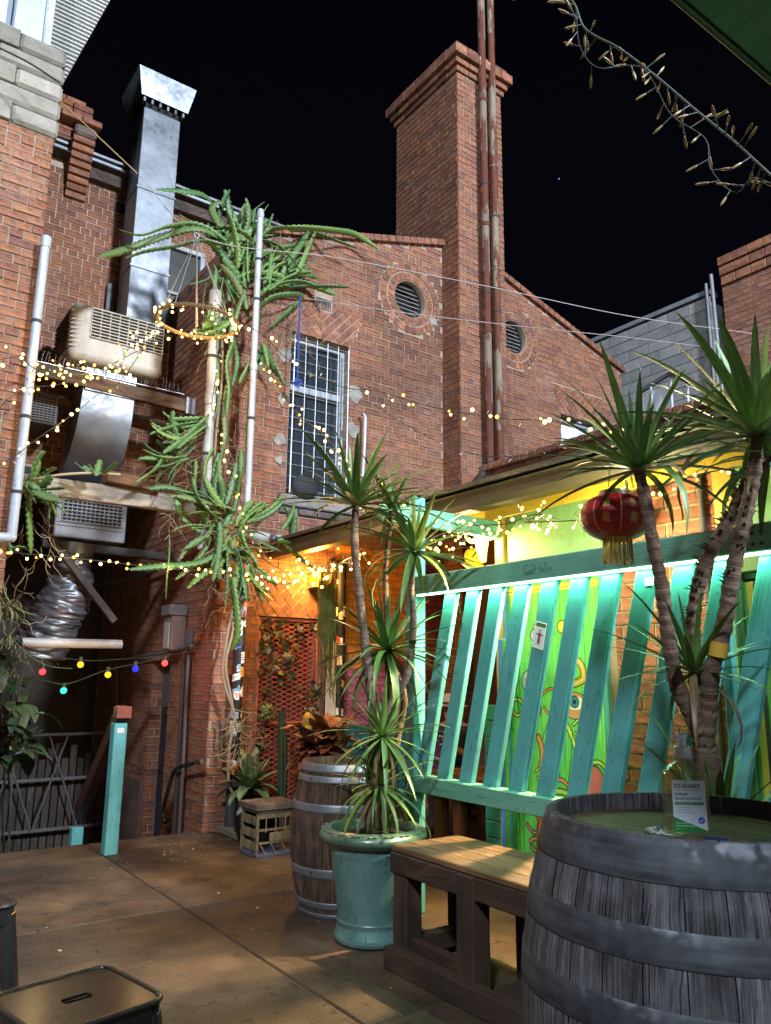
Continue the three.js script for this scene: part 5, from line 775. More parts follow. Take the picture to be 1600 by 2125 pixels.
// ---------------------------------------------------------------- turquoise pot with the many-stemmed yucca
const potC = V3(2.79, 0, -3.97);
{
  const t = thing('glazed_pot', 'turquoise glazed pot with a rolled decorated rim on the paving beside the bench', 'pot', potC);
  const gl = mat([0.15, 0.33, 0.33], { map: TX.stain, roughness: 0.35, clearcoat: 0.35, clearcoatRoughness: 0.15 }), rimM = mat([0.17, 0.33, 0.24], { map: TX.stain, roughness: 0.3, clearcoat: 0.4 });
  place('pot_body', lathe([[0, 0], [0.2, 0], [0.222, 0.012], [0.226, 0.035], [0.216, 0.05], [0.208, 0.085], [0.205, 0.1], [0.214, 0.112], [0.214, 0.122], [0.205, 0.13], [0.212, 0.2], [0.236, 0.36], [0.252, 0.46], [0.256, 0.463], [0.254, 0.468], [0.268, 0.53], [0.25, 0.55], [0, 0.55]], 64), gl, t, potC);
  place('pot_rim', lathe([[0.26, 0.525], [0.29, 0.53], [0.312, 0.55], [0.32, 0.57], [0.314, 0.585], [0.3, 0.602], [0.265, 0.613], [0.25, 0.608], [0.245, 0.585], [0.24, 0.545]], 64), rimM, t, potC);
  for (let i = 0; i < 20; i++) { const a = i / 20 * 6.283; for (const k of [-1, 0, 1]) place('rim_leaf', new THREE.SphereGeometry(0.011, 8, 6).scale(1, 0.4, 1.6).rotateY(k * 0.8).rotateZ(0.5).translate(0.298, 0.6, k * 0.014).rotateY(a), rimM, t, potC); }
  place('soil', lathe([[0, 0.57], [0.12, 0.572], [0.248, 0.555]], 32), soilM, t, potC);
  const y = thing('yucca_plant', 'tall yucca with several bare stems growing from the turquoise pot', 'plant', potC.clone().add(V3(0, 0.57, 0)));
  const D = 4.72, A = (x, yy, d = D) => atD(x, yy, d);
  const b = V3(potC.x, 0.57, potC.z), off = (x, z) => b.clone().add(V3(x, 0, z));
  const T = [[off(-0.04, 0.02), A(775, 1500), A(765, 1400), A(748, 1250), A(736, 1130), A(738, 1048)], [off(0.04, 0), A(800, 1490, 4.75), A(845, 1400, 4.75), A(858, 1290, 4.75), A(853, 1210, 4.75), A(860, 1146, 4.75)], [off(0.0, -0.05), A(795, 1500, 4.85), A(806, 1430, 4.85), A(803, 1350, 4.85)], [off(0.06, -0.05), A(828, 1520, 4.9), A(838, 1440, 4.9), A(815, 1380, 4.95), A(800, 1200, 5.0), A(812, 1060, 5.0)], [off(0.02, 0.06), A(793, 1600, 4.66), A(795, 1530, 4.64)]];
  T.forEach((p, i) => trunk(y, p, [0.034, 0.028, 0.026, 0.024, 0.024][i], [0.022, 0.018, 0.02, 0.016, 0.018][i]));
  const up = V3(0, 1, 0);
  crown(y, T[0][5], up.clone().add(V3(0.05, 0, 0.05)), 52, 0.56, { hi: 98 });
  crown(y, T[1][5], up.clone().add(V3(0.05, 0, 0.1)), 40, 0.5, { hi: 128 });
  crown(y, T[2][3 - 0], up, 56, 0.58, { hi: 140, dry: 0.88 });
  crown(y, T[3][5], up.clone().add(V3(0.1, 0, 0)), 34, 0.4, { hi: 120 });
  crown(y, T[4][2], up, 56, 0.5, { hi: 158, dry: 0.85, wide: 0.8 });
  crown(y, off(0.0, 0.05).add(V3(0, 0.26, 0)), up, 60, 0.44, { lo: 30, hi: 165, dry: 0.6, wide: 0.8 });
  crown(y, off(0.0, 0.08).add(V3(0, 0.02, 0)), up, 12, 0.26, { lo: 20, hi: 95, wide: 0.9 });
}
// ---------------------------------------------------------------- the big yucca behind the near barrel
{
  const D = 3.02, A = (x, y, d = D) => atD(x, y, d), base = A(1470, 1620); const gp = V3(base.x, 0, base.z);
  const pt = thing('planter_tub', 'dark planter tub behind the large barrel holding the tall yucca', 'pot', gp); place('tub', lathe([[0, 0], [0.17, 0], [0.2, 0.35], [0.215, 0.36], [0.215, 0.4], [0.19, 0.4], [0.185, 0.36], [0, 0.36]], 40), mat([0.03, 0.03, 0.032], { roughness: 0.5 }), pt, gp);
  const t = thing('yucca_plant', 'tall yucca with dark forked trunks rising behind the large barrel', 'plant', gp.clone().add(V3(0, 0.36, 0)));
  const b = V3(gp.x, 0.36, gp.z), fork = A(1462, 1545);
  trunk(t, [b, A(1472, 1700), fork], 0.07, 0.05, barkD);
  const T1 = [fork, A(1432, 1480), A(1405, 1420), A(1388, 1330), A(1372, 1210), A(1350, 1100), A(1338, 1030), A(1325, 975)], T2 = [fork, A(1472, 1460, 3), A(1475, 1400, 2.98), A(1500, 1310, 2.96), A(1518, 1200, 2.96), A(1545, 1080, 2.96), A(1565, 980, 2.96), A(1572, 905, 2.96)], T3 = [A(1448, 1530, 3.06), A(1445, 1400, 3.1), A(1438, 1290, 3.1), A(1462, 1175, 3.1), A(1510, 1085, 3.1), A(1548, 1010, 3.1), A(1590, 950, 3.1)];
  trunk(t, T1, 0.033, 0.022, barkD); trunk(t, T2, 0.034, 0.025, barkD); trunk(t, T3, 0.032, 0.024, barkD);
  const up = V3(0, 1, 0);
  crown(t, T1[7], up.clone().add(V3(-0.05, 0, 0.05)), 46, 0.5, { hi: 98, wide: 0.95 });
  crown(t, T2[7], up.clone().add(V3(0, 0, 0.1)), 50, 0.56, { hi: 102, wide: 0.95 });
  crown(t, T3[6], up.clone().add(V3(0.3, 0, 0.2)), 30, 0.45, { hi: 120 });
  crown(t, A(1440, 1400, 3.06), up, 34, 0.42, { hi: 112, dry: 0.75 });
  crown(t, b.clone().add(V3(-0.02, 0.55, 0.05)), up, 10, 0.5, { lo: 15, hi: 60 });
  // old leaf scales on the trunks
  const sc = []; const c3 = new THREE.CatmullRomCurve3(T3), c2 = new THREE.CatmullRomCurve3(T2); for (let i = 0; i < 130; i++) { const p = c3.getPointAt(rr(0.35, 0.98)), a = rr(0, 6.28), g = blade(0.045, 0.02, 0.8, 0.3, 0.6, 3); g.rotateX(rr(0.3, 1.1)); g.rotateY(a); sc.push(g.translate(p.x + 0.02 * Math.sin(a), p.y, p.z + 0.02 * Math.cos(a))); } for (let i = 0; i < 60; i++) { const p = c2.getPointAt(rr(0.5, 0.98)), a = rr(0, 6.28), g = blade(0.04, 0.02, 0.8, 0.3, 0.6, 3); g.rotateX(rr(0.3, 1)); g.rotateY(a); sc.push(g.translate(p.x + 0.022 * Math.sin(a), p.y, p.z + 0.022 * Math.cos(a))); }
  const so = part('leaf_scales', merge(sc), mat([0.11, 0.07, 0.045], { roughness: 1 }), t); so.userData.kind = 'stuff';
  part('paper_band', rod(A(1494, 1332, 2.96), A(1489, 1362, 2.96), 0.034, 16), mat([0.42, 0.26, 0.02], { roughness: 0.7 }), t);
}
// ---------------------------------------------------------------- climbing cactus
function cactusGeo(pts, W, th = 0.28, twist = 0) {
  const c = new THREE.CatmullRomCurve3(pts, false, 'centripetal'), L = c.getLength(), nsc = Math.max(3, Math.round(L / 0.055)), N = nsc * 4, pos = [], uv = [], idx = [];
  let side = V3(rr(-1, 1), rr(-0.4, 0.4), rr(-1, 1));
  for (let i = 0; i <= N; i++) {
    const t = i / N, p = c.getPointAt(t), d = c.getTangentAt(t); side.addScaledVector(d, -side.dot(d)).normalize(); const s = side.clone().applyAxisAngle(d, twist * t), n = d.clone().cross(s);
    const env = Math.min(1, 0.35 + t * 5) * Math.pow(Math.max(0, 1 - Math.pow(t, 7)), 0.5), w = W / 2 * env * (0.66 + 0.34 * Math.pow(Math.abs(Math.sin(Math.PI * t * nsc)), 0.7)) + 0.001, h = W * th * 0.5 * env + 0.001;
    for (const [a, b] of [[-1, 0], [-0.3, 1], [0.3, 1], [1, 0], [0.3, -1], [-0.3, -1]]) { const q = p.clone().addScaledVector(s, a * w).addScaledVector(n, b * h); pos.push(q.x, q.y, q.z); uv.push(0.5 + a * 0.4, t * L * 4); }
    if (i) for (let k = 0; k < 6; k++) { const a = (i - 1) * 6 + k, b = (i - 1) * 6 + (k + 1) % 6; idx.push(a, b, b + 6, a, b + 6, a + 6); }
  }
  const g = new THREE.BufferGeometry(); g.setAttribute('position', new THREE.Float32BufferAttribute(pos, 3)); g.setAttribute('uv', new THREE.Float32BufferAttribute(uv, 2)); g.setIndex(idx); g.computeVertexNormals(); return g;
}
const cacM = [[0.065, 0.15, 0.035], [0.085, 0.18, 0.04], [0.05, 0.12, 0.036], [0.12, 0.21, 0.042], [0.1, 0.15, 0.042]].map((c) => mat(c, { roughness: 0.5, bumpMap: TX.clayB, bumpScale: 0.002, transmission: 0.15, thickness: 0 })), rootM = mat([0.3, 0.23, 0.14], { roughness: 0.95 });
let wallZ = true; // depth numbers count from the gable wall
const cacAt = (x, y, d) => (wallZ ? onZ(x, y, -7.1 + (7.62 - d) * 0.8) : atD(x, y, d));
const stem = (owner, pxs, W, m) => part('stem', cactusGeo(pxs.map(([x, y, d]) => cacAt(x, y, d)), W, 0.17, rr(-1, 1)), m || pick(cacM), owner);
function spray(owner, n, cx, cy, d, ang, spread, len, curve, W, jx = 12, jd = 0.12) { // stems thrown out from one place
  for (let i = 0; i < n; i++) { let x = cx + rr(-jx, jx), y = cy + rr(-jx, jx), a = (ang + rr(-spread, spread)) * rad, dd = d + rr(-jd, jd); const L = rr(len[0], len[1]), k = rr(curve[0], curve[1]) * rad, dz = rr(-0.12, 0.12), p = [[x, y, dd]]; for (let s = 0; s < 4; s++) { x += Math.cos(a) * L / 4; y -= Math.sin(a) * L / 4; a -= k / 4; dd += dz / 4; p.push([x, y, dd]); } stem(owner, p, W * rr(0.75, 1.2)); }
}
function roots(owner, n, x0, x1, y0, y1, d, len, W = 0.0025) { const gs = []; for (let i = 0; i < n; i++) { let x = rr(x0, x1), y = rr(y0, y1), a = -90 + rr(-50, 50), dd = d + rr(-0.06, 0.1); const p = [cacAt(x, y, dd)]; for (let s = 0; s < 4; s++) { a += rr(-60, 60); x += Math.cos(a * rad) * len / 4; y -= Math.sin(a * rad) * len / 4; p.push(cacAt(x, y, dd + rr(-0.02, 0.02))); } gs.push(tube(p, W * rr(0.6, 1.3), 4, 8)); } const o = part('roots', merge(gs), rootM, owner); o.userData.kind = 'stuff'; }
{
  const d = 7.62, t = thing('climbing_cactus', 'climbing cactus covering the white pipes at the gable corner from eave to gutter', 'plant', atD(470, 1100, 7.5));
  // long arms arching out of the crown
  for (const p of [[[478, 520], [455, 455], [430, 410], [385, 398], [322, 393]], [[470, 500], [410, 468], [350, 470], [290, 488], [245, 476]], [[475, 505], [410, 475], [340, 490], [270, 515], [205, 534]], [[478, 512], [420, 500], [360, 512], [300, 522], [258, 537]], [[530, 505], [560, 478], [610, 472], [690, 478], [740, 488], [785, 516]], [[600, 478], [650, 482], [700, 500], [742, 516]], [[520, 640], [560, 605], [610, 596], [670, 594], [726, 596]], [[520, 625], [560, 600], [620, 585], [650, 592], [700, 612]], [[540, 495], [575, 508], [600, 530], [632, 572]], [[630, 572], [645, 572], [660, 577]], [[520, 660], [560, 620], [600, 612], [625, 620], [560, 680]], [[525, 500], [500, 480], [470, 472], [420, 478], [400, 486]], [[455, 470], [440, 430], [460, 420], [480, 450]], [[640, 480], [615, 520], [590, 560], [585, 590]], [[655, 482], [630, 540], [610, 580]]]) stem(t, p.map(([x, y]) => [x, y, d + rr(-0.25, 0.12)]), 0.095);
  spray(t, 34, 482, 525, d + 0.1, 85, 75, [60, 130], [-70, 70], 0.09, 26); spray(t, 18, 500, 570, d, 70, 60, [60, 130], [-40, 60], 0.1, 24); spray(t, 14, 560, 590, d - 0.05, 60, 50, [60, 110], [-20, 60], 0.075, 14); spray(t, 12, 455, 560, d, -80, 60, [60, 120], [-40, 40], 0.08, 16);
  // down the pipes
  for (const [x0, y0, x1, y1] of [[500, 600, 478, 740], [485, 700, 462, 860], [470, 800, 452, 960], [545, 560, 530, 720], [458, 940, 440, 1080], [533, 690, 520, 860], [527, 830, 512, 1000], [515, 780, 508, 1010], [440, 640, 446, 800], [480, 640, 490, 800], [452, 700, 440, 900], [508, 930, 490, 1070]]) stem(t, [0, 0.33, 0.66, 1].map((k) => [x0 + (x1 - x0) * k + rr(-9, 9), y0 + (y1 - y0) * k, d - 0.12 + rr(-0.06, 0.06)]), 0.065);
  spray(t, 8, 468, 690, d - 0.1, 180, 60, [40, 70], [-40, 40], 0.08); spray(t, 7, 545, 720, d - 0.1, -80, 40, [50, 100], [-30, 30], 0.08); spray(t, 5, 420, 690, d - 0.15, 20, 60, [40, 70], [-30, 30], 0.08);
  // side clump by the alley wall
  spray(t, 14, 395, 930, d - 0.1, 200, 80, [50, 110], [-70, 70], 0.07, 26); spray(t, 8, 430, 870, d - 0.1, 215, 40, [70, 130], [-30, 60], 0.07, 12); spray(t, 6, 350, 960, d - 0.1, 190, 60, [40, 80], [-60, 60], 0.06, 16);
  // the skirt over the eave
  spray(t, 22, 460, 1085, 7.35, 200, 80, [60, 140], [-80, 80], 0.08, 36); spray(t, 16, 475, 1110, 7.3, -60, 70, [60, 140], [-60, 60], 0.08, 34); spray(t, 10, 500, 1090, 7.3, 20, 50, [50, 110], [-40, 50], 0.085, 20); spray(t, 10, 450, 1050, 7.35, 110, 60, [50, 100], [-40, 40], 0.08, 20); spray(t, 8, 600, 1120, 7.25, 10, 90, [40, 90], [-50, 50], 0.075, 30); spray(t, 7, 500, 1180, 7.25, -75, 40, [50, 90], [-30, 30], 0.08, 18);
  for (const p of [[[352, 1110], [350, 1160], [346, 1200], [344, 1245]], [[470, 1135], [420, 1165], [380, 1172], [340, 1174], [268, 1182]], [[440, 1180], [410, 1200], [388, 1222]], [[500, 1130], [525, 1190], [545, 1250]], [[482, 1200], [490, 1260], [492, 1320], [480, 1350]]]) stem(t, p.map(([x, y]) => [x, y, 7.25 + rr(-0.05, 0.05)]), 0.085);
  // woody stems and aerial roots
  for (const p of [[[478, 1200], [484, 1300], [468, 1380], [480, 1450], [492, 1520]], [[490, 1230], [470, 1330], [462, 1400], [486, 1480]], [[488, 1480], [474, 1580], [480, 1640], [520, 1668]], [[455, 640], [462, 760], [448, 900], [440, 1040]]]) part('woody_stem', tube(p.map(([x, y]) => onZ(x, y, -7.06 + rr(-0.03, 0.03))), 0.014, 7, 30), mat([0.26, 0.2, 0.13], { roughness: 0.95 }), t);
  roots(t, 110, 460, 580, 470, 700, d + 0.08, 60, 0.0018); roots(t, 50, 440, 520, 700, 1080, d + 0.02, 70, 0.0018); roots(t, 60, 330, 480, 900, 1080, d - 0.1, 60); roots(t, 60, 440, 560, 1080, 1260, 7.3, 70); roots(t, 40, 470, 520, 1470, 1570, 7.15, 60); roots(t, 26, 580, 640, 620, 720, d + 0.02, 70);
}
wallZ = false;
{ // the clump on the left end of the bleached beam, with the hanging spider plant
  const d = 6.82, t = thing('beam_cactus', 'hanging cactus clump on the left end of the bleached beam', 'plant', atD(60, 1000, d));
  stem(t, [[58, 1002, d], [60, 1050, d - 0.03], [62, 1100, d - 0.03], [64, 1150, d]], 0.085, cacM[1]);
  spray(t, 9, 60, 1005, d, 20, 60, [40, 75], [-50, 50], 0.085, 14); spray(t, 8, 30, 1010, d, 190, 60, [40, 80], [-40, 40], 0.09, 16); spray(t, 6, 95, 1040, d, -40, 60, [25, 50], [-40, 40], 0.08, 10); spray(t, 5, 200, 985, 6.95, 90, 80, [25, 40], [-40, 40], 0.075, 14); spray(t, 4, 15, 1080, d, 250, 40, [50, 90], [-20, 20], 0.09, 10);
  stem(t, [[5, 1190, d], [10, 1230, d], [25, 1255, d], [50, 1270, d], [78, 1278, d]], 0.07, cacM[3]); stem(t, [[0, 1150, d], [15, 1142, d], [40, 1136, d], [58, 1138, d]], 0.06, cacM[3]);
  part('woody_stem', tube([atD(70, 995, d), atD(130, 985, 6.8), atD(190, 982, 6.95), atD(250, 985, 7.05)], 0.013, 7, 20), rootM, t); roots(t, 22, 30, 110, 1020, 1180, d, 70); roots(t, 14, 0, 60, 1170, 1300, d, 60);
}
{ // spider plant and foliage spilling in at the left edge
  const d = 6.3, t = thing('spider_plant', 'pale spider plant hanging at the corner of the orange brick house', 'plant', atD(0, 1260, d)), geo = [blade(0.3, 0.02, 2.2, 0.2), blade(0.26, 0.018, 2.7, 0.2), blade(0.2, 0.018, 1.6, 0.2)], ms = [leafM([0.3, 0.3, 0.15]), leafM([0.2, 0.24, 0.1]), leafM([0.35, 0.3, 0.18])];
  const tuft = (P, n, s) => { for (let i = 0; i < n; i++) { const a = rr(0, 6.28), o = place('leaf', pick(geo), pick(ms), t, P.clone().add(V3(rr(-0.03, 0.03), rr(-0.03, 0.03), rr(-0.03, 0.03)))); o.rotation.set(0, a, 0); o.rotateX(rr(0.2, 1.3)); o.scale.setScalar(s * rr(0.7, 1.2)); } };
  tuft(atD(5, 1275, d), 70, 1); tuft(atD(20, 1340, d), 34, 0.6); tuft(atD(45, 1370, d), 24, 0.45); tuft(atD(22, 1400, d), 24, 0.4); tuft(atD(85, 1375, d), 8, 0.3); tuft(atD(105, 1385, d), 6, 0.3);
  part('runner', tube([atD(30, 1330, d), atD(60, 1360, d), atD(100, 1382, d), atD(150, 1388, d)], 0.004, 5), ms[1], t);
  part('hanging_basket', new THREE.SphereGeometry(0.13, 16, 10, 0, 6.3, 1.4, 1.7).translate(...atD(-18, 1262, d)), mat([0.06, 0.04, 0.03]), t);
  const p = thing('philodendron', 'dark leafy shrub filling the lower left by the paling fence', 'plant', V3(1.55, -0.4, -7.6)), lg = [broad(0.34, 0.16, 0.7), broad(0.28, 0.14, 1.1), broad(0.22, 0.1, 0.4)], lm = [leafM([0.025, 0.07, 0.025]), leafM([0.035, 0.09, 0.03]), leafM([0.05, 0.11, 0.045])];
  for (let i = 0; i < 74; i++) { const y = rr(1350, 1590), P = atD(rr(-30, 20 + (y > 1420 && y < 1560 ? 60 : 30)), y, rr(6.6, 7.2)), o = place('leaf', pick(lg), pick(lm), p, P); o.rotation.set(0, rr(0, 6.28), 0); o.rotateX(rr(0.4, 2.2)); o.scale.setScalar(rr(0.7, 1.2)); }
  part('branches', merge(Array.from({ length: 9 }, () => tube([V3(1.55, -0.5, -7.6), atD(rr(-30, 30), rr(1550, 1650), 6.9), atD(rr(-20, 50), rr(1380, 1520), rr(6.6, 7.1))], 0.009, 5, 10))), mat([0.05, 0.04, 0.03]), p);
}
// ---------------------------------------------------------------- doorway: red mesh screen with ivy and flowers
{
  const x0 = 3.66, x1 = 4.39, y0 = 0.08, y1 = 2.07, z = -7.36;
  const t = thing('mesh_screen', 'red expanded metal mesh screen closing the arched doorway', 'screen', V3(4.02, 0.08, z));
  const rm = mat([0.34, 0.08, 0.05], { roughness: 0.6 }), ws = [], a = 0.06, b = 0.025, seg = (p, q) => { const c = [[x0 + 0.02, y0 + 0.02], [x1 - 0.02, y0 + 0.02], [x1 - 0.02, y1 - 0.02], [x0 + 0.02, y1 - 0.02]]; let s = 0, e = 1; for (let i = 0; i < 4; i++) { const [ax, ay] = c[i], [bx, by] = c[(i + 1) % 4], f = (P) => (bx - ax) * (P[1] - ay) - (by - ay) * (P[0] - ax), d0 = f(p), d1 = f(q); if (d0 < 0 && d1 < 0) return; if (d0 < 0) s = Math.max(s, d0 / (d0 - d1)); if (d1 < 0) e = Math.min(e, d0 / (d0 - d1)); } if (e - s < 0.01) return; const L = (k) => V3(p[0] + (q[0] - p[0]) * k, p[1] + (q[1] - p[1]) * k, z + 0.01); ws.push(beam(L(s), L(e), 0.005, 0.009, 0.0005)); };
  for (let i = -30; i < 80; i++) { const c0 = y0 + i * b * 2; seg([x0 - 0.2, c0], [x1 + 0.2, c0 + (x1 - x0 + 0.4) * b / a * 1.0]); seg([x0 - 0.2, c0], [x1 + 0.2, c0 - (x1 - x0 + 0.4) * b / a]); }
  part('mesh_wires', merge(ws), rm, t).userData.kind = 'stuff';
  for (const [p, q, r, s] of [[x0, x0 + 0.03, y0, y1], [x1 - 0.03, x1, y0, y1], [x0 + 0.03, x1 - 0.03, y1 - 0.03, y1], [x0 + 0.03, x1 - 0.03, y0, y0 + 0.03], [x0 + 0.03, x1 - 0.03, 0.98, 1.005]]) part('frame_bar', box(p, q, r, s, z - 0.01, z + 0.03, 0.003), rm, t);
  part('back_panel', box(x0, x1, y0, y1, z - 0.2, z - 0.16, 0.003), mat([0.16, 0.035, 0.025], { map: TX.stain, roughness: 0.8 }), t);
  const iv = thing('ivy_vine', 'ivy with yellowing leaves threaded through the red mesh screen', 'plant', V3(4.02, 0.2, z)), ig = [broad(0.07, 0.06, 0.4), broad(0.055, 0.05, 0.8)], im = [leafM([0.04, 0.1, 0.03]), leafM([0.12, 0.14, 0.03]), leafM([0.3, 0.2, 0.04]), leafM([0.03, 0.07, 0.03])];
  const put = (x, y) => { const o = place('leaf', pick(ig), pick(im), iv, V3(x, y, z + rr(0.02, 0.07))); o.rotation.set(rr(-0.8, 0.8), rr(-0.8, 0.8), rr(0, 6.28)); o.scale.setScalar(rr(0.7, 1.3)); };
  for (let i = 0; i < 46; i++) put(rr(x0, x1), rr(1.75, 2.05)); for (let i = 0; i < 26; i++) put(x0 + rr(0, 0.12), rr(0.5, 1.8)); for (let i = 0; i < 30; i++) put(x0 + 0.2 + rr(0, 0.3), rr(1.35, 1.75)); for (let i = 0; i < 30; i++) put(x1 - rr(0, 0.2), rr(0.9, 1.4)); for (let i = 0; i < 22; i++) put(rr(x0, x1), rr(0.3, 1.1));
  part('vines', merge(Array.from({ length: 9 }, () => { let x = rr(x0, x1); return tube(Array.from({ length: 6 }, (_, i) => V3(x += rr(-0.08, 0.08), 2.05 - i * rr(0.2, 0.32), z + 0.025)), 0.004, 5, 20); })), mat([0.08, 0.05, 0.03]), iv);
  const petal = broad(0.035, 0.026, 0.8, 0, 4), fl = (label, name, P, n, r, c, s) => { const f = thing(name, label, 'flower', P.clone()), m = leafM(c, { roughness: 0.8 }); for (let i = 0; i < n; i++) { const v = V3(rr(-1, 1), rr(-1, 1), rr(-0.2, 1)).normalize(), o = place('petal', petal, m, f, P.clone().addScaledVector(v, r * rr(0.75, 1))); o.quaternion.setFromUnitVectors(V3(0, 0, 1), v); o.rotateZ(rr(0, 6)); o.scale.setScalar(s * rr(0.8, 1.2)); } part('core', new THREE.SphereGeometry(r * 0.72, 12, 8).translate(P.x, P.y, P.z), leafM(c.map((v) => v * 0.5)), f); return f; };
  fl('pale green hydrangea head hanging on the red mesh screen', 'hydrangea', onZ(553, 1478, z + 0.08), 90, 0.085, [0.42, 0.46, 0.16], 0.9);
  fl('white blossom spray high on the red mesh screen', 'white_flower', onZ(598, 1365, z + 0.06), 30, 0.06, [0.6, 0.5, 0.38], 0.8); fl('small white blossom left of the high spray on the mesh', 'white_flower', onZ(572, 1388, z + 0.06), 16, 0.04, [0.55, 0.5, 0.42], 0.7); fl('white lily on the right side of the red mesh screen', 'white_flower', onZ(658, 1430, z + 0.08), 16, 0.05, [0.6, 0.55, 0.48], 1.3); fl('white blossom above the orange leaved croton', 'white_flower', onZ(645, 1476, z + 0.08), 26, 0.06, [0.55, 0.54, 0.4], 0.8);
}
{ // hanging green tendrils beside the doorway, cloth strip, lamp
  const t = thing('hanging_moss', 'long hanging tress of thin green tendrils beside the doorway lamp', 'plant', onZ(680, 1150, -6.95)), gs = [];
  for (let i = 0; i < 130; i++) { let x = rr(664, 692), y = rr(1190, 1225); const p = [], L = rr(60, 230); for (let k = 0; k < 6; k++) p.push(onZ(x += rr(-4, 4), y + L * k / 5, -6.95 + rr(-0.03, 0.03))); gs.push(tube(p, rr(0.0025, 0.005), 4, 9)); }
  part('tendrils', merge(gs), leafM([0.16, 0.2, 0.04]), t).userData.kind = 'stuff'; part('hanger', rod(onZ(678, 1140, -6.95), onZ(678, 1200, -6.95), 0.004, 5), DARK, t);
  const a = onZ(678, 1330, -7.22), b = onZ(690, 1485, -7.22); const cs = thing('cloth_strip', 'narrow white cloth strip hanging next to the brown post', 'cloth', b.clone()); part('cloth', box(a.x - 0.03, b.x - 0.0, b.y, a.y, -7.17, -7.16, 0.002), mat([0.6, 0.55, 0.52], { roughness: 0.9 }), cs);
}
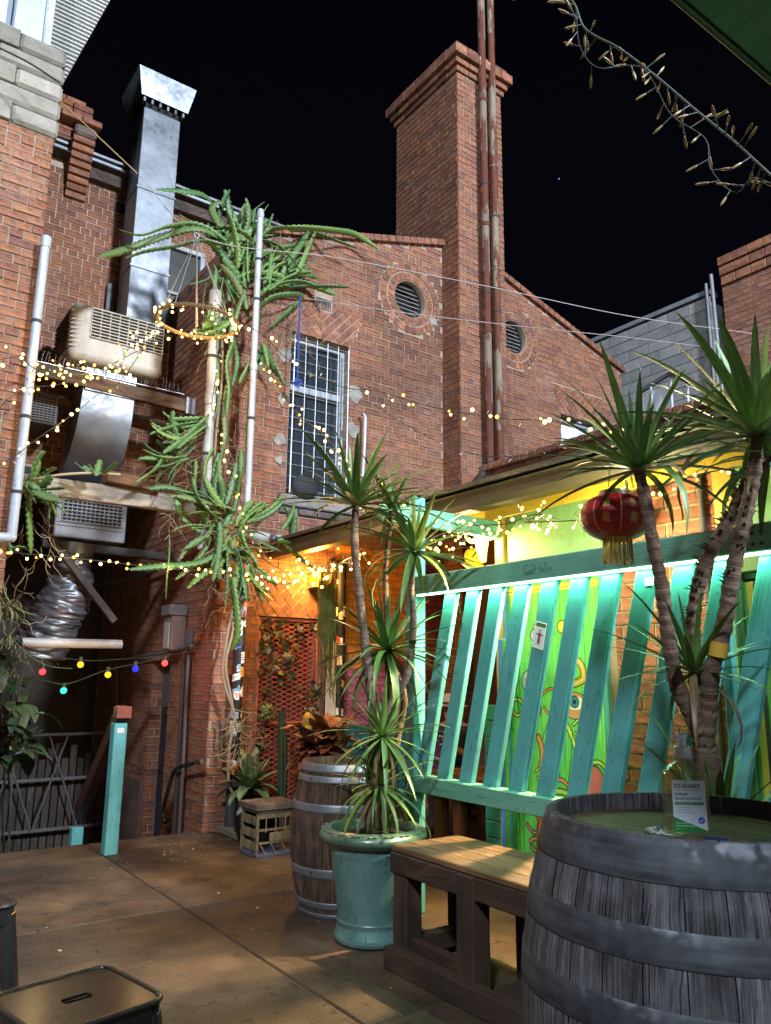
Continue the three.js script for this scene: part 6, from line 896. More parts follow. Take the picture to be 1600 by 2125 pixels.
// ---------------------------------------------------------------- agave, black jar, crate, cactus, croton by the kerb
{
  const ag = onZ(520, 1648, -6.98), t = thing('agave_plant', 'blue green agave rosette in front of the mesh screen', 'plant', V3(ag.x, 0.07, ag.z)), ms = [leafM([0.3, 0.5, 0.28]), leafM([0.33, 0.55, 0.3]), leafM([0.34, 0.46, 0.2])], gg = [blade(0.4, 0.16, 0.25, 0.3, 0.5, 8, 0.35), blade(0.38, 0.17, 0.5, 0.3, 0.5, 8, 0.35), blade(0.34, 0.15, 1.1, 0.3, 0.5, 8, 0.35)], C = V3(ag.x, ag.y + 0.05, ag.z);
  for (let i = 0; i < 24; i++) { const k = i / 24, a = i * 2.4, th = 0.25 + k * 1.45, o = place('leaf', gg[Math.min(2, Math.floor(k * 3))], pick(ms), t, C); const d = V3(Math.sin(a) * Math.sin(th), Math.cos(th), Math.cos(a) * Math.sin(th)), z = V3(0, -1, 0).addScaledVector(d, d.y).normalize(); o.quaternion.setFromRotationMatrix(new THREE.Matrix4().makeBasis(d.clone().cross(z), d, z)); o.scale.setScalar(rr(0.85, 1.15)); }
  part('stalk', rod(V3(C.x, 0.12, C.z), C, 0.06, 12, 0.03), leafM([0.06, 0.07, 0.04]), t); part('planter', rod(V3(C.x, 0.07, C.z), V3(C.x, C.y - 0.08, C.z), 0.1, 20, 0.13), mat([0.03, 0.03, 0.03]), t);
  const jp = onY(518, 1752, 0), j = thing('black_jar', 'round black glazed jar with white drips beside the crate', 'jar', jp.clone()); place('jar_body', lathe([[0, 0], [0.075, 0], [0.1, 0.03], [0.145, 0.14], [0.15, 0.2], [0.13, 0.28], [0.09, 0.33], [0.1, 0.35], [0.085, 0.35], [0.08, 0.32], [0, 0.3]], 40), mat([0.3, 0.3, 0.31], { map: tex(256, (u, v) => { const f = fbm(u * 7, v * 9, 7, 9); return sstep(0.52, 0.68, f) * 0.8 + 0.06; }), roughness: 0.35, clearcoat: 0.4 }), j, jp);
  const cp = onY(566, 1776, 0), c = thing('bottle_crate', 'weathered wooden crate with wire front and a little grey lid board', 'crate', cp.clone()), wm = woodM([0.3, 0.24, 0.15]), wd = woodM([0.2, 0.16, 0.13]), W = 0.36, H = 0.42, Dp = 0.3, X = cp.x - 0.17, Z = cp.z + 0.02;
  const B = (n, a, b, e, f, g, h, m = wm) => part(n, box(X + a, X + b, e, f, Z - g, Z - h, 0.004, 2), m, c);
  for (const [a, b] of [[0, 0.025], [W - 0.025, W]]) for (const [g, h] of [[0.025, 0], [Dp, Dp - 0.025]]) B('corner_post', a, b, 0, H - 0.06, g, h);
  B('top_rail', 0.025, W - 0.025, H - 0.12, H - 0.07, 0.02, 0); B('middle_rail', 0.025, W - 0.025, 0.2, 0.222, 0.016, 0.004); B('base', 0, W, 0.0, 0.03, Dp, -0.005, paintM([0.1, 0.1, 0.16])); B('lower_rail', 0.025, W - 0.025, 0.1, 0.12, 0.014, 0.004); B('name_plate', 0.12, W - 0.03, 0.118, 0.19, 0.004, -0.004);
  B('lid_board', -0.02, W + 0.02, H - 0.05, H, Dp + 0.01, -0.03, wd); B('lid_batten', 0.0, W, H - 0.075, H - 0.052, Dp, -0.01, wd); for (let i = 0; i < 3; i++) B('side_slat', 0.001, 0.012, 0.05 + i * 0.1, 0.12 + i * 0.1, Dp - 0.03, 0.03); B('back_board', 0.02, W - 0.02, 0.03, H - 0.08, Dp - 0.005, Dp - 0.02, DARK);
  const wi = mat([0.32, 0.3, 0.24], { metalness: 0.5, roughness: 0.5 }); for (let i = 1; i < 4; i++) part('wire', rod(V3(X + W * i / 4, 0.19, Z - 0.006), V3(X + W * i / 4, H - 0.1, Z - 0.006), 0.004, 6), wi, c); for (let i = 0; i < 3; i++) part('wire', rod(V3(X + 0.04 + i * 0.1, 0.1, Z - 0.006), V3(X + 0.09 + i * 0.1, 0.03, Z - 0.006), 0.004, 6), wi, c);
  const k0 = onZ(585, 1655, -6.85), k1 = onZ(584, 1475, -6.85), kc = thing('column_cactus', 'single upright column cactus in front of the mesh screen', 'cactus', V3(k0.x, 0.07, k0.z)); const gs = []; for (let i = 0; i < 5; i++) { const a = i / 5 * 6.283; gs.push(tube([V3(k0.x + 0.02 * Math.cos(a), 0.1, k0.z + 0.02 * Math.sin(a)), V3(k0.x + 0.03 * Math.cos(a), (0.1 + k1.y) / 2, k0.z + 0.03 * Math.sin(a)), V3(k1.x + 0.016 * Math.cos(a), k1.y, k0.z + 0.016 * Math.sin(a))], 0.02, 8, 20)); } part('ribbed_stem', merge(gs), leafM([0.05, 0.1, 0.05]), kc); part('pot', rod(V3(k0.x, 0.07, k0.z), V3(k0.x, 0.2, k0.z), 0.07, 16, 0.09), mat([0.05, 0.03, 0.02]), kc);
  const cr = onZ(672, 1528, -6.0), ct = thing('croton_plant', 'croton with orange and purple leaves behind the smaller barrel', 'plant', V3(cr.x, 0, cr.z)), cg = [broad(0.3, 0.125, 0.8), broad(0.26, 0.12, 1.2), broad(0.32, 0.13, 0.4)], cm = [leafM([0.34, 0.13, 0.1]), leafM([0.75, 0.14, 0.03]), leafM([0.25, 0.12, 0.12]), leafM([0.4, 0.09, 0.05]), leafM([0.35, 0.26, 0.04])];
  for (let i = 0; i < 100; i++) { const k = i / 100, P = V3(cr.x + rr(-0.1, 0.1), cr.y - 0.08 + rr(-0.12, 0.1), cr.z + rr(-0.1, 0.1)), a = i * 2.4, th = 0.3 + 1.5 * k, d = V3(Math.sin(a) * Math.sin(th), Math.cos(th), Math.cos(a) * Math.sin(th)), z = V3(0, -1, 0).addScaledVector(d, d.y).normalize(), o = place('leaf', pick(cg), pick(cm), ct, P); o.quaternion.setFromRotationMatrix(new THREE.Matrix4().makeBasis(d.clone().cross(z), d, z)); o.scale.setScalar(rr(0.8, 1.25)); }
  part('stalk', rod(V3(cr.x, 0.3, cr.z), V3(cr.x, cr.y, cr.z), 0.02, 8), mat([0.1, 0.07, 0.05]), ct); part('pot', rod(V3(cr.x, 0, cr.z), V3(cr.x, 0.4, cr.z), 0.14, 20, 0.19), mat([0.12, 0.05, 0.03]), ct);
}
// ---------------------------------------------------------------- stair posts, paling fence, iron rails
{
  const p1 = onY(226, 1773, 0), t = thing('stair_railing', 'turquoise posts with a dark red sloping handrail at the head of the alley steps', 'railing', V3(p1.x, 0, p1.z));
  const am = paintM([0.13, 0.42, 0.42]); part('post', box(p1.x - 0.055, p1.x + 0.055, 0, 1.06, p1.z - 0.055, p1.z + 0.055, 0.006, 1, 1), am, t);
  const q = onZ(157, 1745, -8.35), qt = onZ(160, 1716, -8.35).y; part('post', box(q.x - 0.055, q.x + 0.055, -1.25, qt, -8.4, -8.3, 0.006, 1, 1), am, t);
  part('handrail', beam(V3(p1.x + 0.01, 1.15, p1.z + 0.02), V3(q.x + 0.02, qt + 0.12, -8.38), 0.09, 0.14), paintM([0.075, 0.018, 0.014]), t); part('handrail_end', box(p1.x - 0.06, p1.x + 0.07, 1.1, 1.2, p1.z + 0.0, p1.z + 0.1, 0.006), paintM([0.3, 0.06, 0.035]), t); part('sticker', box(p1.x - 0.03, p1.x + 0.03, 0.98, 1.02, p1.z + 0.056, p1.z + 0.0575, 0.0005), mat([0.6, 0.5, 0.48]), t);
  const st = new THREE.Group(); st.name = 'alley_steps'; st.userData.kind = 'structure'; scene.add(st); ORG.set(st, V3(0, 0, 0)); for (let i = 0; i < 7; i++) part('step', box(1.2, AX - 0.01, -1.3, -0.17 * (i + 1), -7.46 - 0.27 * (i + 1), -7.46 - 0.27 * i, 0.01), sandM([0.08, 0.07, 0.065]), st);
  const f = thing('paling_fence', 'rough dark timber paling fence at the bottom of the alley', 'fence', V3(1.8, -1.3, -10)), ms = [0, 1, 2].map((i) => woodM([0.075, 0.06, 0.052].map((v) => v * [0.7, 1.2, 0.95][i]))); for (let i = 0; i < 24; i++) { const x = 1.0 + i * 0.088; part('paling', box(x, x + 0.075, -1.3, 0.55 + rr(-0.1, 0.14), -10.03 + rr(-0.01, 0.01), -10.0, 0.004, 1, 1), pick(ms), f); }
  for (const y of [0.75, 0.25, -0.3]) part('rail', box(1.0, 3.1, y, y + 0.035, -9.9, -9.87, 0.004), mat([0.06, 0.05, 0.055], { roughness: 0.6 }), f); for (const [a, b] of [[1.2, 1.5], [1.7, 2.0], [2.2, 2.5]]) { part('brace', beam(V3(a, -0.3, -9.86), V3(b, 0.75, -9.86), 0.012, 0.02), mat([0.06, 0.05, 0.055]), f); part('brace', beam(V3(b + 0.2, -0.3, -9.86), V3(a + 0.1, 0.75, -9.86), 0.012, 0.02), mat([0.06, 0.05, 0.055]), f); }
  // low rendered plinth of the door pier
  const pl = solo('rendered_plinth', box(AX - 0.03, AX + 0.02, -1.2, 0.3, -9.6, -9.02, 0.01), sandM([0.14, 0.09, 0.075]), 'smooth brown rendered plinth at the foot of the alley wall', 'plinth');
}
// ---------------------------------------------------------------- lantern
{
  const C = atD(1278, 1074, 3.42), t = thing('paper_lantern', 'red ribbed paper lantern with gold marks and a yellow fringe', 'lantern', C.clone()), a = 0.155, h = 0.098, N = 40, pr = [];
  for (let i = 0; i <= N; i++) { const v = -1 + 2 * i / N, y = v * h, r = a * Math.sqrt(Math.max(0.0, 1 - Math.pow(Math.abs(v) * 0.92, 2.3))) * (1 + 0.016 * Math.cos(i * Math.PI * 0.78)); pr.push(new THREE.Vector2(Math.max(r, 0.06), y)); }
  const marks = canvasTex(1024, 256, (c, w, hh) => { const q = rngOf(4); c.fillStyle = '#b3121a'; c.fillRect(0, 0, w, hh); for (let s = 0; s < 8; s++) { const x = s * 128; c.fillStyle = '#f0dfa8'; for (let y = 20; y < 236; y += 14) c.fillRect(x + 2, y, 5, 10); c.strokeStyle = '#d9b85a'; c.lineWidth = 5; for (let k = 0; k < 2; k++) { const cx = x + 64, cy = 84 + k * 84; for (let j = 0; j < 7; j++) { c.beginPath(); const yy = cy - 26 + j * 8; c.moveTo(cx - 22 + q() * 10, yy); c.lineTo(cx + 22 - q() * 12, yy + (q() - 0.5) * 6); c.stroke(); } c.beginPath(); c.moveTo(cx - 6, cy - 30); c.lineTo(cx - 8, cy + 28); c.moveTo(cx + 10, cy - 22); c.lineTo(cx + 12, cy + 28); c.stroke(); } } });
  marks.wrapS = THREE.RepeatWrapping; const g = new THREE.LatheGeometry(pr, 56); g.rotateZ(-0.06); place('lantern_body', g, mat([0.85, 0.85, 0.85], { map: marks, roughness: 0.45, transmission: 0.12, thickness: 0 }), t, C);
  place('top_ring', lathe([[0.066, 0.088], [0.07, 0.088], [0.07, 0.118], [0.066, 0.118], [0.066, 0.088]], 36), mat([0.55, 0.5, 0.36], { metalness: 1, roughness: 0.25 }), t, C);
  for (let i = 0; i < 54; i++) { const q = i / 54 * 6.283, r = 0.058 + rr(-0.012, 0.004); place('fringe_strand', rod(V3(r * Math.cos(q), -0.088, r * Math.sin(q)), V3(r * Math.cos(q) * 1.05 + rr(-0.004, 0.004), -0.088 - rr(0.1, 0.125), r * Math.sin(q) * 1.05), 0.0028, 5), mat([0.5, 0.36, 0.06], { roughness: 0.8 }), t, C); }
  place('fringe_cap', lathe([[0.0, -0.08], [0.062, -0.083], [0.064, -0.094], [0.06, -0.097], [0, -0.094]], 30), mat([0.5, 0.33, 0.05], { roughness: 0.5 }), t, C);
  const hk = atD(1310, 985, 3.5); part('cord', merge([rod(C.clone().add(V3(-0.04, 0.116, 0)), hk, 0.0015, 4), rod(C.clone().add(V3(0.04, 0.116, 0)), hk, 0.0015, 4), rod(hk, hk.clone().add(V3(0.12, 0.55, 0)), 0.0015, 4)]), mat([0.3, 0.28, 0.25]), t);
}
// ---------------------------------------------------------------- under the lean-to: shoe, pallets, seats, person
{
  const S = onX(985, 1168, 4.25), t = thing('hanging_shoe', 'yellow canvas shoe hung below the skull lamp', 'shoe', S.clone()), ym = mat([0.6, 0.4, 0.02], { roughness: 0.7 });
  const g = new THREE.SphereGeometry(0.1, 20, 14); { const p = g.attributes.position; for (let i = 0; i < p.count; i++) { const x = p.getX(i), y = p.getY(i), z = p.getZ(i); p.setXYZ(i, x * (0.5 - 0.1 * Math.sin(z * 12)), y * (z < 0.02 ? 0.85 : 0.5) + (z < 0.0 ? 0.03 : -0.01), z * 1.4); } g.computeVertexNormals(); } g.rotateX(0.5); place('upper', g, ym, t, S);
  const s2 = new THREE.SphereGeometry(0.1, 20, 10).scale(0.54, 0.16, 1.45).translate(0, -0.055, 0).rotateX(0.5); place('sole', s2, mat([0.7, 0.62, 0.4]), t, S); for (let i = 0; i < 4; i++) place('lace', rod(V3(-0.03, 0.05 - i * 0.012, 0.0 + i * 0.022), V3(0.03, 0.05 - i * 0.012, 0.01 + i * 0.022), 0.004, 6), mat([0.75, 0.7, 0.5]), t, S); place('hang_cord', rod(V3(0, 0.05, -0.03), V3(0.04, 0.6, -0.05), 0.002, 4), DARK, t, S);
  const wood = (c) => woodM(c);
  const pallet = (label, x, z, n) => { const p = thing('timber_pallet', label, 'pallet', V3(x, 0, z)), m = wood([0.26, 0.11, 0.045]), m2 = wood([0.18, 0.09, 0.045]); for (let i = 0; i < n; i++) { const y = 0.02 + i * 0.16; for (const k of [0, 0.5, 1]) part('block', box(x - 0.02, x + 0.12, y, y + 0.1, z - 0.45 + k * 0.75, z - 0.33 + k * 0.75, 0.005), m2, p); part('edge_board', box(x - 0.025, x, y + 0.1, y + 0.155, z - 0.46, z + 0.44, 0.004, 1, 2), m, p); for (let k = 0; k < 4; k++) part('deck_board', box(x + 0.01 + k * 0.16, x + 0.14 + k * 0.16, y + 0.1, y + 0.125, z - 0.46, z + 0.44, 0.004, 1, 2), m, p); } return p; };
  const tb = thing('low_table', 'rough orange brown timber table with plank legs under the screen rail', 'table', V3(4.75, 0, -5.0)), om = wood([0.34, 0.13, 0.04]); part('table_top', box(4.45, 5.1, 0.62, 0.68, -5.5, -4.5, 0.006, 1, 2), om, tb); part('apron', box(4.43, 4.47, 0.48, 0.62, -5.5, -4.5, 0.006, 1, 2), om, tb); for (const z of [-5.45, -5.2, -4.8, -4.55]) part('leg', box(4.46, 4.55, 0, 0.48, z, z + 0.1, 0.006, 1, 1), wood([0.24, 0.11, 0.045]), tb); for (const z of [-5.45, -4.6]) part('leg', box(5.0, 5.08, 0, 0.62, z, z + 0.09, 0.006, 1, 1), wood([0.2, 0.1, 0.05]), tb);
  pallet('stack of timber pallets in the dark corner behind the screen', 5.75, -6.2, 3);
  const cu = solo('red_cushion', new RoundedBoxGeometry(0.4, 0.09, 0.4, 4, 0.04).translate(5.0, 0.73, -4.72), mat([0.5, 0.05, 0.015], { roughness: 0.9 }), 'red orange cushion on the rough table behind the slats', 'cushion');
  const gl = solo('drinking_glass', lathe([[0, 0], [0.032, 0], [0.038, 0.13], [0.035, 0.13], [0.03, 0.01], [0, 0.01]], 24).translate(4.62, 0.682, -5.2), mat([0.9, 0.9, 0.9], { transmission: 1, roughness: 0.03, thickness: 0 }), 'small drinking glass on the rough table', 'glass');
}
{ // seated person in a straw hat, elbows on the table
  const C = onX(942, 1500, 5.35), base = V3(C.x, 0, C.z), t = thing('person', 'person in a black spotted shirt and straw hat seated behind the slats', 'person', base);
  const fw = V3(-0.86, 0, 0.5).normalize(), sd = V3(fw.z, 0, -fw.x), P = (f, s, y) => base.clone().addScaledVector(fw, f).addScaledVector(sd, s).setY(y);
  const hip = 0.5, bones = []; const bone = (a, b, r0, r1) => bones.push([a, b, r0, r1]);
  bone(P(-0.12, 0, hip), P(-0.02, 0, 0.8), 0.15, 0.14); bone(P(-0.02, 0, 0.8), P(0.0, 0, 0.96), 0.14, 0.12); bone(P(0.0, -0.15, 0.94), P(0.0, 0.15, 0.94), 0.075, 0.075); bone(P(0, 0, 0.98), P(0.05, 0, 1.1), 0.055, 0.05); bone(P(0.07, 0, 1.1), P(0.08, 0, 1.18), 0.078, 0.088);
  for (const s of [-1, 1]) { bone(P(0, s * 0.18, 0.93), P(0.13, s * 0.24, 0.7), 0.05, 0.042); bone(P(0.13, s * 0.24, 0.7), P(0.34, s * 0.1, 0.8), 0.042, 0.028); bone(P(-0.1, s * 0.09, hip), P(0.3, s * 0.12, 0.5), 0.09, 0.065); bone(P(0.3, s * 0.12, 0.5), P(0.28, s * 0.12, 0.08), 0.06, 0.04); bone(P(0.28, s * 0.12, 0.06), P(0.42, s * 0.12, 0.04), 0.04, 0.032);
    const h = P(0.36, s * 0.09, 0.82); bone(h, P(0.42, s * 0.07, 0.85), 0.03, 0.034); for (let k = 0; k < 4; k++) { const a = P(0.43, s * (0.05 + k * 0.02), 0.87), b = P(0.47 - k * 0.004, s * (0.04 + k * 0.018), 0.9 - k * 0.006), c = P(0.47, s * (0.03 + k * 0.016), 0.93 - k * 0.008); bone(a, b, 0.01, 0.009); bone(b, c, 0.009, 0.008); } bone(P(0.39, s * 0.05, 0.85), P(0.41, s * 0.01, 0.88), 0.011, 0.009); }
  bone(P(0.155, 0, 1.14), P(0.17, 0, 1.12), 0.014, 0.016); for (const s of [-1, 1]) bone(P(0.07, s * 0.085, 1.14), P(0.07, s * 0.09, 1.12), 0.012, 0.012);
  const lo = V3(1e9, 1e9, 1e9), hi = lo.clone().negate(); bones.forEach(([a, b]) => [a, b].forEach((p) => { lo.min(p); hi.max(p); })); const mid = lo.clone().add(hi).multiplyScalar(0.5), half = Math.max(...hi.clone().sub(lo).toArray()) / 2 + 0.18, n = 96;
  const mc = new MarchingCubes(n, new THREE.MeshStandardMaterial(), false, false, 260000); mc.isolation = 0; const q = V3();
  for (let k = 0; k < n; k++) for (let j = 0; j < n; j++) for (let i = 0; i < n; i++) { q.set(mid.x + (i / n * 2 - 1) * half, mid.y + (j / n * 2 - 1) * half, mid.z + (k / n * 2 - 1) * half); let d = 9; for (const [a, b, r0, r1] of bones) { const bx = b.x - a.x, by = b.y - a.y, bz = b.z - a.z, L = bx * bx + by * by + bz * bz, u = cl(((q.x - a.x) * bx + (q.y - a.y) * by + (q.z - a.z) * bz) / L), e = Math.hypot(q.x - a.x - u * bx, q.y - a.y - u * by, q.z - a.z - u * bz) - (r0 + (r1 - r0) * u), kk = Math.min(r0, r1) < 0.02 ? 0.006 : 0.035, h = Math.max(kk - Math.abs(d - e), 0) / kk; d = Math.min(d, e) - h * h * kk * 0.25; } mc.field[i + j * n + k * n * n] = -d; }
  mc.update(); const g = new THREE.BufferGeometry(); g.setAttribute('position', new THREE.Float32BufferAttribute(mc.positionArray.slice(0, mc.count * 3), 3)); g.scale(half, half, half).translate(mid.x, mid.y, mid.z);
  { const p = g.attributes.position, col = new Float32Array(p.count * 3); for (let i = 0; i < p.count; i++) { const v = V3(p.getX(i), p.getY(i), p.getZ(i)).sub(base), f = v.dot(fw), y = v.y; let c = [0.32, 0.14, 0.08]; if (y < 0.6 && f > -0.3) c = y < 0.1 ? [0.02, 0.02, 0.02] : [0.02, 0.03, 0.06]; else if (y < 1.0 && f < 0.14) c = [0.015, 0.012, 0.012]; col.set(c, i * 3); } g.setAttribute('color', new THREE.BufferAttribute(col, 3)); }
  const gv = mergeVertices(g, 1e-4); gv.computeVertexNormals(); part('body', gv, mat([1, 1, 1], { vertexColors: true, roughness: 0.8 }), t);
  const hc = P(0.08, 0, 1.2); const hat = lathe([[0, 0.11], [0.05, 0.115], [0.08, 0.1], [0.1, 0.02], [0.1, 0], [0.17, -0.01], [0.175, -0.004], [0.1, 0.008]], 40); hat.rotateX(0.06); place('hat', hat, mat([0.5, 0.38, 0.22], { map: TX.woodB, roughness: 0.9 }), t, hc); place('hat_band', lathe([[0.1025, 0.004], [0.1005, 0.03], [0.098, 0.03]], 36), mat([0.03, 0.02, 0.02]), t, hc);
  for (let i = 0; i < 9; i++) { const v = P(0.115 + rr(-0.01, 0.02), rr(-0.12, 0.0), rr(0.72, 0.92)); place('shirt_spot', new THREE.SphereGeometry(0.008, 8, 6), mat([0.7, 0.68, 0.62]), t, v); }
  const sb = P(-0.1, 0, 0); const se = thing('wooden_seat', 'low dark wooden seat under the person in the straw hat', 'seat', sb); part('seat_board', box(sb.x - 0.22, sb.x + 0.22, 0.36, 0.41, sb.z - 0.22, sb.z + 0.22, 0.006), woodM([0.06, 0.035, 0.025]), se); for (const a of [-1, 1]) for (const b of [-1, 1]) part('leg', box(sb.x + a * 0.18 - 0.025, sb.x + a * 0.18 + 0.025, 0, 0.36, sb.z + b * 0.18 - 0.025, sb.z + b * 0.18 + 0.025, 0.004), woodM([0.06, 0.035, 0.025]), se);
}
// ---------------------------------------------------------------- awning over the camera, wires, rope
{
  const t = thing('green_awning', 'flat green awning edge overhead', 'awning', V3(3, 2.6, 1.4)); part('panel', box(0.55, 5.6, 2.6, 2.64, -0.6, 3.4, 0.006), paintM([0.11, 0.38, 0.19], { roughness: 0.6 }), t); part('edge_bead', box(0.55, 5.6, 2.598, 2.645, -0.612, -0.601, 0.003), paintM([0.06, 0.15, 0.05]), t);
  for (const [x, z] of [[5.5, -0.5], [5.5, 3.3], [0.65, 3.3]]) part('post', box(x - 0.04, x + 0.04, 0, 2.6, z - 0.04, z + 0.04, 0.005), paintM([0.02, 0.09, 0.045]), t);
  const wire = (label, pts, r, c) => solo('overhead_wire', tube(pts, r, 5, 40), mat(c, { roughness: 0.7 }), label, 'wire');
  wire('tan service wire from the orange brick house to the steel flue', [atD(-20, 80, 7.4), atD(130, 215, 8), atD(285, 360, 8.6)], 0.007, [0.35, 0.22, 0.08]); wire('black cable sagging along the concrete blocks', [atD(-10, 95, 6.85), atD(60, 130, 6.85), atD(125, 172, 6.85)], 0.009, [0.02, 0.02, 0.02]);
  wire('white catenary wire crossing from the cactus past the chimney to the far brick building', [atD(290, 365, 8.2), atD(415, 490, 7.9), atD(700, 535, 8.0), atD(1000, 592, 8.2), atD(1300, 655, 8.6), atD(1560, 692, 9)], 0.0045, [0.3, 0.28, 0.27]); wire('faint lower wire across the gable to the block wall', [atD(640, 620, 8.1), atD(830, 648, 8.3), atD(1060, 675, 8.6), atD(1300, 700, 9), atD(1480, 722, 9.2)], 0.005, [0.25, 0.22, 0.2]);
  const r = thing('blue_rope', 'knotted blue rope hanging in front of the tall window', 'rope', atD(617, 790, 7.55)), gs = []; for (const ph of [0, 2.1, 4.2]) gs.push(tube(Array.from({ length: 40 }, (_, i) => { const k = i / 39, p = onZ(623, 616, -7.05).lerp(onZ(617, 792, -7.05), k); return p.add(V3(0.006 * Math.cos(k * 50 + ph), 0, 0.006 * Math.sin(k * 50 + ph))); }), 0.0055, 5, 110)); part('strands', merge(gs), mat([0.03, 0.05, 0.25], { roughness: 0.9 }), r); part('knot', new THREE.TorusKnotGeometry(0.03, 0.012, 40, 6).translate(...onZ(617, 794, -7.05)), mat([0.03, 0.05, 0.25], { roughness: 0.9 }), r);
}
{ // litter on the paving: dry leaves, grit, bottle caps' worth of dirt
  const gs = [], lf = broad(0.05, 0.02, 0.9, 0.05, 4); for (let i = 0; i < 170; i++) { const g = i % 3 ? new THREE.IcosahedronGeometry(rr(0.002, 0.007), 0).scale(1, 0.5, 1) : lf.clone().scale(rr(0.4, 1), rr(0.4, 1), rr(0.4, 1)).rotateX(1.5).rotateY(rr(0, 6.28)); const edge = R() < 0.45; gs.push(clean(g).translate(edge ? rr(2.5, 3.7) : rr(0.2, 3.2), 0.006, edge ? rr(-7.2, -6.3) : rr(-7.2, -2.2))); }
  const o = part('ground_litter', merge(gs), mat([0.3, 0.22, 0.12], { roughness: 0.95 }), scene); o.userData = { label: 'dry leaves and grit scattered over the paving', category: 'litter', kind: 'stuff' };
}
solo('star', new THREE.SphereGeometry(0.28, 10, 8).translate(...atD(1160, 371, 300)), glow([0.25, 0.4, 0.9], 1), 'single faint blue star in the night sky', 'star');
// ---------------------------------------------------------------- lamps
const bulbGeo = new THREE.SphereGeometry(1, 8, 6), warmS = [glow([1, 0.58, 0.15], 14), glow([1, 0.56, 0.13], 7), glow([1, 0.52, 0.1], 3.2)], warmB = warmS[0], sockM = mat([0.02, 0.03, 0.02], { roughness: 0.6 }), clearM = mat([0.45, 0.42, 0.36], { roughness: 0.35 }), amberM = mat([0.17, 0.095, 0.03], { roughness: 0.4 });
function point(at, c, k, r = 1, name = 'lamp_glow') { const l = new THREE.PointLight(lin(...c), k, 0, 2); l.position.copy(at); l.castShadow = true; l.shadow.radius = r; l.name = name; scene.add(l); return l; }
// a string of fairy lights: path in photo pixels with depth, n bulbs, share that is lit
function fairy(label, path, n, o = {}) {
  const pts = path.map(([x, y, d]) => atD(x, y, d)), c = new THREE.CatmullRomCurve3(pts, o.closed || false, 'centripetal'), t = thing('fairy_light_string', label, 'string lights', pts[0].clone(), undefined);
  const gs = [tube(pts, o.wire || 0.0035, 5, pts.length * 8, null, o.closed)], socks = [], lit = o.lit ?? 0.9, sp = o.spread ?? 0.03, br = (o.r || 0.0105) * 1.08;
  for (let i = 0; i < n; i++) {
    const k = (i + rr(0.2, 0.8)) / n, p = c.getPointAt(k), dir = V3(rr(-1, 1), rr(-1, 0.7), rr(-1, 1)).normalize(), e = p.clone().addScaledVector(dir, sp * rr(0.6, 1.5));
    gs.push(rod(p, e, 0.002, 4)); const on = R() < lit;
    if (on) { const b = place('bulb', bulbGeo, pick([warmS[0], warmS[0], warmS[1], warmS[2]]), t, e.clone().addScaledVector(dir, br * 0.8)); b.scale.setScalar(br * rr(0.7, 1.35)); }
    else { const b = place('unlit_bulb', bulbGeo, o.bm || clearM, t, e.clone().addScaledVector(dir, 0.012)); b.scale.set(0.004, 0.018, 0.004); b.quaternion.setFromUnitVectors(V3(0, 1, 0), dir); }
  }
  part('cable', merge(gs), sockM, t);
  for (const k of o.lights || []) point(c.getPointAt(k).add(V3(0, 0, 0.03)), [1, 0.62, 0.25], o.power || 0.5, 4, 'fairy_glow');
  return t;
}
const D7 = 7.1;
fairy('fairy lights bunched in front of the beige air cooler', [[-10, 748, 6.3], [40, 742, 6.5], [75, 765, 6.7], [130, 762, 6.9], [190, 766, 7.1], [240, 772, 7.2], [262, 730, 7.2], [300, 690, 7.2], [330, 655, 7.2]], 60, { spread: 0.06, lights: [0.5], power: 0.7 });
fairy('fairy lights sagging below the cooler front from the ring', [[65, 762, 6.7], [130, 778, 6.9], [200, 772, 7.1], [252, 745, 7.2], [300, 720, 7.2], [340, 690, 7.2]], 36, { spread: 0.06 });
fairy('fairy light strand rising from the orange brick house to the ring, upper one', [[-10, 858, 6.3], [15, 830, 6.35], [60, 805, 6.6], [110, 800, 6.8], [160, 790, 6.9]], 12, { spread: 0.03 });
fairy('fairy light strand climbing from the corner downpipe past the timber beam', [[-10, 970, 6.3], [40, 940, 6.4], [85, 905, 6.6], [140, 868, 6.8], [170, 845, 6.9], [215, 810, 7.0], [245, 795, 7.1], [300, 720, 7.2]], 22, { spread: 0.03, lights: [0.4], power: 0.35 });
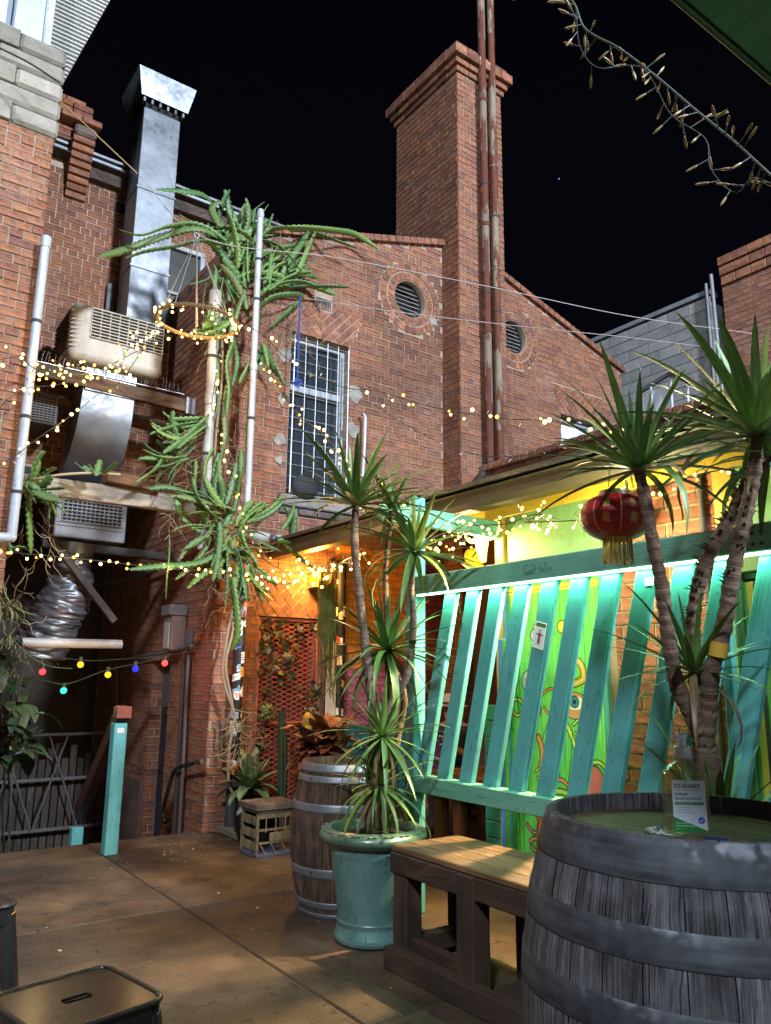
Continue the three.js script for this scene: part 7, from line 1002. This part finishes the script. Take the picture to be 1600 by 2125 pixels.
{ // wicker hoop hung from cords, wound with lights
  const C = atD(410, 668, 7.25), t = thing('wicker_ring', 'wicker hoop chandelier hung on cords above the air cooler', 'chandelier', C.clone()), n = 40, ring = []; for (let i = 0; i < n; i++) { const a = i / n * 6.283; ring.push(C.clone().add(V3(0.38 * Math.cos(a), 0.03 * Math.sin(a * 2), 0.34 * Math.sin(a)))); }
  const wv = []; for (let s = 0; s < 5; s++) wv.push(tube(Array.from({ length: 60 }, (_, i) => { const a = i / 60 * 6.283, b = a * 14 + s * 1.257; return C.clone().add(V3((0.38 + 0.014 * Math.cos(b)) * Math.cos(a), 0.014 * Math.sin(b), (0.34 + 0.014 * Math.cos(b)) * Math.sin(a))); }), 0.006, 5, 300, null, true)); part('hoop', merge(wv), mat([0.16, 0.1, 0.04], { roughness: 0.9 }), t);
  const top = atD(408, 492, 7.25); part('cords', merge([0, 8, 16, 24, 32].map((i) => rod(ring[i], top, 0.004, 5)).concat([rod(C.clone().add(V3(0, -0.05, 0)), top, 0.006, 6)])), mat([0.16, 0.15, 0.14]), t); part('hook', new THREE.TorusGeometry(0.025, 0.006, 6, 16).translate(top.x, top.y + 0.02, top.z), steelD, t); part('hanger', rod(top.clone().add(V3(0, 0.04, 0)), atD(400, 480, 8.0), 0.004, 5), steelD, t);
  for (let i = 0; i < 58; i++) { const a = rr(0, 6.283), b = place('bulb', bulbGeo, warmB, t, C.clone().add(V3((0.38 + rr(-0.05, 0.06)) * Math.cos(a), rr(-0.06, 0.06), (0.34 + rr(-0.05, 0.06)) * Math.sin(a)))); b.scale.setScalar(rr(0.008, 0.013)); }
  point(C, [1, 0.6, 0.22], 3, 10, 'chandelier_glow');
}
fairy('long fairy light string crossing the gable from the ring past the chimney', [[480, 660, 7.2], [545, 695, 7.3], [590, 740, 7.4], [650, 778, 7.4], [720, 805, 7.4], [790, 812, 7.3], [850, 832, 7.1], [900, 845, 6.9], [960, 856, 6.7], [1040, 868, 6.4], [1120, 872, 6], [1200, 880, 5.6], [1290, 890, 5.1]], 42, { lit: 0.55, spread: 0.035, lights: [0.2], power: 0.5, r: 0.012 });
fairy('fairy lights falling from the vent pipe through the pot yucca to the screen beam', [[545, 745, 7.2], [580, 805, 7.0], [620, 862, 6.7], [665, 895, 6.3], [700, 935, 5.9], [735, 975, 5.5], [775, 1005, 5.2], [815, 1030, 5.0], [860, 1050, 4.9], [905, 1072, 4.8], [950, 1090, 4.8]], 40, { spread: 0.04, lights: [0.35, 0.7], power: 0.3, r: 0.0095 });
fairy('fairy lights wound down the cactus pipe to the eave', [[445, 640, 7.2], [450, 760, 7.15], [440, 850, 7.1], [455, 905, 7.1], [475, 965, 7.1], [492, 1015, 7.1], [503, 1055, 7.1], [508, 1095, 7.0], [530, 1135, 6.9], [560, 1170, 6.8], [590, 1185, 6.7]], 42, { spread: 0.03, lights: [0.75], power: 0.35 });
fairy('fairy lights strung straight across the alley mouth', [[-10, 1142, 6.5], [60, 1150, 6.6], [140, 1157, 6.7], [240, 1168, 6.9], [330, 1178, 7.0], [410, 1184, 7.0], [490, 1190, 7.0]], 36, { spread: 0.03, lights: [0.3, 0.7], power: 0.25 });
fairy('dense fairy lights looped under the eave by the doorway lamp', [[500, 1190, 6.9], [550, 1205, 6.8], [600, 1212, 6.7], [640, 1195, 6.6], [600, 1180, 6.6], [650, 1168, 6.5], [690, 1180, 6.4], [660, 1205, 6.4], [720, 1160, 6.2], [760, 1150, 6.0]], 64, { spread: 0.07, lights: [0.3, 0.85], power: 1.8 });
fairy('dense fairy lights looped along the gutter end near the skull lamp', [[860, 1140, 5.3], [900, 1125, 5.2], [940, 1115, 5.1], [980, 1100, 5.0], [930, 1150, 5.1], [900, 1145, 5.2], [960, 1092, 5.0], [1010, 1090, 4.9], [1060, 1085, 4.8], [1100, 1070, 4.7], [1130, 1068, 4.6], [1085, 1082, 4.7], [1150, 1082, 4.5], [1200, 1080, 4.4]], 74, { spread: 0.07, lights: [0.5], power: 0.5, r: 0.0085 });
fairy('fairy lights along the yellow fascia behind the tall yucca', [[1330, 1030, 4.2], [1380, 1008, 4.1], [1430, 990, 4.0], [1480, 978, 3.9], [1530, 970, 3.8], [1570, 965, 3.7]], 12, { spread: 0.03, r: 0.008 });
fairy('unlit string of small clear bulbs crossing low in front of the chimney', [[775, 840, 7.2], [840, 880, 7.0], [905, 915, 6.8], [960, 935, 6.6], [1030, 948, 6.3], [1120, 940, 6.0], [1220, 905, 5.6], [1320, 895, 5.2], [1440, 870, 4.6]], 26, { lit: 0.04, spread: 0.03 });
fairy('tangled unlit string of amber bulbs overhead against the night sky', [[1085, -20, 2.3], [1180, -5, 2.25], [1215, 60, 2.2], [1285, 100, 2.15], [1370, 165, 2.1], [1440, 225, 2.05], [1520, 290, 2.0], [1580, 345, 1.95], [1640, 400, 1.9]], 44, { lit: 0, spread: 0.03, wire: 0.003, bm: amberM });
fairy('drooping loop of unlit amber bulbs below the overhead string', [[1195, 20, 2.2], [1205, 100, 2.2], [1240, 140, 2.18], [1330, 140, 2.12], [1395, 240, 2.1], [1465, 290, 2.06], [1475, 350, 2.04], [1530, 400, 2.0], [1560, 370, 1.98], [1610, 385, 1.95]], 24, { lit: 0, spread: 0.03, wire: 0.0015, bm: amberM });
// coloured festoon bulbs in the alley
{
  const wires = [[[-10, 1290], [60, 1345], [167, 1370], [250, 1368], [342, 1360], [420, 1350]], [[-10, 1420], [88, 1412], [132, 1420], [224, 1390], [281, 1378], [342, 1365]]].map((w) => w.map(([x, y]) => atD(x, y, 7.2)));
  const t = thing('festoon_string', 'festoon string of round coloured bulbs hanging in the alley', 'string lights', wires[0][0].clone()); part('cable', merge(wires.map((w) => tube(w, 0.004, 5, 40))), sockM, t);
  for (const [x, y, c, k, p] of [[88, 1394, [1, 0.03, 0.04], 4, 0.25], [167, 1379, [1, 0.36, 0.01], 3, 0.3], [132, 1433, [0.03, 1, 0.5], 2.5, 0.35], [224, 1400, [1, 0.42, 0.01], 2.6, 0.25], [281, 1388, [0.015, 0.03, 1], 1.5, 0.1], [342, 1376, [1, 0.04, 0.04], 4, 0.4]]) {
    const P = atD(x, y, 7.2); const b = place('bulb', bulbGeo, glow(c, k), t, P); b.scale.setScalar(0.03); part('holder', rod(P.clone().add(V3(0, 0.025, 0)), P.clone().add(V3(0, 0.07, 0)), 0.017, 10), sockM, t); point(P, c, p, 1.4, 'festoon_glow');
  }
}
// doorway lamp: small bracket light that turns the arch orange
{
  const P = onZ(655, 1192, -7.02), t = thing('bracket_lamp', 'small yellow bracket lamp over the mesh doorway', 'lamp', P.clone()); place('bulb', bulbGeo, glow([1, 0.5, 0.06], 12), t, P).scale.setScalar(0.035); part('bracket', box(P.x + 0.06, P.x + 0.13, P.y - 0.12, P.y + 0.04, -7.29, -7.12, 0.006), paintM([0.5, 0.3, 0.03]), t); part('arm', rod(P.clone().add(V3(0.02, 0, 0)), V3(P.x + 0.07, P.y, -7.15), 0.01, 8), paintM([0.5, 0.3, 0.03]), t);
  part('cord', tube([V3(P.x + 0.09, P.y - 0.1, -7.12), V3(P.x + 0.16, P.y - 0.2, -7.1), V3(P.x + 0.22, P.y - 0.35, -7.12), V3(P.x + 0.16, P.y - 0.2, -7.06), V3(P.x + 0.2, P.y - 0.06, -7.1)], 0.007, 6, 40), paintM([0.55, 0.32, 0.03]), t); point(P.clone().add(V3(0, 0, 0.02)), [1, 0.45, 0.07], 7, 2, 'bracket_lamp_glow');
}
// horned skull lamp in the dark opening
{
  const P = onX(1000, 1130, 4.0), t = thing('skull_lamp', 'glowing white horned skull lamp in the dark opening', 'lamp', P.clone()), gm = glow([1, 0.68, 0.22], 3.2), m = tube([P.clone().add(V3(0.0, 0.09, 0)), P.clone().add(V3(0, 0.03, 0)), P.clone().add(V3(-0.02, -0.06, 0.02)), P.clone().add(V3(-0.03, -0.14, 0.05))], 0.05, 14, 20, (k) => 0.055 - 0.035 * k * k);
  part('skull', m, gm, t); for (const s of [-1, 1]) part('horn', tube([P.clone().add(V3(0, 0.05, s * 0.04)), P.clone().add(V3(0, 0.04, s * 0.12)), P.clone().add(V3(0, 0.08, s * 0.18)), P.clone().add(V3(0, 0.15, s * 0.19))], 0.025, 8, 16, (k) => 0.026 * (1 - 0.85 * k)), gm, t); part('hanger', rod(P.clone().add(V3(0, 0.1, 0)), P.clone().add(V3(0, 0.5, 0)), 0.006, 6), DARK, t);
  point(P.clone().add(V3(-0.1, -0.02, 0.03)), [1, 0.72, 0.28], 5, 3, 'skull_lamp_glow');
}
// pendant lamp hanging under the eave behind the lantern
{
  const P = atD(1262, 1072, 4.5), t = thing('pendant_lamp', 'small pendant lamp hanging under the eave behind the red lantern', 'lamp', P.clone()); place('bulb', bulbGeo, glow([1, 0.84, 0.42], 8), t, P).scale.setScalar(0.032); part('holder', rod(P.clone().add(V3(0, 0.03, 0)), P.clone().add(V3(0, 0.1, 0)), 0.018, 12), sockM, t); part('flex', rod(P.clone().add(V3(0, 0.1, 0)), P.clone().add(V3(0.05, 0.36, 0)), 0.004, 6), sockM, t); point(P, [1, 0.82, 0.42], 5.5, 1.6, 'pendant_lamp_glow');
  const sp = new THREE.SpotLight(lin(1, 0.72, 0.38), 75, 0, 46 * rad, 0.35, 2), S = atD(1290, 1068, 4.62); sp.position.copy(S); sp.target.position.set(1.1, 0, -4.1); scene.add(sp, sp.target); sp.castShadow = true; sp.shadow.radius = 1.5; sp.name = 'spot_lamp_glow';
  const f = thing('spot_lamp', 'small black spotlight under the gutter aimed down at the paving', 'lamp', S.clone()), dv = V3(1.1, 0, -4.1).sub(S).normalize(); part('can', new THREE.CylinderGeometry(0.04, 0.05, 0.1, 16, 1, true).applyQuaternion(new THREE.Quaternion().setFromUnitVectors(V3(0, -1, 0), dv)).translate(...S.clone().addScaledVector(dv, -0.045)), sockM, f); part('lamp_lens', new THREE.CircleGeometry(0.036, 20).applyQuaternion(new THREE.Quaternion().setFromUnitVectors(V3(0, 0, 1), dv)).translate(...S.clone().addScaledVector(dv, -0.02)), glow([1, 0.72, 0.38], 6), f); part('bracket', rod(S.clone().addScaledVector(dv, -0.08), S.clone().add(V3(0.06, 0.22, 0)), 0.008, 8), sockM, f);
}
// unseen battens added under the awning as cool fill for the foreground
for (const [x, lab, k] of [[1.0, 'added unseen fill batten under the green awning, nearer its open corner', 9], [3.3, 'added unseen fill batten under the green awning, over the barrel side', 50]]) {
  const z = 2.4, t = thing('fill_batten', lab, 'lamp', V3(x, 2.5, z)); part('housing', box(x - 0.62, x + 0.62, 2.53, 2.595, z - 0.05, z + 0.05, 0.006), mat([0.6, 0.6, 0.6]), t); part('tube', rod(V3(x - 0.59, 2.51, z), V3(x + 0.59, 2.51, z), 0.014, 10), glow([0.66, 0.8, 1], 6), t);
  const l = new THREE.RectAreaLight(lin(0.62, 0.78, 1), k, 1.16, 0.06); l.position.set(x, 2.49, z - 0.02); l.lookAt(x, 1.9, z - 1.2); l.name = 'batten_fill'; scene.add(l);
}
// the street lamps whose light is set up at the top
for (const [streetAt, lab] of [[streetA, 'tall street lamp with a cool white head behind the awning'], [streetB, 'tall street lamp out in the lane beyond the paved yard']]) {
  const t = thing('street_lamp', lab, 'street lamp', V3(streetAt.x, -1.3, streetAt.z + 1.2)); part('mast', rod(V3(streetAt.x, -1.3, streetAt.z + 1.2), V3(streetAt.x, streetAt.y + 0.2, streetAt.z + 1.2), 0.09, 12, 0.05), steelD, t); part('arm', rod(V3(streetAt.x, streetAt.y + 0.2, streetAt.z + 1.2), V3(streetAt.x, streetAt.y + 0.25, streetAt.z), 0.04, 10), steelD, t); place('lamp_bulb', bulbGeo, glow([0.78, 0.88, 1], 60), t, streetAt).scale.setScalar(0.16); part('hood', box(streetAt.x - 0.2, streetAt.x + 0.2, streetAt.y + 0.2, streetAt.y + 0.3, streetAt.z - 0.25, streetAt.z + 0.3, 0.03), steelD, t);
}
renderer.render(scene, camera);
